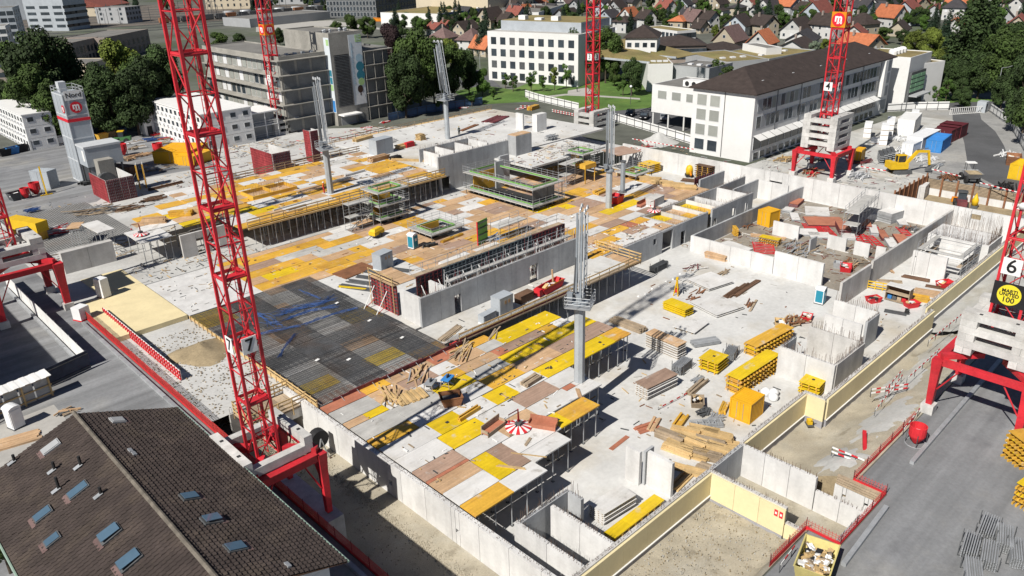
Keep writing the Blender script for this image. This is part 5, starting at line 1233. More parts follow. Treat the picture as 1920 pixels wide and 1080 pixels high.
def toilet(label,px,py,z,rz,door='teal'):
    c=g(px,py,z); t=thing('toilet_cabin',label,'toilet cabin',(c.x,c.y,z),rz)
    MB().bx(-.55,.55,-.55,.55,.1,2.1).obj('cabin',mPlast,t); box(t,'base',-.6,.6,-.6,.6,0,.1,mSteelD)
    box(t,'door',-.43,.43,-.59,-.555,.2,2.0,mTeal if door=='teal' else mPlast); box(t,'side_panel',-.59,-.555,-.45,.45,.3,1.9,mTeal if door=='teal' else mPlast); box(t,'door_emblem',-.2,.2,-.605,-.595,1.2,1.6,mPlast)
    rf=MB(); pts=[]
    for i in range(7):
        a=math.pi*i/6; pts.append((.62*math.cos(a),2.1+.28*math.sin(a)))
    n=len(pts); rf.add([(p[0],-.6,p[1]) for p in pts]+[(p[0],.6,p[1]) for p in pts],[(i,i+1,n+i+1,n+i) for i in range(n-1)]+[tuple(range(n-1,-1,-1)),tuple(range(n,2*n))]).obj('roof',mPlast,t)
    return t
def container(label,a,b,c,zt,zb,mat,name='shipping_container',ribs=True,top=None):
    ct,lx,ly,an=rc(a,b,c,zt); t=thing(name,label,'container',(ct.x,ct.y,zb),an); H=zt-zb; x,y=lx/2,ly/2
    MB().bx(-x+.05,x-.05,-y+.05,y-.05,.12,H-.06).obj('body',mat,t)
    for sx in (-1,1):
        for sy in (-1,1): box(t,'corner_post',sx*x-.08*(sx+1),sx*x-.08*(sx-1),sy*y-.08*(sy+1),sy*y-.08*(sy-1),0,H,mat)
    for z in (.0,H-.14):
        box(t,'rail',-x+.16,x-.16,-y,-y+.12,z+.002,z+.13,mat); box(t,'rail',-x+.16,x-.16,y-.12,y,z+.002,z+.13,mat); box(t,'rail',-x,-x+.12,-y+.16,y-.16,z+.002,z+.13,mat); box(t,'rail',x-.12,x,-y+.16,y-.16,z+.002,z+.13,mat)
    if ribs:
        n=int(lx/.28); mb=MB()
        for k in range(n): 
            xx=-x+.2+(lx-.4)*k/(n-1); mb.bx(xx-.06,xx+.06,-y+.01,-y+.06,.14,H-.15); mb.bx(xx-.06,xx+.06,y-.06,y-.01,.14,H-.15); mb.bx(xx-.05,xx+.05,-y+.2,y-.2,H-.065,H-.02)
        n=int(ly/.28)
        for k in range(n): yy=-y+.2+(ly-.4)*k/(n-1); mb.bx(x-.06,x-.01,yy-.06,yy+.06,.14,H-.15)
        stuff(mb.obj('corrugation',mat,t))
    for s in (-1,1):
        box(t,'door',-x+.012,-x+.055,min(0,s*(y-.17))+.01,max(0,s*(y-.17))-.01,.16,H-.17,mat); rod(t,'lock_bar',(-x-.01,s*.35,.2),(-x-.01,s*.35,H-.2),.05,mSteel)
    return t
def barrier(label,p,q,z,h=1.0,rails=2,name='safety_barrier',post=True):
    a,b=g(*p,z),g(*q,z); d=b-a; L=d.length; t=thing(name,label,'barrier',(a.x,a.y,z),math.atan2(d.y,d.x))
    for r in range(rails):
        zz=h-.17-r*.42; n=max(2,int(L/.5))
        for k in range(n): box(t,'board_stripe',L*k/n,L*(k+1)/n,-.02,.02,zz,zz+.15,mRedB if k%2 else mWhiteP)
    if post:
        for k in range(max(2,int(L/2)+1)): 
            x=min(L-.03,k*2); box(t,'post',x-.03,x+.03,.022,.07,0,h,mSteelD)
    return t
def skip(label,px,py,z,L,Wd,H,rz,mat,fill=None,name='waste_skip'):
    c=g(px,py,z); t=thing(name,label,'skip',(c.x,c.y,z),rz); a,b=L/2,Wd/2; k=.72
    o=[(-a*k,-b*.9,0),(a*k,-b*.9,0),(a*k,b*.9,0),(-a*k,b*.9,0),(-a,-b,H),(a,-b,H),(a,b,H),(-a,b,H)]; e=.06
    i=[(-a*k+e,-b*.9+e,e),(a*k-e,-b*.9+e,e),(a*k-e,b*.9-e,e),(-a*k+e,b*.9-e,e),(-a+e,-b+e,H),(a-e,-b+e,H),(a-e,b-e,H),(-a+e,b-e,H)]
    fs=[(0,3,2,1)]+[(j,(j+1)%4,4+(j+1)%4,4+j) for j in range(4)]+[(8,9,10,11)]+[(8+(j+1)%4,8+j,12+j,12+(j+1)%4) for j in range(4)]+[(4+j,4+(j+1)%4,12+(j+1)%4,12+j) for j in range(4)]
    MB().add(o+i,fs).obj('shell',mat,t)
    for s in (-1,1): box(t,'rim',-a,a,s*b-.04,s*b+.04,H-.06,H+.03,mat)
    rr=random.Random(int(px))
    for q in range(fill or 0): cbox(t,'rubbish',(rr.uniform(-a*.6,a*.6),rr.uniform(-b*.6,b*.6),H*.65+rr.uniform(0,.2)),(rr.uniform(.3,1.2),rr.uniform(.1,.5),rr.uniform(.05,.2)),rr.choice([mWhiteP,mWoodO,mBlack,mWood,mPlast]),(rr.uniform(-.4,.4),rr.uniform(-.4,.4),rr.uniform(0,3)))
    return t
def bucket(label,px,py,z,s=1.0,tilt=0):
    c=g(px,py,z); t=thing('concrete_bucket',label,'concrete bucket',(c.x,c.y,z)); t.scale=(s,s,s)
    MB().lathe([(.22,.15),(.6,.75),(.66,.9),(.68,1.75),(.62,1.76),(.58,1.1),(.1,1.05)],16).obj('hopper',mRedB,t); MB().tube((0,0,1.06),(0,0,1.1),.57,14).obj('concrete_residue',mConcG,t)
    mb=MB()
    for k in range(14):
        a=2*math.pi*k/14; b=2*math.pi*(k+1)/14; mb.tube((.8*math.cos(a),.8*math.sin(a),.06),(.8*math.cos(b),.8*math.sin(b),.06),.05,5)
    mb.obj('stand_ring',mSteel,t)
    for k in range(4): a=k*math.pi/2+.4; rod(t,'stand_leg',(.78*math.cos(a),.78*math.sin(a),.06),(.75*math.cos(a),.75*math.sin(a),1.2),.06,mSteelD)
    return t
def formwall(label,x,y,z,rz,n,w,h,fm=None,face=None,brace=True,name='wall_formwork'):
    """framed wall formwork: local x runs along it, ribs on the -y side"""
    t=thing(name,label,'wall formwork',(x,y,z),rz); fm=fm or mRedD
    for k in range(n):
        x0=k*w; box(t,'form_sheet',x0+.01,x0+w-.01,.0,.03,0,h,face or mGry)
        mb=MB()
        for q in range(int(h/.45)+1): mb.bx(x0+.02,x0+w-.02,-.12,-.005,min(h-.06,q*.45),min(h,q*.45+.06))
        for q in (0,.5,1): mb.bx(x0+.02+q*(w-.1),x0+.08+q*(w-.1),-.13,-.006,0,h)
        mb.obj('form_frame',fm,t)
        if brace and k%2==0: rod(t,'push_pull_prop',(x0+w/2,-2.0,.05),(x0+w/2,-.14,h*.7),.1,mWhiteP); rod(t,'push_pull_prop',(x0+w/2,-2.0,.05),(x0+w/2,-.14,h*.25),.08,mRedB)
    return t
def scaffold(label,x,y,z,rz,L,Wd,H,lift=2.0,stairs=True,bay=2.5,name='scaffold_tower',slim=False):
    t=thing(name,label,'scaffold',(x,y,z),rz); nb=max(1,round(L/bay)); nl=max(1,round(H/lift))
    for i in range(nb+1):
        for j in (0,1): rod(t,'standard',(L*i/nb,j*Wd,0),(L*i/nb,j*Wd,H+1.0),.07,mSteel)
    for k in range(nl+1):
        zz=k*lift
        for j in (0,1):
            for dz in (0,.5,1.0): rod(t,'ledger',(0,j*Wd,zz+dz+.1),(L,j*Wd,zz+dz+.1),.05,mSteel)
        for i in range(nb+1): rod(t,'transom',(L*i/nb,0,zz+.1),(L*i/nb,Wd,zz+.1),.05,mSteel)
        if k>0 and not slim: box(t,'deck_board',0.02,L-.02,.05,Wd-.05,zz+.12,zz+.17,mGry)
        if slim and k>0:
            for (p,q) in ((.05,.7),(Wd-.7,Wd-.05)): box(t,'deck_board',0.02,L-.02,p,q,zz+.12,zz+.17,mWoodO if k%2 else mGry)
            box(t,'deck_board',.02,.7,.75,Wd-.75,zz+.12,zz+.17,mGry)
        if stairs and k<nl:
            a,b=((.2,zz+.1),(L-.2,zz+lift)) if k%2==0 else ((L-.2,zz+.1),(.2,zz+lift))
            for q in (.25,.55): rod(t,'stair_stringer',(a[0],Wd*q,a[1]),(b[0],Wd*q,b[1]),.08,mSteel,True)
            for s in range(8): u=(s+.5)/8; cbox(t,'stair_tread',(a[0]+(b[0]-a[0])*u,Wd*.4,a[1]+(b[1]-a[1])*u),(.22,Wd*.3,.04),mSteel)
    return t
def platform(label,x0,x1,y0,y1,z,levels,lift,rim=.85,hole=True):
    """climbing shaft platforms: rectangular ring decks with green kick boards and guard rails"""
    t=thing('shaft_platform',label,'work platform',(x0,y0,z)); a,b=x1-x0,y1-y0
    for k in range(levels):
        zz=k*lift+.9
        for (p,q,r,s) in ((0,a,0,rim),(0,a,b-rim,b),(0,rim,rim+.01,b-rim-.01),(a-rim,a,rim+.01,b-rim-.01)): box(t,'deck_board',p,q,r,s,zz,zz+.09,mGry)
        for (p,q,r,s) in ((rim,a-rim,rim-.05,rim),(rim,a-rim,b-rim,b-rim+.05),(rim-.05,rim,rim,b-rim),(a-rim,a-rim+.05,rim,b-rim)): box(t,'kick_board',p,q,r,s,zz+.095,zz+.35,mGreen)
        for (p,q,r,s) in ((0,a,-.05,-.005),(0,a,b+.005,b+.05),(-.05,-.005,0,b),(a+.005,a+.05,0,b)): box(t,'fascia',p,q,r,s,zz-.04,zz+.12,mGry)
        pts=[(0,0),(a,0),(a,b),(0,b)]
        for i in range(4):
            A,Bq=pts[i],pts[(i+1)%4]; Lq=math.hypot(Bq[0]-A[0],Bq[1]-A[1])
            for h in (.35,.75,1.15): rod(t,'guard_rail',(*A,zz+h),(*Bq,zz+h),.05,mSteel)
            for s in range(max(1,int(Lq/1.3))): u=s/max(1,int(Lq/1.3)); rod(t,'guard_post',(A[0]+(Bq[0]-A[0])*u,A[1]+(Bq[1]-A[1])*u,zz-.3),(A[0]+(Bq[0]-A[0])*u,A[1]+(Bq[1]-A[1])*u,zz+1.3),.06,mSteel)
    for (p,q) in ((.3,.3),(a-.3,.3),(a-.3,b-.3),(.3,b-.3),(a/2,.3),(a/2,b-.3)): rod(t,'support',(p,q,0),(p,q,(levels-1)*lift+.9),.14,mSteelD)
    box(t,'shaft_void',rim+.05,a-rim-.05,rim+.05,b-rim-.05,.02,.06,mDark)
    for k in range(max(1,levels-1)): box(t,'shaft_form',rim+.4,a-rim-.4,rim+.3,rim+.42,.1,levels*lift*.6,mSteelD); box(t,'shaft_form',rim+.4,a-rim-.4,b-rim-.42,b-rim-.3,.1,levels*lift*.6,mYelO); break
    return t
def person(label,px,py,z,rz,top,legs,helmet,scale=1.0,bend=0.0):
    c=g(px,py,z); t=thing('person',label,'person',(c.x,c.y,z),rz); t.scale=(scale,)*3
    J=[(0,0,.95),(0,.02,1.2),(0,0,1.45),(0,0,1.56),(0,.02,1.68),(.18,0,1.42),(.27,.05,1.15),(.25,.22,.95),(-.18,0,1.42),(-.28,.04,1.15),(-.25,.2,.93),(.1,0,.9),(.12,.05,.5),(.12,-.02,.08),(.13,.14,.04),(-.1,0,.9),(-.11,-.06,.5),(-.12,-.1,.08),(-.13,.06,.04)]
    E=[(0,1),(1,2),(2,3),(3,4),(2,5),(5,6),(6,7),(2,8),(8,9),(9,10),(0,11),(11,12),(12,13),(13,14),(0,15),(15,16),(16,17),(17,18)]
    Rr=[.15,.145,.15,.06,.1,.075,.055,.045,.075,.055,.045,.1,.075,.055,.045,.1,.075,.055,.045]
    me=bpy.data.meshes.new('body'); me.from_pydata(J,E,[]); o=link('body',me,t); o.data.materials.append(top)
    sk=o.modifiers.new('skin','SKIN'); 
    for i,v in enumerate(me.skin_vertices[0].data): v.radius=(Rr[i],Rr[i]*.8); v.use_root=(i==0)
    sb=o.modifiers.new('sub','SUBSURF'); sb.levels=1; sb.render_levels=1
    tr=MB()
    for s in (-1,1): tr.tube((s*.1,0,.95),(s*.125,.0,.5),.125,8,r2=.095); tr.tube((s*.125,0,.5),(s*.13,-.05,.1),.095,8,r2=.075)
    tr.obj('trousers',legs,t,True)
    MB().lathe([(.15,1.70),(.145,1.76),(.1,1.83),(.02,1.855)],12).obj('helmet',helmet,t,True)
    return t
# ---------------------------------------------------------------- things on the basement floor
pile('stack of long weathered boards left of the brown-topped panel stack',1178,612,5.0,1.5,.7,-math.pi/2,mWoodO,th=.12,n=6)
pstack('tall stack of panels with shaded brown top right of the deck edge',(1226,615),(1287,640),(1272,650),1.75,0,6,'T','W')
pstack('tall stack of panels with brown top nearest the deck shadow',(1242,687),(1266,699),(1221,732),1.5,0,6,'B','W')
pstack('yellow-topped stack of short form panels behind the white sheets',(1258,557),(1300,573),(1286,582),1.15,0,4,'Y','Y')
pstack('lower pair of large white sheets lying on bearers beside the yellow stack',(1338,548),(1391,573),(1348,593),.45,0,2,'W')
pstack('large white sheets on bearers, farther pair',(1328,507),(1370,525),(1336,544),.45,0,2,'W')
pstack('single white sheet lying alone on the floor',(1293,594),(1334,606),(1297,622),.35,0,1,'W')
for k,(px,py,l) in enumerate(((1370,552,'dark brown boards, left of three bundles'),(1383,546,'dark brown boards, middle of three bundles'),(1400,541,'dark brown boards, longest of three bundles'))): pile(l+' beside the white sheets',px,py,5.2+k,.75,.24,.06,mWoodD,th=.08,n=3)
heap('crumpled rusty plates near the yellow stack, lower heap',1298,559,1.6,7,0,mRust,1.0,'scrap'); heap('crumpled rusty plates near the white sheets, upper heap',1310,547,1.8,6,0,mRust,1.0,'scrap'); heap('leaning rusty plate pile at the right end of the white sheets',1404,570,2.2,5,0,[mRust,mWoodD],.8,'scrap',th=.15)
pile('thin timber bundle right of the rusty plates',1412,574,4.0,.3,.2,.3,mWoodO)
props_b('dark steel crate of clamps at the wall corner',1235,506,3.6,.05,0,6,7,True,mSteelD,'steel crate')
heap('grey alloy beams lying left of the farther white sheets',1287,521,3.0,14,0,[mSteel,mWht],1.2,'heap','beam_heap'); heap('small red and white frames near the far white sheets',1302,504,2.6,12,0,[mRedD,mWht,mWht],1.6,'heap','frame_heap'); heap('little heap of sticks beside the far white sheets',1356,512,2.2,12,0,mWoodO,.9,'heap','stick_heap')
heap('grey steel parts beside the yellow winch',1277,541,2.6,16,0,mSteel,1.5,'heap','parts_heap')
pile('tan plank bundle at the foot of the low white wall',1343,485,3.6,1.1,.9,-1.45,mTan,th=.22,n=3)
c=g(1268,553,0); t=thing('beam_trestle','yellow A-shaped lifting trestle on the floor behind the yellow stack','trestle',(c.x,c.y,0),.4)
for s in (-1,1): rod(t,'leg',(s*.45,-.3,0),(s*.08,0,2.3),.1,mYelM,True); rod(t,'leg',(s*.45,.3,0),(s*.08,0,2.3),.1,mYelM,True)
box(t,'head',-.25,.25,-.15,.15,2.25,2.55,mYelM); box(t,'winch_drum',-.3,.3,-.18,.18,.5,.9,mRedB)
for k in range(7):
    c=g(1197+k*13,556-k*7+(k%2)*3,0); o=MB().lathe([(.16,0),(.13,.1),(.02,.16)],8).obj('marker_dome',mWhiteP); o.location=c; tag(o,'small white cap in the curved row of floor caps','cap','white floor caps in a row')
def ytable(label,px,py,z,n,s,rz):
    c=g(px,py,z); t=thing('form_table_stack',label,'panel stack',(c.x,c.y,z),rz)
    for k in range(n):
        zz=k*.38; e=R_.uniform(-.1,.1)
        for y in (-.7,0,.7): box(t,'beam',-s/2+e,s/2+e,y*s/2.2-.07,y*s/2.2+.07,zz,zz+.27,mYelO)
        box(t,'panel',-s/2+e,s/2+e,-s*.45,s*.45,zz+.275,zz+.36,mYel)
    box(t,'prop_head',-.14,.14,-.14,.14,n*.38-.02,n*.38+.02,mDark)
    return t
ytable('stack of four yellow square form tables on the open floor',1337,690,0,4,2.6,.08)
ytable('stack of yellow form tables below the white core wall',1522,735,0,4,2.4,.1)
props_b('caged bundle of steel props behind the brown-topped stack',1278,694,2.6,.1,0,7,8); props_b('heap of grey alloy props behind the shaded panel stack',1322,645,3.4,-.5,0,3,9,False); props_b('caged steel props right of the yellow table stack',1370,668,2.2,.3,0,6,8); heap('small steel fittings on the shaded panel stack floor',1250,628,1.2,14,0,mSteel,.8,'heap','parts_heap')
pile('long weathered timber beams beside the caged props',1306,728,3.8,.8,.45,.1,mWoodO,th=.15,n=4); heap('grey alloy heads lying beside the timber beams',1308,712,1.6,16,0,mSteel,.9,'heap','parts_heap')
def ybeams(label,p,q,n,lay,z=0.0,Wd=2.0):
    a,b=g(*p,z),g(*q,z); d=b-a; L=d.length; t=thing('beam_stack',label,'beam stack',(a.x,a.y,z),math.atan2(d.y,d.x))
    for k in range(lay):
        zz=k*.5
        for i in range(n):
            x=L*(i+.5)/n; box(t,'cross_beam',x-.06,x+.06,-Wd/2+R_.uniform(-.08,.08),Wd/2+R_.uniform(-.08,.08),zz+.0,zz+.2,mYelO)
        for y in (-Wd*.3,Wd*.3): box(t,'long_beam',0,L,y-.06,y+.06,zz+.205,zz+.4,mWoodO)
        box(t,'panel',.05,L-.05,-Wd/2+.15,Wd/2-.15,zz+.405,zz+.47,mYel if k%2 else mYelO)
    return t
ybeams('long stack of yellow girder forms beside the amber container',(1372,738),(1448,688),14,4); ybeams('long stack of yellow girder forms beside the white core',(1405,668),(1475,630),12,3)
container('amber 10-foot steel container standing on the basement floor',(1370,744),(1396,724),(1434,740),2.25,0,mOraC)
c=g(1434,750,0)
for k,(dx,dy) in enumerate(((.6,-.6),(1.4,-.2),(1.0,.5))):
    o=MB().lathe([(.42,0),(.5,.2),(.5,.55),(.3,.72),(.08,.85)],12).obj('white_bulk_bag',mPlast,None,True); o.location=(c.x+dx,c.y+dy,0); tag(o,'white bulk bag standing behind the amber container','bag','white bags behind the container')
skip('small open wooden crate left of the amber container',1307,759,0,1.9,1.3,.7,.6,mWoodO,6,'timber_crate')
barrier('red and white barrier board lying left of the wooden crate',(1235,769),(1288,741),0,.35,1)
pile('yellow and tan beam pack on a steel stand',1276,792,2.6,.9,.6,.25,mYelO,th=.2,n=4); heap('grey steel couplers heap left of the amber container',1320,775,1.5,22,0,mSteelD,.7,'heap','parts_heap'); heap('larger heap of steel braces in front of the container',1340,787,2.2,20,0,mSteel,.8,'heap','parts_heap')
pile('short yellow beam pack left of the container door',1357,768,2.2,.7,.5,.35,mYelO,th=.2,n=3); pile('tan timber with red end boards at the deck edge',1226,797,2.6,.8,.3,.35,mTan,th=.15,n=3); pile('reddish formwork boards on the floor near the timber stacks',1213,803,2.6,1.2,.2,-.3,mRed,th=.1,n=3); pile('single reddish board on the floor',1162,830,3.0,.5,.06,.05,mRed,th=.06,n=1)
c=g(1325,800,0); t=thing('scaffold_pack','flat pile of grey scaffold frames in front of the container','scaffold parts',(c.x,c.y,0),-.7)
for k in range(6):
    for y in (-.4,.4): rod(t,'frame_tube',(-1.6,y+k*.05,.1+k*.07),(1.6,y+k*.05,.1+k*.07),.06,mSteel)
    for i in range(6): rod(t,'frame_rung',(-1.5+i*.6,-.4+k*.05,.1+k*.07),(-1.5+i*.6,.4+k*.05,.1+k*.07),.05,mSteel)
toilet('white and teal toilet cabin standing alone on the basement floor',1537,568,0,.1)
toilet('white and blue toilet cabin on the tan lower deck',775,465,3.5,.2)
heap('heap of twisted timber and mesh behind the yellow girder forms',1486,605,3.2,26,0,[mWoodO,mRust,mWood],1.7,'heap','timber_heap',.1); skip('small open pine box beside the timber heap',1461,609,0,1.6,1.1,.6,.5,mWood,4,'timber_crate'); skip('red tool box beside the far core',1512,599,0,1.7,1.2,.6,.3,mRedB,5,'tool_box')
skip('red open box on the floor beside the shelf cabinet',1637,566,0,1.9,1.1,.7,-.5,mRedB,4,'tool_box'); skip('red open box below the shelf cabinet',1708,575,0,1.9,1.1,.7,-.5,mRedB,4,'tool_box'); skip('red open box near the tall white slabs',1771,538,0,2.2,1.3,.8,-.5,mRedB,4,'tool_box')
c=g(1683,565,0); t=thing('shelf_cabinet','open timber shelf cabinet with white top on the floor','cabinet',(c.x,c.y,0),-math.pi/2)
for z in (.1,1.1,2.1): box(t,'shelf',-1.5,1.5,-.6,.6,z,z+.08,mWht if z>2 else mWoodO)
for x in (-1.5,1.42): box(t,'side_panel',x,x+.08,-.59,.59,.0,2.098,mWoodO)
box(t,'back_panel',-1.4,1.4,.5,.56,.19,2.09,mWoodD); 
for k in range(4): cbox(t,'stored_box',(-1+k*.6,0,.45),(.5,.6,.5),[mBlue,mSteelD,mWoodO,mRedB][k])
pile('yellow formwork planks right of the shelf cabinet',1716,560,3.6,1.8,.6,-1.3,mYelO,th=.2,n=5); 
c=g(1654,545,0); t=thing('beam_rack','yellow steel beam rack left of the shelf cabinet','rack',(c.x,c.y,0),-1.3)
for z in (.2,.6,1.0): box(t,'rail',-1.9,1.9,-.06,.06,z,z+.12,mYelM)
for k in range(5): box(t,'post',-1.9+k*.93,-1.8+k*.93,-.12,-.06,0,1.2,mYelM)
pile('weathered planks left of the yellow beam rack',1668,528,3.2,1.0,.3,-1.0,mWoodO,n=4); pile('long tan planks along the divider wall',1660,497,6.5,.5,.3,.75,mTan,n=3); pile('brown board stack below the tall white slabs',1718,523,3.6,1.0,.3,-1.4,mWoodD,n=3); pile('flat brown pallet of boards beside the insulated wall',1738,550,3.6,2.4,.12,-1.3,mTan,th=.12,n=5); pile('narrow brown board stack by the red box',1757,540,3.0,.7,.3,-1.3,mWoodD,n=3)
c=g(1679,586,0); sheet_o=MB().bx(-1.3,1.3,-.55,.55,0,.03).obj('drain_grate',mSteelD); sheet_o.location=c; sheet_o.rotation_euler=(0,0,-1.3); tag(sheet_o,'dark floor grate lying near the olive wall','grate')
c=g(1700,588,0); t=thing('vibration_plate','small dark compactor machine on the floor near the olive wall','compactor',(c.x,c.y,0),.6); box(t,'plate',-.4,.4,-.25,.25,0,.1,mSteelD); box(t,'engine',-.25,.25,-.2,.2,.11,.6,mBlack); rod(t,'handle',(-.2,0,.5),(-.9,0,1.1),.06,mSteel)
# timber yard beside the corner walls
rr=random.Random(31)
TB=[(1255,825,0),(1285,818,.1),(1318,815,.05),(1300,835,0),(1330,838,.08),(1345,825,0),(1272,848,.02),(1300,855,.05),(1325,860,.03),(1350,850,.06),(1285,880,.05),(1310,890,.02),(1335,885,.04),(1278,905,.3),(1368,838,.1)]
words=['leftmost at the back','second at the back','third at the back','left in the second row','middle of the second row','right at the back','left beside the corner wall','under the middle bundles','right of the middle','far right of the middle','in front of the corner wall','front middle','front right','upright ends facing the wall','by the olive wall top']
for k,(px,py,a) in enumerate(TB): pile('pine beam bundle in the timber yard, '+words[k],px,py,3.0,1.0,.8 if k<10 else .6,-1.5+a*2+(k%3)*.12 if k!=13 else .1,mWood if k%4 else mWoodO,th=.2,n=5,messy=.07)
pstack('stack of white panels with black edges beside the narrow cell',(1160,905),(1189,924),(1137,967),1.3,0,6,'W','W')
t=thing('beam_platform','long bright yellow panel deck lying beside the white panel stack','panel stack',(39.2,30.5,0))
for k in range(3): box(t,'panel',.05+k*2.25,2.25+k*2.25,0,1.1,.35,.45,mYel)
for k in range(8): box(t,'beam',.2+k*.85,.34+k*.85,.0,1.1,0,.345,mYelO)
# ---------------------------------------------------------------- storage room: red framed panels
rr=random.Random(5)
def frames(label,px,py,L,Wd,n,rz,red=True,z=0.02,flat=False):
    c=g(px,py,z); t=thing('form_panel_stack',label,'panel stack',(c.x,c.y,z),rz)
    for k in range(n):
        e=rr.uniform(-.08,.08); zz=k*.15
        box(t,'form_frame',-L/2+e,L/2+e,-Wd/2,Wd/2,zz,zz+.11,mRedD if red else mSteel); box(t,'form_sheet',-L/2+e+.04,L/2+e-.04,-Wd/2+.04,Wd/2-.04,zz+.112,zz+.13,mWht if (not red or k<n-1 or flat) else mRed)
    return t
def ladders(label,px,py,L,Wd,n,rz,mat=None):
    c=g(px,py,.02); t=thing('formwork_grille',label,'form frames',(c.x,c.y,.02),rz)
    for s in (-1,1): rod(t,'frame_rail',(-L/2,s*Wd/2,.08),(L/2,s*Wd/2,.08),.12,mat or mRedB,True)
    for k in range(n): rod(t,'frame_rib',(-L/2+L*(k+.5)/n,-Wd/2,.08),(-L/2+L*(k+.5)/n,Wd/2,.08),.1,mat or mRedB,True)
    return t
FR=[('red-topped panel stack by the grey side wall',1493,383,4,1.6,4,.2,True),('small low stack of pale panels beside the amber box',1478,397,2,1.6,4,.2,False),('pale sheets scattered crosswise behind the amber box',1490,408,4,1.4,2,.6,False),('large pale sheet below the scaffold',1532,397,5,4,1,.5,False),('wide stack with red edge in the room centre',1545,417,6,4.5,2,-.9,True),('flat pale sheet left of the row of slabs',1507,437,4.4,3,2,-.9,False),('flat pale sheet right behind the left slab',1537,443,3.2,2.6,2,-.9,False),('stack of three red framed panels, centre',1580,432,4.2,1.8,6,.6,True),('bright red topped stack right of centre',1622,425,3.8,1.6,5,.5,True),('pale topped stack next to the bright red stack',1637,435,4.2,1.2,4,.5,False),('pale low stack in front of the centre',1590,443,3.6,2,2,.5,False),('large pale sheet right of the scaffold',1590,424,4.5,3.6,1,.5,False),('pale sheet near the back wall',1645,408,4,2.8,1,-.3,False),('tall block of pale panels near the back wall',1672,412,4.6,2.6,12,-.2,False),('tilted pale panel right of the tall block',1688,417,4.6,1.4,3,.6,False),('red panel block by the divider wall',1722,412,2.4,2.6,9,-.9,True),('pale panel pair at the divider wall foot',1670,458,4.4,1.4,3,.6,False),('red panel at the divider wall foot',1690,450,4.2,1.8,2,.6,True),('pale red-edged panel right of the front row',1655,443,4.2,1.2,3,.6,True)]
for (l,px,py,L,Wd,n,rz,red) in FR: frames(l,px,py,L,Wd,n,rz,red)
LD=[('red ladder-like form frames behind the low wall, left',1432,466,5.2,3.0,8),('red ladder-like form frames in the room centre',1525,429,5,2.6,8),('grey-red form frames right of the centre frames',1548,434,4.6,2.0,8),('red form frames fanned out, left',1610,446,5,.9,6),('red form frames fanned out, middle',1622,450,5.2,.9,6),('red form frames fanned out, right',1640,452,5,.9,6),('red form frames beside the red skip dump',1645,434,4.2,.8,5),('orange-red frames at the right end',1695,435,4.5,1.2,6)]
for k,(l,px,py,L,Wd,n) in enumerate(LD): ladders(l,px,py,L,Wd,n,.6+.08*(k%3))
container('amber steel box in the storage room behind the white slab',(1423,392),(1442,386),(1463,393),2.6,0,mOraC,'steel_box',False)
heap('debris and red mesh on the wet floor, left',1487,460,3.5,22,.02,[mRedD,mSteel,mWoodO],2.2,'heap','debris_heap'); heap('grey tubes behind the taller white wall',1505,472,4,24,.02,[mSteel,mWoodO],2.4,'heap','tube_heap'); skip('red crate of offcuts by the divider opening',1585,507,.02,2.2,1.5,.8,.4,mRedB,8,'tool_box'); heap('pile of rusty offcuts and planks near the divider opening',1592,497,3.4,22,.02,[mWoodO,mTan,mRust],1.8,'heap','timber_heap'); skip('small grey bin beside the offcut heap',1570,502,.02,1.2,1.0,.9,.2,mSteel,0,'steel_bin')
heap('dark clamps heap near the red panel block, left',1700,428,2,22,.02,[mSteelD,mRust],1.2,'heap','parts_heap'); heap('dark clamps heap near the red panel block, right',1717,432,2,22,.02,[mSteelD,mSteel],1.2,'heap','parts_heap')
ybeams('yellow girder pack lying behind the low white wall',(1425,452),(1462,460),9,2,.02,1.6); pile('tan boards behind the yellow girder pack',1440,445,5.5,1.2,.3,-1.2,mTan,n=4,z=.02); pstack('white sheet lying inside the room corner',(1367,450),(1412,466),(1395,472),.3,.02,1,'W'); pile('pair of yellow boards leaning at the side wall',1378,440,1.8,.6,1.3,.8,mYelO,n=3,z=.02)
heap('grey alloy parts along the side wall',1398,425,2.4,20,.02,[mSteelD,mRust],1.3,'heap','parts_heap')
scaffold('grey stair scaffold against the back wall of the storage room',118.5,46.6,0,.15,11,2.2,4.2,2.0,True,2.4)
heap('jumble of scaffold tubes at the stair shaft',1738,462,4.5,34,.5,[mSteel,mWoodO,mRust],2.2,'heap','tube_heap')
scaffold('scaffold stairs inside the shaft beside the tall white slabs',112.5,29.5,0,0,7,6,3.0,1.5,False,2.3,'scaffold_tower',True)
# shaft with rebar curtain
t=thing('shaft_slab','white shaft slab with a curtain of vertical rebar behind scaffolding','slab',(120,28.6,0))
box(t,'slab',0,6,0,8.2,0,3.0,mConcW)
bars(t,.1,.4,.2,8,3.0,1.6,.14,seed=5); bars(t,5.5,5.9,.2,8,3.0,2.2,.14,seed=6); bars(t,.2,5.8,.1,.4,3.0,1.6,.16,seed=7)
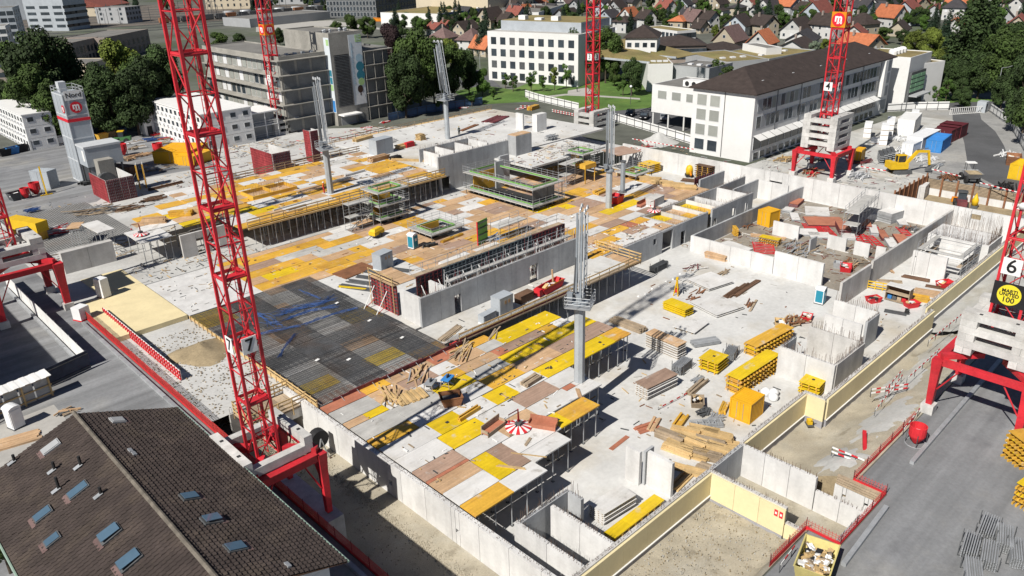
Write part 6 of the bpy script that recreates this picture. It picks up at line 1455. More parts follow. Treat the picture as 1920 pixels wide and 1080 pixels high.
# ---------------------------------------------------------------- things on the decks
def tubskip(label,px,py,z,s,rz,mat,fillm):
    t=skip(label,px,py,z,2.1*s,1.5*s,.9*s,rz,mat,0,'mortar_tub'); box(t,'mortar',-.75*s,.75*s,-.6*s,.6*s,.5*s,.56*s,fillm); return t
tubskip('red-brown mortar tub standing on the deck beside the saw benches',846,756,3.5,1.05,-.5,mRust,mSteelD)
def bench(label,px,py,z,rz,top):
    c=g(px,py,z); t=thing('saw_bench',label,'work bench',(c.x,c.y,z),rz); box(t,'bench_top',-.7,.7,-.45,.45,.8,.88,top)
    for sx in (-1,1):
        for sy in (-1,1): rod(t,'leg',(sx*.75,sy*.5,0),(sx*.6,sy*.38,.8),.06,mWoodO,True)
        rod(t,'cross_rail',(sx*.7,-.45,.3),(sx*.7,.45,.3),.05,mWoodO,True)
    box(t,'saw_guard',-.2,.3,-.05,.05,.885,1.2,mSteelD); box(t,'motor_box',-.5,-.1,-.3,.3,.5,.79,mSteelD); return t
bench('grey saw bench on the deck, left of two',808,730,3.5,.5,mSteel); bench('blue-topped saw bench on the deck, right of two',840,722,3.5,.4,mBlue)
heap('fan of loose planks and offcuts near the rebar mat corner',730,742,3.4,16,3.5,[mWood,mTan,mWood],1.2,'timber pile','timber_heap',.09,1.2); pile('row of short pine planks lying side by side on the deck',770,745,2.2,3.0,.22,1.35,mWood,3.5,12,.11,.05)
heap('loose planks and grey mesh beside the stop-end boards',785,705,3.6,12,3.5,[mWood,mTan,mSteel],1.4,'timber pile','timber_heap',.08,.5); heap('long crossed planks left of the yellow panels',868,662,5.2,12,3.5,[mWoodO,mTan,mWood],1.6,'timber pile','timber_heap',.08,.35); heap('two crossed slim planks on the grey panel',930,625,5.0,3,3.5,[mWoodO],.6,'timber pile','plank_pair',.07,.5)
pile('weathered beam pack on the white panel',996,716,2.5,1.0,.5,.1,mWoodO,3.5,5,.14); pile('ochre beam pack near the mortar tub',880,778,2.9,.5,.4,.1,mYelO,3.5,3,.2); pile('two slim pine battens on the yellow panel',958,876,2.6,.25,.06,-1.0,mWood,3.5,2,.06); pile('short boards on the cream panel',990,828,1.3,.3,.08,.4,mWoodO,3.5,2,.08); pile('pale board corner frame near the boom column',1085,737,1.8,.4,.1,.9,mTan,3.5,2,.1); pile('long pine batten across the brown panel',990,853,3.4,.12,.06,-1.0,mWood,3.5,1,.06)
def lbox(label,px,py,z,rz,m1,m2):
    c=g(px,py,z); t=thing('form_box',label,'form box',(c.x,c.y,z),rz)
    box(t,'back_board',-1.3,1.3,.3,.38,0,.95,m1); box(t,'base_board',-1.3,1.3,-.4,.298,.25,.33,m2); box(t,'front_board',-1.3,1.3,-.46,-.405,0,.4,m1)
    for x in (-1.3,1.22): box(t,'end_board',x,x+.08,-.40,.295,.335,.6,m1)
    return t
lbox('brown L-shaped box form left of the striped davit base',925,806,3.5,.15,mWoodO,mRed); lbox('pink L-shaped box form right of the striped davit base',1018,800,3.5,-1.1,mRed,mRed)
def davit(label,px,py,z,s=1.0):
    c=g(px,py,z); t=thing('davit_post',label,'davit',(c.x,c.y,z),.3); t.scale=(s,s,s); n=20
    for k in range(n):
        a,b=2*math.pi*k/n,2*math.pi*(k+1)/n
        MB().add([(0,0,.42),(1.15*math.cos(a),1.15*math.sin(a),.12),(1.15*math.cos(b),1.15*math.sin(b),.12),(1.15*math.cos(a),1.15*math.sin(a),.05),(1.15*math.cos(b),1.15*math.sin(b),.05)],[(0,1,2),(1,3,4,2)]).obj('skirt_segment',mRedB if k%2 else mWhiteP,t)
    rod(t,'mast',(0,0,.3),(0,0,1.9),.12,mRedB); rod(t,'mast',(.2,0,.3),(.08,0,1.6),.08,mRedB); rod(t,'jib',(0,0,1.85),(-1.3,.2,2.0),.1,mRedD); rod(t,'hook_cable',(-1.25,.2,1.98),(-1.25,.2,1.4),.03,mSteelD); box(t,'hook',-1.33,-1.17,.12,.28,1.2,1.4,mRedB); box(t,'winch',-.3,.3,-.3,.2,.42,.62,mSteelD)
    return t
davit('red davit post on a red and white striped round base, near deck',972,802,3.5,1.05); davit('red davit post on a striped round base near the cell walls',1226,396,3.5,.95); davit('fan of red boards with a davit on the white deck table',264,440,7.1,.9)
heap('black bag and pink foil at the rebar mat corner',846,648,1.2,9,3.5,[mBlack,mBlack,mNet],.5,'rubbish','rubbish_heap',.25)
pile('brown plank bundle on the pale slab edge',845,626,4.2,.9,.3,.3,mWoodO,3.5,6,.1); 
def cabinet(label,px,py,z,lx,ly,h,rz,mat,sign=True):
    c=g(px,py,z); t=thing('site_cabinet',label,'cabinet',(c.x,c.y,z),rz); MB().bx(-lx/2,lx/2,-ly/2,ly/2,.1,h).obj('body',mat,t); box(t,'skid',-lx/2-.1,lx/2+.1,-ly/2+.05,ly/2-.05,0,.1,mWhiteP); box(t,'lid',-lx/2-.03,lx/2+.03,-ly/2-.03,ly/2+.03,h+.002,h+.06,mat); box(t,'door',-lx/2+.1,-.02,-ly/2-.03,-ly/2-.005,.2,h-.1,mat); box(t,'door',.02,lx/2-.1,-ly/2-.03,-ly/2-.005,.2,h-.1,mat)
    if sign:
        for x in (-.35,.25): box(t,'notice',x,x+.35,-ly/2-.045,-ly/2-.032,h*.62,h*.82,mTan)
    return t
cabinet('tall grey steel cabinet with tan notices below the long grey wall',942,586,3.5,2.3,1.5,2.3,.05,mMetalP); cabinet('low grey steel chest left of the tall cabinet',914,601,3.5,2.2,.9,1.0,.1,mMetalP,False); cabinet('dark low tool chest right of the tall cabinet',983,565,3.5,2.4,1.1,1.1,.05,mWoodD,False)
t=skip('red conveyor-like pump with orange rails on the slab',1032,543,3.5,4.6,1.3,.9,.12,mRedB,10,'concrete_pump'); rod(t,'outlet_pipe',(.6,0,.6),(.4,0,2.6),.25,mTan); box(t,'hopper',-2.9,-2.2,-.5,.5,.2,1.0,mRedB); box(t,'rail',-1.8,1.8,-.72,-.66,.9,1.05,mOrg)
skip('small red crate beside the left end of the grey wall',780,590,3.5,1.7,1.2,.8,.2,mRedB,4,'tool_box')
cabinet('grey generator box with notices beside the brown sheet',719,502,3.5,2.4,1.6,2.3,.2,mMetalP)
o=MB().bx(-2.6,2.6,-1.5,1.5,0,.12).obj('steel_plate',mRust); o.location=g(664,508,3.5); o.rotation_euler=(0,0,.1); tag(o,'dark rust-brown steel sheet lying on the pale slab','sheet')
for k in range(5): pile('dark steel form beams on the pale slab, '+['first','second','third','fourth','fifth'][k]+' row from the rebar mat',672+k*16,541-k*9,6.0,1.0,.16,-1.15,mSteelD,3.5,5,.08)
pile('yellow beams at the edge of the rebar mat',660,541,4.0,.4,.2,-1.1,mYel,3.5,3,.1); bench('small blue and white trestle table beside the rebar mat',707,566,3.5,.8,mWhiteP)
# wall formwork behind the grey wall
formwall('dark red framed formwork behind the left part of the grey wall',51.5,71.2,3.5,0,3,1.32,4.1,mRedD,mSteelD); formwall('blue-grey framed formwork behind the middle of the grey wall',55.46,71.2,3.5,0,12,1.32,4.1,M('slate_frame',(.10,.125,.14),.6,.3,1.2,0,.2),mSteelD); formwall('dark red framed formwork behind the right part of the grey wall',71.3,71.2,3.5,0,5,1.32,4.1,mRedD,mSteelD)

t=thing('formwork_walkway','railed walkway along the top of the formwork row','walkway',(51.5,71.4,7.5))
for k in range(11): box(t,'deck_board',k*2.4,k*2.4+2.36,0,.9,0,.06,mWoodO)
for k in range(14): rod(t,'guard_post',(k*2,.9,0),(k*2,.9,1.2),.06,mSteel)
for z in (.6,1.15): rod(t,'guard_rail',(0,.9,z),(26.4,.9,z),.06,mSteel)
formwall('red formwork end panel with rungs at the left end of the row',48.7,76.4,3.5,-math.pi/2,4,1.3,3.8,mRedM,mSteelD)
t=thing('walkway_bracket','timber bracket walkway above the left formwork end','walkway',(48.2,71.2,7.4))
for k in range(3): box(t,'plank',0,3.4,k*1.7,k*1.7+1.66,0,.08,mTan)
for z in (.5,1.0): box(t,'rail',-.06,0,0,5.1,z,z+.14,mWood)
for k in range(3): box(t,'post',-.12,-.065,k*2.4,k*2.4+.1,-3.6,1.2,mWood)
t=thing('formwork_shield','tall green form panel with red edge standing on the deck','form panel',(72.2,82.2,3.5),.2); box(t,'sheet',-1.2,1.2,0,.08,0,3.6,mGreen); box(t,'edge',-1.3,-1.205,-.05,.12,0,3.6,mRedB)
for q in (.4,1.4,2.4,3.2): box(t,'rib',-1.2,1.2,-.12,-.005,q,q+.12,mSteelD)
scaffold('low scaffold deck right of the green form panel',74.0,80.6,3.5,.02,6,1.8,2.0,2.0,False,2.0); heap('grey scaffold boards and blue sack near the formwork walkway',925,447,3.2,18,3.5,[mSteel,mGry,mBlue],1.6,'heap','parts_heap'); pile('white board sheets stacked behind the formwork walkway',855,490,5.4,1.8,.5,.05,mWht,3.5,1,.16); heap('black bags and crates behind the deck toilet cabin',802,462,1.8,12,3.5,[mBlack,mSteelD],1.0,'heap','bag_heap',.3)
# platforms
platform('three-level shaft platform with green kick boards at the raised deck edge',66.4,72.3,99.9,104.6,3.5,3,2.15); platform('large two-level green-edged platform in the middle of the lower deck',87.0,94.6,86.4,103.6,3.5,2,2.9); platform('low green-edged shaft platform beside the deck toilet cabin',67.3,73.7,88.2,94,3.5,1,2,1.0); platform('green-edged platform above the far stair scaffold',106.8,111.6,93,98.3,5.0,2,2.2,.9); platform('green-edged platform near the stacked yellow tables',112.6,118.0,85.2,90,3.5,1,2,.9)
pile('yellow beam bracket pack under the low shaft platform',848,448,4.6,.5,.4,.1,mYelO,3.5,10,.35); 
scaffold('grey stair tower between raised and lower deck',61.6,101.0,3.5,0,4.2,1.6,4.2,2.1,True,2.1); scaffold('grey stair tower in the dark gap by the far platform',101.2,92.0,3.5,.1,5.2,1.8,4.0,2.0,True,2.6)
t=thing('hanging_form','ochre form box hanging beside the far stair tower','form box',(105.2,91.0,5.2)); MB().bx(0,3.0,0,2.4,1.0,1.8).obj('box',mYelO,t)
for x in (.1,2.7): rod(t,'post',(x,.1,-1.7),(x,.1,1.0),.14,mYelO,True)
# compressor trailer
c=g(707,444,3.5); t=thing('compressor_trailer','yellow compressor trailer on the lower deck','compressor',(c.x,c.y,3.5),.3)
mb=MB(); mb.prism([(-1.2,-.6),(1.2,-.6),(1.2,.6),(-1.2,.6)],.55,1.1); mb.add([(-1.1,-.55,1.1),(1.1,-.55,1.1),(1.1,.55,1.1),(-1.1,.55,1.1),(-.8,-.35,1.45),(.9,-.35,1.45),(.9,.35,1.45),(-.8,.35,1.45)],[(0,1,5,4),(1,2,6,5),(2,3,7,6),(3,0,4,7),(4,5,6,7)]); mb.obj('hood',mYelM,t)
for s in (-1,1): MB().tube((.1,s*.62,.35),(.1,s*.8,.35),.35,14).obj('wheel',mBlack,t)
rod(t,'tow_bar',(-1.2,0,.5),(-2.3,0,.35),.1,mSteelD); box(t,'chassis',-1.15,1.15,-.5,.5,.4,.545,mSteelD)
# lower deck far part
skip('red tool skip beside the grey steel column',1155,380,3.5,2.6,1.8,1.3,.2,mRedB,4,'steel_skip'); lbox('pink box form beside the far striped davit',1205,386,3.5,.1,mRed,mRed); cabinet('grey concrete block chest beside the far davit',1228,383,3.5,3.2,1.6,1.3,.1,mConc,False); pile('ochre beam pack left of the far boom column',1125,362,3.0,1.4,.7,.1,mYelO,3.5,4,.2); heap('white foil bundle on the grey panel',1187,352,1.4,8,3.5,mPlast,.6,'foil','foil_heap',.2)
for k in range(6): pile(['first','second','third','fourth','fifth','sixth'][k]+' pine guard board stack along the lower deck rear edge',1175+k*22,330+k*5,4.2,.5,.9,-1.05,mWood,3.5,2,.22)
pile('dark brown boards in the floor opening near the back wall',1310,340,7,2.2,.12,-1.2,mWoodD,.1,5,.1); 
def btables(label,px,py,z,n,s,rz,m1,m2):
    t=ytable(label,px,py,z,n,s,rz)
    for ch in t.children: 
        if ch.name.startswith('panel'): ch.data=unit(m1)
        elif ch.name.startswith('beam'): ch.data=unit(m2)
    return t
btables('tall stack of brown form tables at the back wall',1327,336,0,8,4.0,-.1,mWoodD,mYelO); btables('stack of yellow form tables on the floor below the office',1217,322,0,5,3.6,-.1,mYelM,mYelO)
c=g(1292,331,0); t=thing('mini_digger','small yellow machine with raised arm near the back wall','machine',(c.x,c.y,0),.8); box(t,'base',-.9,.9,-.7,.7,0,.5,mBlack); MB().lathe([(.7,.5),(.75,1.6),(.5,2.2),(.1,2.4)],10).obj('body',mYelM,t,True); rod(t,'arm',(.4,0,2.0),(-1.6,0,.6),.3,mOrg,True)
pile('brown and white panel awning on props near the back wall corner',1180,290,1,1,.1,0,mBrn,0,2,.1)
table('brown and white deck table on props at the back wall corner',((1158,292),(1200,284),(1172,273)),4.4,'B',0,4)
formwall('dark red formwork box beside the blue-grey wall',120.0,77.6,0,-.1,4,1.35,4.0,mRedD,mSteelD)
# raised deck
person('worker in orange-red clothes standing by the boom column on the raised deck',608,362,7.2,.8,M('orange_workwear',(.55,.07,.02),.8,.1),M('red_workwear',(.42,.03,.03),.8,.1),mWhiteP,1.05)
person('worker in dark clothes walking on the far slab',861,253,7.2,2.2,M('dark_jacket',(.05,.07,.06),.8,.1),M('dark_trousers',(.04,.04,.05),.8,.1),mYelM)
person('worker in red at the formwork props behind the grey wall',934,492,3.5,1.0,M('red_workwear',(.42,.03,.03),.8,.1),M('dark_trousers',(.04,.04,.05),.8,.1),mWhiteP)
for (l,px,py,L,Wd,H,rz,m) in [('white beam pack on the orange deck, nearest the column',665,326,4.6,.7,.6,.1,mWht),('white beam pack on the orange deck, farther right',636,340,5.0,.7,.5,.1,mWht),('pale beam at the raised deck front',550,385,7,.35,.25,.06,mGry),('dark pipe bundle near the raised deck front',556,390,3.5,.5,.15,.06,mSteelD),('dark pipe bundle beside the shaft platform',665,350,3.5,.4,.12,.06,mSteelD),('tan box form on the raised deck',710,300,4.5,1.6,.8,.1,mTan),('dark timber bundle near the upper rail',575,297,6,.5,.3,.1,mWoodD)]: pile(l,px,py,L,Wd,H,rz,m,7.2,None,.2)
t=thing('slab_recess','ochre framed recess with rebar on the raised deck','recess',g(505,360,7.2))
for (x0,x1,y0,y1) in ((-4,4,-2.2,-2.0),(-4,4,2.0,2.2),(-4,-3.8,-2,2),(3.8,4,-2,2),(-.1,.1,-2,2)): box(t,'edge_board',x0,x1,y0,y1,.02,.55,mYelO)
bars(t,-3.7,3.7,-1.9,-1.4,.02,1.2,.3,seed=3); bars(t,-3.7,3.7,1.4,1.9,.02,1.2,.3,seed=4)
for (l,px,py,m) in [('stack of tan planks on the white table row',290,418,mTan),('stack of ochre planks on the white table row',340,404,mYelO),('stack of pine planks near the mast on the raised deck',372,398,mWood)]: pile(l,px,py,3.6,1.3,.8,-.6,m,7.1,5,.2)
# far slab clutter
for (l,px,py,L,Wd,H,rz,m,nm) in [('white board stack on the far slab',725,266,4.6,2.6,.4,.1,mWht,'panel_stack'),('pine plank stack left on the far slab',680,262,5,1.5,.7,.2,mWood,'timber_pile'),('pine plank stack in the middle of the far slab',760,276,5,1.2,.8,.1,mWood,'timber_pile'),('red steel box stack on the far slab',766,275,2.2,1.4,1.2,.1,mRedB,'steel_box'),('tan crate on the far slab',789,262,1.6,1.6,1.4,.1,mWood,'timber_crate'),('red sheet stack on the far slab',930,224,8,3.4,.25,.35,mRedD,'panel_stack'),('timber edge planks along the far slab front',770,302,8,.6,.6,-1.0,mWood,'timber_pile'),('dark bag stack at the upper deck corner',742,298,2.2,1.2,.7,.1,mBlack,'bag_stack'),('rust-brown boards on the far slab edge',880,240,7,1.0,.2,.3,mRust,'timber_pile'),('ochre barrel stack at the far fence',1000,205,4,1.5,1.0,.2,mYelO,'timber_pile')]: pile(l,px,py,L,Wd,H,rz,m,7.2 if py>215 else G,None,.2,name=nm)
cabinet('grey plant box at the upper deck corner',716,288,7.2,4.2,2.2,3.0,.1,mMetalP,False); heap('reel of steel mesh between the two tall white slabs',1034,262,2.0,60,7.2,mSteel,1.3,'mesh','mesh_reel',.08); 
for k,(px,py,w) in enumerate([(690,240,'left of the tower door'),(722,230,'beside the banner tower'),(850,222,'at the trees'),(870,203,'under the leaning boom'),(975,205,'near the far fence end')]): 
    heap('red barrier boards piled '+w,px,py,2.4,14,G,[mRedB,mRedB,mWhiteP],1.2,'barrier','barrier_heap',.12)
t=thing('slab_edge_planks','long timber planks along the rear edge of the far slab','plank row',(84.4,142.1,6.9))
for k in range(8): box(t,'plank',k*5.7,k*5.7+5.6,0,1.1,0,.25,mWood if k%3 else mWoodO)
for k in range(24): box(t,'post',k*1.95,k*1.95+.08,-.1,-.02,0,1.3,mWoodO)
for z in (.7,1.15): box(t,'rail',0,45,-.16,-.105,z,z+.14,mWoodO)

# formwork inside the nearest cells
deck('ochre and tan form panels inside the nearest cells',2.9,[(97.65,101.25,66,69,'T'),(97.65,101.25,69,71.9,'Y'),(101.65,105.25,66,69,'O'),(101.65,105.25,69,71.9,'T'),(105.7,109.1,66,69,'O'),(105.7,109.1,69,71.9,'Y')])

scaffold('slim working scaffold in front of the formwork behind the grey wall',54.0,68.0,3.5,0,22,.9,3.4,1.7,False,2.2,'scaffold_tower',True)
mb=MB(); rr=random.Random(88)
for k in range(190):
    x=rr.uniform(52,77.5); y=rr.uniform(67.3,70.8); mb.tube((x,y,3.5),(x+rr.uniform(-.5,.5),y+rr.uniform(-.4,.4),3.5+rr.uniform(1.2,4.6)),.03,4,rr.randrange(3))
for k in range(60):
    x=rr.uniform(52,77); y=rr.uniform(71.3,74); z=7.55 if y<72.3 else 3.5; mb.tube((x,y,z),(x+rr.uniform(-.3,.3),y,z+rr.uniform(.8,1.6)),.03,4,0)
tag(mb.obj('shoring_tubes',[mSteel,mWhiteP,mRedD]),'tangle of leaning steel tubes and ties around the formwork behind the grey wall','tubes',kind='stuff')
# ---------------------------------------------------------------- left yard
SIL=thing('silo_tower','grey sheet-clad silo tower with red band and round emblem','silo',(42.4,164.4,G)); mSilo=M('silo_sheet',(.34,.37,.40),.55,.1,.3,.1,.04); mSiloL=M('silo_trim',(.45,.47,.49),.55,.06)
MB().bx(0,3.8,0,6.2,0,17.0).obj('cladding',mSilo,SIL)
for z in (.02,4.3,8.6,13.0,16.75): box(SIL,'trim',-.06,3.86,-.06,6.26,z,z+.22,mSiloL)
for (x,y) in ((-.07,-.07),(3.7,-.07),(-.07,2.0),(-.07,4.1),(-.07,6.1)): box(SIL,'trim',x,x+.17,y,y+.17,.25,16.7,mSiloL)
box(SIL,'red_band',-.1,3.9,-.1,6.3,11.9,12.45,mLogo)
emblem(SIL,(1.9,-.09,14.5),1.05,'-y'); emblem(SIL,(-.09,1.0,14.3),.75,'-x')
box(SIL,'name_board',.3,3.5,-.14,-.08,15.9,17.6,mWhiteP); text(SIL,'name_text','Nord',1.25,(1.9,-.16,16.75),'-y',mLetK,.02)
for k in range(5):
    for z in (17.6,18.2): pass
mb=MB()
for (a,b) in (((0,0),(3.8,0)),((3.8,0),(3.8,6.2)),((3.8,6.2),(0,6.2)),((0,6.2),(0,0))):
    for z in (17.5,18.1): mb.tube((*a,z),(*b,z),.05,4)
    for q in (0,.33,.66): mb.tube((a[0]+(b[0]-a[0])*q,a[1]+(b[1]-a[1])*q,17),(a[0]+(b[0]-a[0])*q,a[1]+(b[1]-a[1])*q,18.1),.05,4)
mb.obj('roof_railing',mSteel,SIL); box(SIL,'filter_unit',.5,1.8,2.5,4.2,17.0,19.0,mSiloL)
t=thing('batching_plant','grey batching plant box and drum at the foot of the silo tower','plant',(42.6,157.5,G)); MB().bx(0,6.5,2.2,6.8,4.0,7.6).obj('upper_box',mSilo,t); box(t,'upper_rim',-.1,6.6,2.1,6.85,7.5,7.9,mSiloL); MB().bx(1.2,4.0,0,2.6,1.2,5.4).obj('hopper',mOldC,t); MB().tube((2.0,-.6,1.6),(2.0,.5,1.6),1.6,18).obj('drum',mSteelD,t)
for x in (.2,6.1):
    for y in (2.5,6.4): rod(t,'leg',(x,y,0),(x,y,4),.3,mSteelD,True)
box(t,'ladder_board',-.05,-.01,3,4,5,7,mWhiteP); heap('dark machine parts under the batching plant',168,345,3,16,G,[mSteelD,mBlack],1.5,'heap','parts_heap',.4)
def cabins(label,x,y,z,nx,ny,nl,cw=2.45,cl=6.0,ch=2.65,name='site_cabins'):
    """stacked container offices, long axis along +x, row along +y; windowed W faces"""
    t=thing(name,label,'site cabins',(x,y,z))
    for l in range(nl):
        for j in range(ny):
            c=MB().bx(.02,nx*cl,j*cw+.03,(j+1)*cw-.03,l*ch+.02,(l+1)*ch-.04).obj('cabin',mWhiteP,t)
            if True:
                win(t,'-x',(j+.5)*cw,l*ch+1.05,1.3,1.1,.02,True,mGlass,.05,mFrame); box(t,'air_unit',-.35,.0,(j+.75)*cw,(j+.95)*cw,l*ch+.35,l*ch+.8,mPlast)
        for k in range(nx*2): win(t,'-y',(k+.5)*cl/2,l*ch+1.05,1.4,1.1,.03,True,mGlass,.05,mFrame)
    box(t,'roof',-.15,nx*cl+.15,-.12,ny*cw+.12,nl*ch+.0,nl*ch+.22,mWhiteP)
    return t
cabins('three-storey pale site cabins at the left edge',43.6,204.6,G,1,11,3); cabins('white three-storey site cabins behind the nearest red mast',70.2,171.5,G,2,12,3)
t=thing('site_cabins','white two-storey balcony cabins beside the second mast base','site cabins',(79.5,174.5,G))
MB().bx(2.2,9.6,.0,7,.02,5.9).obj('cabin',mWallG,t); box(t,'roof',-.2,9.9,-1.6,7.2,5.92,6.2,mWhiteP)
for x in (0,3.2,6.4,9.5):
    box(t,'frame_post',x,x+.2,-1.5,-1.3,0,5.9,mWhiteP)
for z in (2.9,): box(t,'gallery_floor',-.1,9.7,-1.5,-.02,z,z+.15,mWhiteP)
for z in (3.5,4.0,.6,1.1): rod(t,'railing',(0,-1.4,z),(9.6,-1.4,z),.06,mWhiteP)
t=thing('site_cabins','small white stair cabin at the left end of the white cabins','site cabins',(67.5,199,G)); MB().bx(0,2.6,0,4,0,5.6).obj('cabin',mWhiteP,t); box(t,'doorway',.6,1.8,-.05,-.005,0,2.2,mDark); box(t,'roof',-.1,2.7,-.1,4.1,5.61,5.8,mWhiteP)
container('amber container in the left yard behind the mast, nearer one',(303,279),(340,262),(372,272),6.1,G,mOraC); container('amber open-sided container right of the nearer one',(334,289),(372,276),(392,282),5.6,G,mOraC,ribs=False)
mRedM=M('worn_red_frame',(.30,.045,.05),.65,.3,1.2,0,.2)
def rbox(label,x0,x1,y0,y1,z,h):
    t=thing('form_enclosure',label,'wall formwork',(x0,y0,z))
    for (fx,fy,rz,n,w) in ((0,y1-y0,-math.pi/2,max(2,round((y1-y0)/1.3)),(y1-y0)),(0,0,0,max(2,round((x1-x0)/1.3)),(x1-x0))):
        for k in range(n):
            ww=w/n
            if rz==0: box(t,'form_sheet',k*ww+.01,(k+1)*ww-.01,0,.04,0,h,mGry)
            else: box(t,'form_sheet',0,.04,k*ww+.06,(k+1)*ww-.01,0,h,mWht)
            mb=MB()
            for q in range(int(h/.5)):
                if rz==0: mb.bx(k*ww+.05,(k+1)*ww-.05,-.12,-.005,q*.5+.05,q*.5+.15)
                else: mb.bx(-.12,-.005,k*ww+.08,(k+1)*ww-.05,q*.5+.05,q*.5+.2)
            for q in (.1,.35,.6,.85):
                if rz==0: mb.bx((k+q)*ww,(k+q)*ww+.1,-.14,-.006,0,h)
                else: mb.bx(-.14,-.006,(k+q)*ww,(k+q)*ww+.16,0,h)
            mb.obj('form_frame',mRedD if rz==0 else mRedM,t)
    box(t,'form_sheet',x1-x0-.05,x1-x0,.06,y1-y0,0,h,mWht)
    return t
rbox('red and grey formwork enclosure right of the batching plant',41.4,46.2,147.2,155.5,G,4.1); rbox('red formwork enclosure with blue end panel beside the second mast base',68.6,72.4,137.5,146,G,5.2); rbox('tall red formwork column box below the banner tower',80.8,82.6,144,146.5,G,6.5)
for k,(px,py) in enumerate(((264,352),(276,350))): 
    c=g(px,py,G); t=thing('formwork_shield','tall pale form panel standing upright in the yard, '+('left' if k==0 else 'right')+' one','form panel',(c.x,c.y,G),1.2); box(t,'sheet',-1.1,1.1,0,.1,0,4.6,mWht); box(t,'frame',-1.25,-1.105,-.08,.16,0,4.6,mYelO); rod(t,'prop',(.5,2.2,0),(.5,.12,3),.1,mSteelD)
container('dark brown open bin behind the formwork enclosure',(211,309),(226,304),(250,311),5.6,G,mWoodD,'steel_bin',False); container('tall grey equipment box with ochre top left of the silo',(62,318),(80,312),(96,318),7.0,G,mSilo,'equipment_box'); 
t=thing('lifting_frame','yellow steel lifting frame leaning on the grey equipment box','frame',g(88,366,G)); rod(t,'post',(0,0,0),(.2,1.2,5.2),.25,mYelM,True); rod(t,'foot',(-1,0,.1),(1,0,.1),.2,mYelM,True)
bucket('red concrete bucket at the left, beside a dark skip',50,372,G,1.15); bucket('larger red concrete bucket next to the grey equipment box',69,366,G,1.4); skip('dark skip left of the red buckets',32,374,G,2.6,1.8,1.4,.2,mSteelD,3); bucket('red concrete bucket in the silo yard',232,292,G,1.5); bucket('dark red bucket beside the amber containers',299,292,G,1.6)
for k,(px,py,m,l) in enumerate(((253,268,mPlast,'white sacks heap'),(258,278,mWht,'white board heap'),(290,262,mBlueP,'blue tarp heap'),(302,252,mRedB,'red barrier heap'),(316,262,mRedB,'red pallet heap'),(300,270,mPlast,'white foil heap'),(270,292,mTan,'tan board heap'),(285,318,mSteel,'grey steel beam heap'),(262,318,mWht,'white prop heap'),(310,318,mSteel,'bright prop heap'),(238,300,mTan,'ochre board heap'))): heap(l+' in the storage yard behind the mast',px,py,3.2,20,G,[m,m,mWoodO],2.2,'heap','yard_heap',.25)
# yard vehicles
def loader(label,px,py,z,rz,m1,m2):
    c=g(px,py,z); t=thing('wheel_loader',label,'loader',(c.x,c.y,z),rz)
    for sx in (-1,1):
        for sy in (-1,1): MB().tube((sx*1.1,sy*.75,.6),(sx*1.1,sy*1.05,.6),.6,14).obj('wheel',mBlack,t)
    MB().bx(-2.0,.2,-.75,.75,.6,1.5).bx(.2,1.8,-.5,.5,.6,1.3).obj('body',m1,t); MB().prism([(-.6,-.65),(.5,-.65),(.5,.65),(-.6,.65)],1.5,2.7).obj('cab',mGlass,t); box(t,'cab_roof',-.75,.65,-.75,.75,2.7,2.85,m2)
    for s in (-1,1): rod(t,'lift_arm',(.6,s*.6,1.3),(2.6,s*.6,.6),.18,m1,True)
    MB().add([(2.4,-1.2,.1),(3.4,-1.2,.1),(2.4,-1.2,1.1),(2.4,1.2,.1),(3.4,1.2,.1),(2.4,1.2,1.1)],[(0,1,4,3),(0,3,5,2),(0,2,1),(3,4,5)]).obj('bucket',mOrg,t); return t
loader('green and yellow loader with orange bucket in the silo yard',230,268,G,2.6,M('green_machine',(.06,.16,.06),.5,.1),mYelM)
for (l,px,py,m) in [('blue waste bin at the left cabins',25,288,mBlue),('dark waste bin at the left cabins',42,284,mBlack),('dark low bin beside the blue bin',10,292,mBlack),('brown waste skip at the yard fence',193,262,mYelO),('tan waste skip at the yard fence',210,256,mTan),('dark waste skip at the yard fence',228,252,mBlueF)]: skip(l,px,py,G,2.6,1.6,1.5,.2,m,3)
# rebar field behind the left edge
t=thing('rebar_field','flat dark rebar mat on blinding concrete near the left edge','rebar mat',(24.5,127,G))
box(t,'blinding',0,14,0,24,.0,.15,mSlab); mb=MB()
for k in range(60): mb.bx(.1,13.9,.2+k*.395,.24+k*.395,.2,.24)
for k in range(40): mb.bx(.2+k*.345,.24+k*.345,.1,23.9,.25,.29)
stuff(mb.obj('rebar_grid',mRebar,t))
heap('blue conduit coils on the rebar field',62,395,2.2,30,G+.3,mBlueP,1.0,'conduit','conduit_heap',.06); heap('rebar cages and timber behind the white table row',175,400,6,40,G,[mRebar,mWoodO,mSteel],3.0,'heap','rebar_heap',.1); heap('white and red prop parts on the slab near the left portal',120,435,4,50,G,[mWhiteP,mRedB,mSteel],3.0,'heap','parts_heap',.1)
heap('brown planks and offcuts beside the formwork enclosure',240,392,4,18,G,[mWoodD,mWoodO],2.2,'heap','timber_heap',.12); heap('dark brown crate boards in the yard',285,375,4,16,G,[mWoodD],2.0,'heap','timber_heap',.2); pile('dark brown timber row in the yard',312,350,7,.8,.5,.1,mWoodD,G,3,.2)
for k in range(4): pile(['first','second','third','fourth'][k]+' row of dark steel channels near the freestanding wall',100+k*13,448-k*4,6,.7,.3,.2,mSteelD if k%2 else mSteel,G,4,.12)
t=thing('beam_box','long yellow steel box beam beside the left portal ballast','box beam',g(58,447,G),-1.2); MB().bx(-3.6,3.6,-1.0,1.0,1.6,3.2).obj('beam',mYelM,t)
for x in (-3,3): box(t,'trestle',x-.2,x+.2,-.8,.8,0,1.59,mYelO)
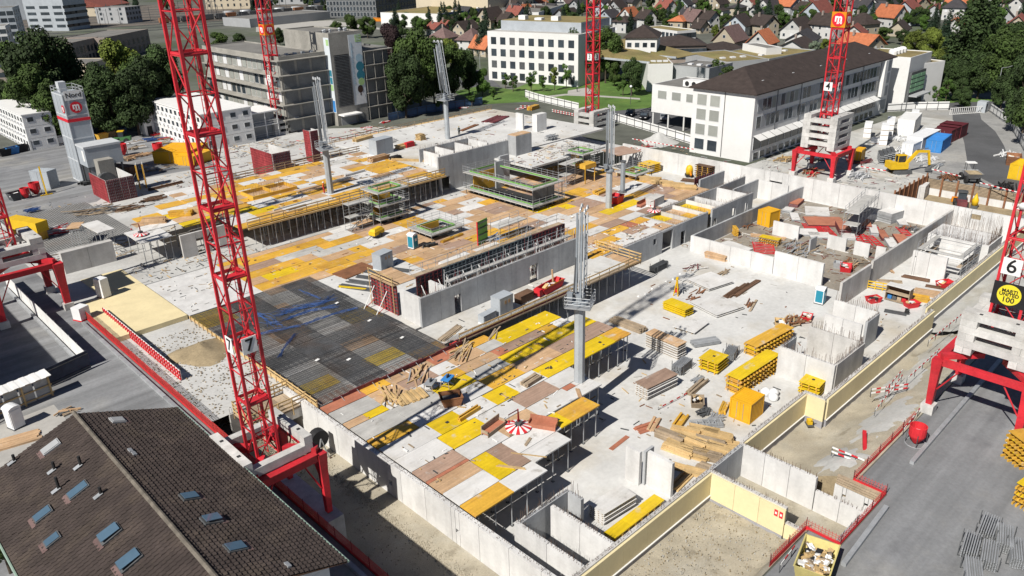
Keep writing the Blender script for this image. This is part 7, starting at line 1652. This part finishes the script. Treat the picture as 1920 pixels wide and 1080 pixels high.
# cream slab, blocks, red form wall, mound
t=thing('insulation_block','white wrapped insulation block standing on the cream slab','block',g(196,556,3.56),.3); MB().bx(-.55,.55,-.7,.7,0,2.6).obj('block',mPlast,t); box(t,'pallet',-.6,.6,-.75,.75,-.02,.1,mWoodO)
t=thing('brick_pallet','wrapped white block pallet on a red base beside the left portal leg','pallet',g(155,598,G),.4); MB().bx(-.7,.7,-.7,.7,.15,1.7).obj('blocks',mPlast,t); box(t,'pallet',-.75,.75,-.75,.75,0,.14,mRedB)
formwall('low red framed formwork line along the backfilled strip',24.2,99.2,3.0,-math.pi/2,17,1.35,1.15,mRedB,mWhiteP,False)
lad=ladders('red and white form panel lying on the backfill',322,622,4.6,2.4,9,-.8,mRedB); lad.location.z=3.0; box(lad,'form_sheet',-2.2,2.2,-1.2,-.2,-.04,.0,mWht)
def mound(label,px,py,z,r,h,mat,name='earth_mound'):
    c=g(px,py,z); mb=MB(); n=18; rings=7; rr=random.Random(int(px))
    mb.v.append((0,0,h))
    for k in range(1,rings+1):
        q=k/rings
        for i in range(n): a=2*math.pi*i/n; R0=r*q*(1+.18*math.sin(3*a+px)); mb.v.append((R0*math.cos(a),R0*math.sin(a),max(-.05,h*(1-q)**1.2+rr.uniform(-.12,.12)*h*(1-q)) if k<rings else -.05))
    for i in range(n): mb.f.append((0,1+i,1+(i+1)%n)); mb.m.append(0)
    for k in range(rings-1):
        for i in range(n): a=1+k*n+i; b=1+k*n+(i+1)%n; mb.f.append((a,a+n,b+n,b)); mb.m.append(0)
    o=mb.obj(name,mat,None,True); o.location=c; tag(o,label,'mound'); return o
mound('brown earth mound on the backfill beside the rebar mat',377,662,2.95,3.4,1.3,mSoil); mound('grey gravel heap under the timber balcony of the nearest mast',415,770,.25,2.6,1.1,mGrav); mound('grey sand heap behind the awning office corner',1235,268,G,4.0,2.4,mSlab)
t=thing('timber_balcony','timber balcony with railing at the corner left of the mast signed 7','balcony',(25.0,62.6,2.9))
for k in range(6): box(t,'plank',k*1.0,k*1.0+.96,0,3.4,0,.1,mWoodO)
for z in (.45,.9,1.3): box(t,'rail',0,6,-.06,0,z,z+.14,mWood); box(t,'rail',-.06,0,0,3.4,z,z+.14,mWood); box(t,'rail',0,6,3.41,3.47,z,z+.14,mWood)
for k in range(5): box(t,'post',k*1.45,k*1.45+.09,-.15,-.065,-.5,1.5,mWood); box(t,'post',k*1.45,k*1.45+.09,3.48,3.56,-.5,1.5,mWood)
box(t,'face_board',0,6,.01,.06,-1.0,-.02,mConc)
# left road edge: guard rail, red netting, white fence, shed
def netfence(label,pts,z,h=1.05,mat=None,lean=.12,name='net_fence',step=2.2,band=True,sp=.11):
    t=thing(name,label,'safety fence',(pts[0][0],pts[0][1],z)); o=Vector(pts[0])
    for A,B in zip(pts,pts[1:]):
        a=Vector(A)-o; b=Vector(B)-o; d=b-a; n=max(1,int(d.length/step))
        for k in range(n):
            p=a+d*(k/n); q=a+d*((k+1)/n)
            rod(t,'post',(p.x,p.y,-.1),(p.x,p.y,h+.15),.05,mRedD)
            mb=MB(); nn=int(h/sp)
            for r in range(nn): mb.bar((p.x,p.y,.12+r*sp),(q.x,q.y,.12+r*sp+R_.uniform(-.03,.03)),.02,.025)
            m=max(2,int((q-p).length/(sp*1.3)))
            for s in range(m): u=p+(q-p)*((s+.5)/m); mb.bar((u.x,u.y,.08),(u.x,u.y,h),.02,.03)
            mb.obj('net',mat or mNet,t)
            if band: rod(t,'kerb_board',(p.x,p.y,.0),(q.x,q.y,.0),.06,mRedB,True,.42)
    return t
netfence('bright red net fence along the left road above the backfill',[(22.0,98.5),(22.0,59),(22.0,32.0)],G,1.1); netfence('red net fence around the annex notch by the right-hand road',[(42.0,18.9),(47.3,18.9),(47.3,16.3),(55.2,16.3),(55.2,18.9),(67.5,18.9)],G,.9,sp=.2)
def rail(label,x0,y0,x1,y1,z,h=.32):
    a=Vector((x0,y0)); b=Vector((x1,y1)); d=b-a; t=thing('kerb_barrier',label,'kerb rail',(x0,y0,z),math.atan2(d.y,d.x)); L=d.length; n=max(1,int(L/6))
    for k in range(n): box(t,'rail_beam',L*k/n+.03,L*(k+1)/n-.03,-.17,.17,.02,h,mSteel)
    return t
rail('long grey steel kerb rail beside the left red net fence',21.2,97.5,21.2,36,G); rail('grey steel kerb rail on the road beside the annex notch',45.4,15.2,53.6,15.6,G); rail('grey steel kerb rail running under the right crane portal',60.5,16.4,92,16.9,G)
def pfence(label,pts,z,h,mat,post=None,step=3.0,name='hoarding_fence',rails=True):
    t=thing(name,label,'fence',(pts[0][0],pts[0][1],z)); o=Vector(pts[0][:2])
    for A,B in zip(pts,pts[1:]):
        a=Vector(A[:2])-o; b=Vector(B[:2])-o; d=b-a; n=max(1,round(d.length/step)); nr=Vector((-d.y,d.x)).normalized()*.09
        for k in range(n):
            p=a+d*(k/n); q=a+d*((k+1)/n); mid=(p+q)/2; an=math.atan2(d.y,d.x)
            cbox(t,'fence_panel',(mid.x,mid.y,h/2+.05),((q-p).length-.04,.05,h),mat,(0,0,an))
            for s in (-1,):
                cbox(t,'post',(p.x+nr.x*s,p.y+nr.y*s,h/2),(.1,.1,h+.1),post or mSteelD,(0,0,an))
                if rails:
                    for zz in (.35,h-.3): cbox(t,'fence_rail',(mid.x+nr.x*s,mid.y+nr.y*s,zz),((q-p).length-.1,.06,.1),post or mSteelD,(0,0,an))
    return t
P2=lambda px,py,z=G:(g(px,py,z).x,g(px,py,z).y)
t=pfence('white hoarding fence with glass-like gaps along the left road',[(18.0,85.6),(18.0,118)],G,1.9,mWhiteP,mSteel,2.6,rails=False); box(t,'blue_print',.03,.06,.1,1.6,.2,1.8,mBlue)
rail('white concrete base strip in front of the left hoarding fence',17.6,85.8,17.6,117,G,.35)
pfence('dark banner fence panel at the end of the white hoarding',[(13.6,84.0),(18.2,85.2)],G,2.1,M('banner_navy',(.05,.06,.085),.7,.3,1.2),mSteelD,4.8)
t=thing('lean_to_shed','lean-to timber fence with white corrugated roof strip above the tiled roof','shed',(1.0,80.4,G),.13); L=12.8
for k in range(26): cbox(t,'roof_rib',(k*L/26+.25,.2,2.5+(.04 if k%2 else 0)),(L/26,1.5,.05),mWhiteP,(.15,0,0))
for k in range(6): box(t,'post',k*2.5,k*2.5+.16,-.1,.06,0,2.4,mWood)
for z in (.3,1.2,2.1): box(t,'rail',0,L,-.05,.0,z,z+.14,mWood)
for k in range(9): box(t,'infill_sheet',k*1.4+.05,k*1.4+1.3,.07,.1,.1,2.3,mGry)
rod(t,'brace',(5.8,-1.6,.1),(7.8,-.1,2.2),.14,mWood,True)
toilet('grey and white toilet cabin beside the lean-to shed',32,800,G,.3,'white'); heap('bag and planks on the paving beside the tiled roof',125,775,1.6,12,G,[mWoodO,mTan,mSteelD],1.0,'heap','rubbish_heap',.12)
sheet('paved_yard',[(-6,64),(13,64),(13,80),(-6,79)],G+.012,mPath); pile('ochre and grey boards on the paving at the left edge',20,830,5,2.2,.2,-.2,mTan,G,6,.1)
# dark gable block outside the frame that shades the left road
t,a,b,h=bld('office block left of the road, shading the asphalt',-22,0,84,124,G,19,mWallG,mFlatR)
# ---------------------------------------------------------------- right road and yard
bucket('red concrete bucket standing at the right-hand road edge',1716,832,G,1.05)
skip('yellow waste skip full of rubbish at the bottom right',1528,1068,G,3.6,2.3,1.3,.25,M('skip_yellow',(.50,.43,.17),.6,.15,.6,0,0,0,9,(.35,.3,.15),.8),90)
barrier('red and white barrier leaning by the waste skip',(1462,1075),(1488,1040),G,.9,1); barrier('double red and white barrier near the annex notch',(1558,855),(1618,880),2.6,1.0,2); barrier('double red and white barrier on the gravel bank',(1632,745),(1700,735),2.2,1.0,2)
for k,(p,q) in enumerate((((1640,780),(1690,715)),((1740,650),(1800,600)),((1752,690),(1812,625)),((1700,720),(1760,665)),((1660,740),(1690,705)))): barrier('red and white barrier line on the slurry bank, '+['nearest the double barrier','upper line','lower line','beside the portal leg','short piece left'][k],p,q,2.6,.8,1)
barrier('red and white barrier run at the right portal foot',(1693,818),(1722,780),G,.9,1)
for k,(px,py,dy) in enumerate(((1850,1000,0),(1818,1035,0),(1852,1052,0),(1880,1020,0),(1905,1048,0),(1822,1085,0))): 
    t=props_b('upright-ended bundle of grey steel props on the asphalt, '+['topmost','left','middle','right rear','right edge','bottom left'][k],px,py,2.4,.12+.05*k,G,6,7,True)
ybeams('yellow beam stack at the right edge beside the portal leg',(1896,850),(1935,880),6,5,G,2.2); ybeams('yellow beam stack at the lower right edge',(1905,935),(1945,955),5,4,G,2.0)
pile('red pipe lying on the gravel bank',1621,830,3.2,.35,.3,.4,mRedB,2.9,1,.3); 
c=g(1517,797,.7); t=thing('plate_compactor','yellow plate compactor at the foot of the cream corner','compactor',(c.x,c.y,.75),.8); box(t,'plate',-.4,.4,-.3,.3,0,.12,mSteelD); box(t,'engine',-.25,.25,-.22,.22,.13,.6,mYelM); rod(t,'handle',(-.2,.0,.5),(-.8,0,1.2),.07,mYelM)
# shored trench behind the back wall
t=thing('shoring_wall','soldier pile shoring wall with timber lagging behind the back wall','shoring wall',(147.9,29.2,.6))
for k in range(8): box(t,'soldier_pile',-.35,-.05,k*2.55,k*2.55+.28,0,3.4,mRust)
for k in range(7):
    for r in range(7): box(t,'lagging_plank',-.2,-.08,k*2.55+.3,k*2.55+2.52,1.3+r*.24,1.3+r*.24+.17,mWoodO)
    box(t,'concrete_infill',-.14,-.04,k*2.55+.3,k*2.55+2.52,0,1.28,mConcW)
t=thing('shoring_wall','short rusty pile wall beside the sand floor left of the trench','shoring wall',(133,47.3,.6))
for k in range(8): box(t,'soldier_pile',k*2.0,k*2.0+.25,-.3,-.05,0,4.0,mRust)
for k in range(7): box(t,'lagging_board',k*2+.27,k*2+1.98,-.2,-.08,0,3.5,mRust)
container('pale concrete tank box in the shored trench',(1712,346),(1720,338),(1742,343),3.0,.6,mConcW,'concrete_tank',False)
barrier('red and white barrier along the top of the shoring wall, left',(1745,326),(1800,340),G,1.0,1); barrier('red and white barrier along the top of the shoring wall, right',(1835,352),(1905,370),G,1.0,1)
loader('small red loader in the shored trench',1800,388,.6,.4,mRedD,mSteelD); 
c=g(1826,390,.6); t=thing('rammer_crawler','yellow upright drilling machine in the shored trench','machine',(c.x,c.y,.6),.2); box(t,'base',-.6,.6,-.5,.5,0,.5,mSteelD); MB().lathe([(.5,.5),(.55,1.4),(.3,2.0),(.1,2.4)],10).obj('body',mYelM,t,True); rod(t,'mast',(.2,0,.5),(.2,0,2.6),.15,mYelM)
# excavator
c=g(1686,324,G); t=thing('excavator','yellow crawler excavator with folded arm in the right yard','excavator',(c.x,c.y,G),-.72)
for s in (-1,1):
    mb=MB(); pts=[(-1.7,.35),(-1.5,.05),(1.5,.05),(1.7,.35),(1.55,.75),(-1.55,.75)]; n=len(pts)
    mb.add([(p[0],s*1.1-.28,p[1]) for p in pts]+[(p[0],s*1.1+.28,p[1]) for p in pts],[tuple(range(n)),tuple(range(2*n-1,n-1,-1))]+[(i,n+i,n+(i+1)%n,(i+1)%n) for i in range(n)]); mb.obj('track',mSteelD,t)
box(t,'undercarriage',-.9,.9,-.82,.82,.4,.95,mSteelD); MB().bx(-2.2,.9,-1.2,1.2,.98,1.9).obj('body',mYelM,t); MB().bx(-2.35,-1.4,-1.22,1.22,1.0,2.2).obj('counterweight',mYelM,t)
MB().prism([(-.5,.15),(1.0,.15),(1.0,1.15),(-.5,1.15)],1.9,3.1).obj('cab',mGlass,t); box(t,'cab_roof',-.6,1.1,.1,1.2,3.1,3.22,mYelM)
for (x,y) in ((-.5,.15),(1.0,.15),(1.0,1.15),(-.5,1.15)): rod(t,'cab_pillar',(x,y,1.9),(x,y,3.1),.1,mYelM,True)
rod(t,'boom',(.7,-.3,1.6),(2.6,-.3,4.0),.42,mYelM,True,.5); rod(t,'boom',(2.6,-.3,4.0),(4.6,-.3,3.9),.38,mYelM,True,.45); rod(t,'stick',(4.6,-.3,4.1),(5.2,-.3,1.4),.32,mYelM,True,.36); rod(t,'hydraulic_cylinder',(2.4,-.3,4.3),(4.5,-.3,4.5),.14,mSteelD); MB().add([(4.7,-.8,.3),(5.6,-.8,.2),(5.5,-.8,1.4),(4.7,.2,.3),(5.6,.2,.2),(5.5,.2,1.4)],[(0,1,2),(3,5,4),(0,3,4,1),(1,4,5,2),(2,5,3,0)]).obj('bucket',mSteelD,t)
# site dumper
c=g(1817,350,G); t=thing('site_dumper','grey site dumper with tan load in its front skip','dumper',(c.x+3.4,c.y+1.2,G),-2.5)
for sx in (-1.2,1.3):
    for s in (-1,1): MB().tube((sx,s*.8,.65),(sx,s*1.15,.65),.65,14).obj('wheel',mBlack,t)
box(t,'chassis',-2,1.8,-.5,.5,.5,1.0,mSteelD); MB().add([(.1,-.9,1.0),(2.0,-.8,1.0),(2.8,-1.2,2.0),(-.1,-1.2,2.1),(.1,.9,1.0),(2.0,.8,1.0),(2.8,1.2,2.0),(-.1,1.2,2.1)],[(0,1,5,4),(0,3,2,1),(4,5,6,7),(1,2,6,5),(0,4,7,3)]).obj('tipping_skip',mSteel,t); MB().add([(0,-1.1,1.95),(2.6,-1.1,1.9),(2.6,1.1,1.9),(0,1.1,1.95),(1.3,0,2.3)],[(0,1,4),(1,2,4),(2,3,4),(3,0,4)]).obj('load',mSoil,t); MB().bx(-2,-.5,-.7,.7,1.0,1.6).obj('engine_hood',mWallG,t)
for (x,y) in ((-.9,-.7),(-.9,.7),(-.1,-.7),(-.1,.7)): rod(t,'rops_post',(x,y,1.5),(x,y,3.2),.1,mSteelD)
box(t,'canopy',-1.1,.1,-.8,.8,3.2,3.32,mWhiteP)
# containers, block pallets
container('blue shipping container in the right yard',(1740,260),(1758,247),(1783,252),6.0,G,mBlue); container('white site container behind the blue one',(1711,254),(1745,238),(1755,244),6.2,G,mPlast,'site_container',False); container('small white site cabin with brown stain on its roof',(1694,267),(1712,259),(1729,263),5.8,G,mPlast,'site_container',False)
for k in range(3): container('maroon site cabin with white striped roof, '+['nearest','middle','farthest'][k],(1755+k*9,240-k*5),(1768+k*9,234-k*5),(1794+k*6,240-k*4),6.2,G,M('maroon_paint',(.09,.015,.02),.6,.1),'site_cabin',False)
container('big white fenced storage box with green arrow',(1686,222),(1700,208),(1728,212),7.0,G,mWhiteP,'storage_box',False)
c=0
for k,(px,py,w,n,nl) in enumerate([(1697,252,1.6,4,3),(1712,240,1.6,4,3),(1625,258,1.5,2,3),(1655,272,1.5,2,4),(1665,262,1.5,3,4),(1640,268,1.5,1,1)]):
    q=g(px,py,G); t=thing('block_pallets','wrapped white block pallets in the right yard, '+['front long row','rear long row','near the awnings','tall pair','tall rear group','single low one'][k],'pallets',(q.x,q.y,G),.35)
    for i in range(n):
        for l in range(nl):
            MB().bx(i*1.7-.7,i*1.7+.7,-.75,.75,l*1.05+.12,l*1.05+1.05).obj('block_pack',mPlast,t)
            box(t,'pallet',i*1.7-.72,i*1.7+.72,-.7,.7,l*1.05,l*1.05+.115,mWoodO)
for k in range(4):
    q=g(1650+k*7,302-k*2.4,G); t=thing('beam_rack','dark slatted steel rack pack in the right yard, '+['first','second','third','fourth'][k],'rack',(q.x,q.y,G),.5)
    for r in range(4): box(t,'beam',-2.2,2.2,-.4,.4,r*.42,r*.42+.1,mSteel); box(t,'spacer',-2,2,-.3,.3,r*.42+.105,r*.42+.4,mSteelD)
for (l,px,py,m) in [('maroon steel frames heap beside the portal',1612,305,[mRedD,mRedD,mSteelD]),('timber heap behind the portal left legs',1475,300,[mWoodO,mWood]),('blue and dark machine parts under the portal',1530,300,[mBlueF,mSteelD,mBlack]),('red and brown beams on the ground under the portal',1520,325,[mRedB,mRust,mWoodO]),('white foil heap on the back wall edge',1612,332,[mPlast,mSteel]),('white pipes and boards on the yard ground',1690,285,[mWhiteP,mSteel]),('white sacks stack behind the excavator arm',1735,300,[mPlast,mWht]),('grey pallets beside the excavator bucket',1750,310,[mSteel,mWht]),('rusty plates heap on the trench edge',1780,335,[mRust,mWoodD]),('white pipe bundle at the right fence',1890,292,[mWhiteP,mPlast]),('dark green bags on the trench edge',1888,352,[mBlack]),('white foil over pallets in the right yard',1685,262,[mPlast])]:
    heap(l,px,py,4.0,22,G,m,2.2,'heap','yard_heap',.22)
container('yellow machine box behind the portal right legs',(1604,280),(1612,274),(1622,277),6.0,G,mOraC,'equipment_box',False); skip('brown skip at the right edge fence',1898,308,G,3.5,2.4,1.8,.3,mRust,6); container('yellow container at the right edge',(1907,305),(1925,295),(1945,305),6.2,G,mYelM)
# fences, gate, barrier, lamp
pfence('pale hoarding fence with dark posts behind the right yard',[P2(1662,210),P2(1715,207),P2(1778,206)],G,2.0,mWhiteP); pfence('pale hoarding fence beside the trees on the right',[P2(1856,210),P2(1895,238),P2(1908,262),P2(1935,310)],G,2.0,mWhiteP); pfence('white hoarding fence below the park lawn',[P2(985,182),P2(1010,190),P2(1085,208)],G,2.0,mWhiteP); pfence('pale hoarding fence between ballast base and car park',[P2(1135,222),P2(1235,252),P2(1300,272)],G,2.0,mWhiteP); pfence('dark blue hoarding fence behind the banner tower',[P2(728,228),P2(800,212),P2(905,196)],G,2.0,mBlueF); pfence('pale hoarding fence behind the silo yard',[P2(180,238),P2(280,222)],G,2.2,mWhiteP); pfence('white hoarding fence right of the left cabins',[P2(62,282),P2(125,270)],G,2.2,mWhiteP)
barrier('red and white barrier boards on the sandy strip below the lawn',(975,205),(1005,205),G,1.0,2); barrier('red and white barrier boards beside the ballast base',(1035,212),(1085,222),G,1.0,2); barrier('long red and white barrier on top of the back wall',(1185,268),(1300,288),G+.4,1.0,1); barrier('red and white barrier on the ground before the excavator',(1608,316),(1660,325),G,.6,1)
for k,(px,py) in enumerate(((1185,283),(1215,275))): heap('orange and white barrier pieces near the office corner, '+('left' if k==0 else 'right'),px,py,3,18,G,[mRedB,mWhiteP,mWoodO],1.8,'barrier','barrier_heap',.15)
t=thing('sliding_gate','white lattice sliding gate across the yard entrance','gate',(*P2(1780,216),G),math.atan2(P2(1840,212)[1]-P2(1780,216)[1],P2(1840,212)[0]-P2(1780,216)[0])); L=(Vector(P2(1840,212))-Vector(P2(1780,216))).length
for z in (.1,1.6): box(t,'rail',0,L,-.05,.05,z,z+.12,mWhiteP)
for k in range(16): box(t,'bar',L*k/16,L*k/16+.1,-.03,.03,.2,1.6,mWhiteP)
t=thing('gate_cabin','small grey gate cabin beside the sliding gate','cabin',(*P2(1846,212),G)); MB().bx(0,2.2,0,2,0,2.6).obj('body',mMetalP,t); box(t,'door',.2,1.1,-.04,-.005,.1,2.1,mGlass)
def lamp(label,px,py,h,arm):
    c=g(px,py,G); t=thing('street_lamp',label,'street lamp',(c.x,c.y,G)); MB().tube((0,0,0),(0,0,h),.09,8,r2=.06).obj('pole',mSteel,t)
    pts=[(0,0,h)]+[(arm*math.sin(a)*.7,-arm*math.sin(a)*.7,h+arm*.35*(1-math.cos(a))) for a in (.5,1.0,1.5)]; MB().path(pts,.05,6).obj('arm',mSteel,t); cbox(t,'lamp_head',(arm*.75,-arm*.75,h+arm*.33),(.7,.3,.14),mWhiteP,(0,0,-.78)); return t
lamp('curved grey street lamp beside the gate trees',1864,196,9,3.2); lamp('grey street lamp on the side street by the cream house',901,150,8,1.2)
c=g(1182,196,G); t=thing('street_lamp','globe park lamp on the lawn edge','street lamp',(c.x,c.y,G)); MB().tube((0,0,0),(0,0,4.4),.07,8).obj('pole',mSteelD,t); MB().lathe([(.05,4.4),(.32,4.55),(.38,4.8),(.2,5.05),(.02,5.1)],12).obj('globe',mPlast,t,True)
def car(label,x,y,rz,paint,z=G):
    t=thing('parked_car',label,'car',(x,y,z),rz); pr=[(-2.2,.45),(-2.25,.85),(-1.9,1.0),(-1.2,1.05),(-.7,1.5),(1.3,1.52),(2.0,1.05),(2.25,.95),(2.25,.4)]; n=len(pr)
    mb=MB().add([(p[0],-.9,p[1]) for p in pr]+[(p[0],.9,p[1]) for p in pr],[tuple(range(n)),tuple(range(2*n-1,n-1,-1))]+[(i,n+i,n+(i+1)%n,(i+1)%n) for i in range(n)]); mb.obj('body',paint,t)
    for s in (-1,1):
        box(t,'side_window',-.6,1.25,s*.905-.01,s*.905+.01,1.08,1.42,mGlass)
        for x_ in (-1.4,1.4): MB().tube((x_,s*.72,.34),(x_,s*.95,.34),.34,14).obj('wheel',mBlack,t)
        box(t,'headlight',-2.29,-2.24,s*.6-.2,s*.6+.2,.68,.82,mPlast); box(t,'tail_light',2.24,2.28,s*.65-.18,s*.65+.18,.75,.9,mRedB)
    cbox(t,'windscreen',(-.97,0,1.28),(.02,1.6,.62),mGlass,(0,.82,0)); return t
mCarK=M('car_black',(.012,.012,.014),.25,.05,1,0,.0,spec=.6); mCarS=M('car_silver',(.35,.36,.38),.3,.05,1,.4,spec=.6)
car('black parked car beside the globe lamp, left one',158.5,122.5,.5,mCarK); car('black parked car near the annex, right one',157.8,117.6,.5,mCarK)
q=P2(1240,226); car('silver car parked under the raised annex',q[0]+1,q[1],.6,mCarS); q=P2(1700,172); car('dark motorbike-sized car at the school entrance',q[0],q[1],.3,mCarK)
person('person in dark clothes sitting area of the park square',1082,172,G,0.5,M('dark_jacket',(.05,.07,.06),.8,.1),M('dark_trousers',(.04,.04,.05),.8,.1),mBlack)
# site debris along the office side and the near bank
heap('rubble and timber along the left wall foot under the mast',395,800,3,22,.3,[mWoodO,mWoodD,mSteel],1.8,'heap','timber_heap',.1)
c=g(612,845,3.0); t=thing('hose_reel','green and black hose reel on the outer wall beside the portal','hose reel',(28.9,57.3,.25)); MB().tube((0,-.4,2.2),(0,.4,2.2),.9,16).obj('drum',mBlack,t); rod(t,'frame',(-.6,-.5,0),(0,-.5,2.3),.1,mSteel,True); rod(t,'frame',(-.6,.5,0),(0,.5,2.3),.1,mSteel,True); rod(t,'frame',(.6,-.5,0),(0,-.5,2.3),.1,mSteel,True)
# ---------------------------------------------------------------- uncountable site litter
def litter(label,rects,z,n,mats,smax=.9,seed=1,name='site_litter'):
    rr=random.Random(seed); mb=MB()
    for k in range(n):
        x0,x1,y0,y1=rr.choice(rects); x=rr.uniform(x0,x1); y=rr.uniform(y0,y1); l=rr.uniform(min(.12,smax),smax)*(.5+rr.random()); w=min(l,rr.uniform(.05,.14)); h=rr.uniform(.03,.1)
        mb.cb((x,y,z+h/2+.012),(l,w,h),rr.choice((0,1.57,rr.uniform(0,3.1))),rr.randrange(len(mats)))
    o=mb.obj(name,mats); tag(o,label,'litter',kind='stuff'); return o
litter('scattered offcuts and small parts on the near patchwork deck',[(31.5,49,43,60),(44,62,48,59)],3.5,170,[mWood,mWoodO,mSteelD,mWhiteP],.7,1)
litter('scattered battens, clamps and dirt on the wide lower deck',[(42,116,89,104.5),(61,116,77,88),(79,96,66.5,72)],3.5,380,[mWood,mWoodO,mSteelD,mWhiteP,mRust],.8,2)
litter('scattered battens and clamps on the raised orange deck',[(47,84,106,131)],7.2,260,[mWood,mWoodO,mSteelD,mWht,mRust],1.1,3)
litter('scattered boards and fittings on the far poured slab',[(85,129,109,141),(98,117,98,106)],7.2,260,[mWood,mWoodO,mSteelD,mRedD,mGry],1.2,4)
litter('scattered boards and small parts on the basement floor',[(56,96,38,60),(50,70,31,46),(74,96,29.5,37),(98,118,64,65.2),(118,131,74,103)],0.0,300,[mWood,mWoodO,mSteelD,mRust,mGry],.9,5)
litter('debris spread over the wet storage room floor',[(98.5,131.5,38.5,62)],.012,600,[mWoodO,mRedD,mSteel,mWht,mRust,mWoodD],1.8,6)
litter('clutter of boards, props and parts on the left yard ground',[(23,62,119,157),(31,48,104.5,112),(24,36,118,128)],G+.012,650,[mWoodO,mWood,mSteel,mSteelD,mGry,mGry],1.5,7)
litter('clutter of boards and parts behind the raised deck',[(50,84,132,160),(62,88,160,172)],G+.012,550,[mWoodO,mWood,mSteel,mSteelD,mGry,mRedD],1.8,8)
litter('clutter of boards and parts along the back wall and portal',[(134,148,49,58),(134,148,66,76),(133.5,146,78,104),(142,170,56,66)],G+.012,380,[mWoodO,mSteel,mSteelD,mGry,mWht,mRedD],1.5,9)
litter('parts and offcuts on the pale slab around the grey wall',[(48.5,77,62.2,66.2),(49,60,77,87.8),(31.5,40.7,91,103.5)],3.5,130,[mWood,mWoodO,mSteelD,mGry,mWht],.9,10)
litter('stones and clods on the near gravel banks',[(31,48,20.8,27.3)],.83,1200,[mGrav,mSlurry,mSoil],.05,11,'gravel_clods')
litter('clutter along the rear site edge below the fence',[(112,140,143,158),(85,112,143,165)],G+.012,500,[mWoodO,mWood,mRedB,mSteelD,mRust],2.6,12)
# rails, catenary masts and dark wagons of the rail yard
RY=thing('railway_tracks','fan of railway tracks across the top left','railway',(0,0,G))
A=[(g(-40,78+k*-6.0,G),g(640,34+k*-3.6,G)) for k in range(9)]
for k,(a,b) in enumerate(A):
    d=(b-a).normalized(); n=Vector((-d.y,d.x,0))
    for s in (-.75,.75): rod(RY,'rail',(a.x+n.x*s,a.y+n.y*s,.12),(b.x+n.x*s,b.y+n.y*s,.12),.22,mSteelD,True)
for k in range(30):
    px=rnd(180,640); py=62-px*.045+rnd(-26,0); c=g(px,py,G); t=thing('catenary_mast','thin grey catenary mast in the railway yard','mast',(c.x,c.y,G),rnd(0,3),'catenary masts of the railway yard'); rod(t,'pole',(0,0,0),(0,0,9.5),.3,mSteelD); rod(t,'bracket',(0,0,8.4),(3.2,0,8.8),.16,mSteelD)
for k in range(16):
    px=300+k*21; py=46-k*1.7; c=g(px,py,G); c2=g(px+18,py-1.5,G); d=c2-c; t=thing('freight_wagon','dark freight wagon standing in a row on the far tracks','rail wagon',(c.x,c.y,G),math.atan2(d.y,d.x),'dark freight wagons on the tracks'); L=d.length
    box(t,'body',0,L*.92,-1.4,1.4,1.1,3.9,mSteelD if k%3 else mRust); box(t,'chassis',.3,L*.9,-1.0,1.0,.5,1.09,mBlack)
# orange hoarding along the far lot
pfence('orange hoarding fence in front of the logistics hall',[P2(700,40),P2(795,47)],G,2.2,mOrg,mSteelD,6)
litter('rubble and stones around the earth mound on the backfill',[(22.6,31,67,88)],2.96,800,[mSoil,mGrav,mWoodO,mSlurry],.12,13,'rubble')
litter('rubble at the foot of the outer wall under the nearest mast',[(22.8,30,56,66)],.27,400,[mSoil,mGrav,mWoodO,mWoodD],.2,14,'rubble')
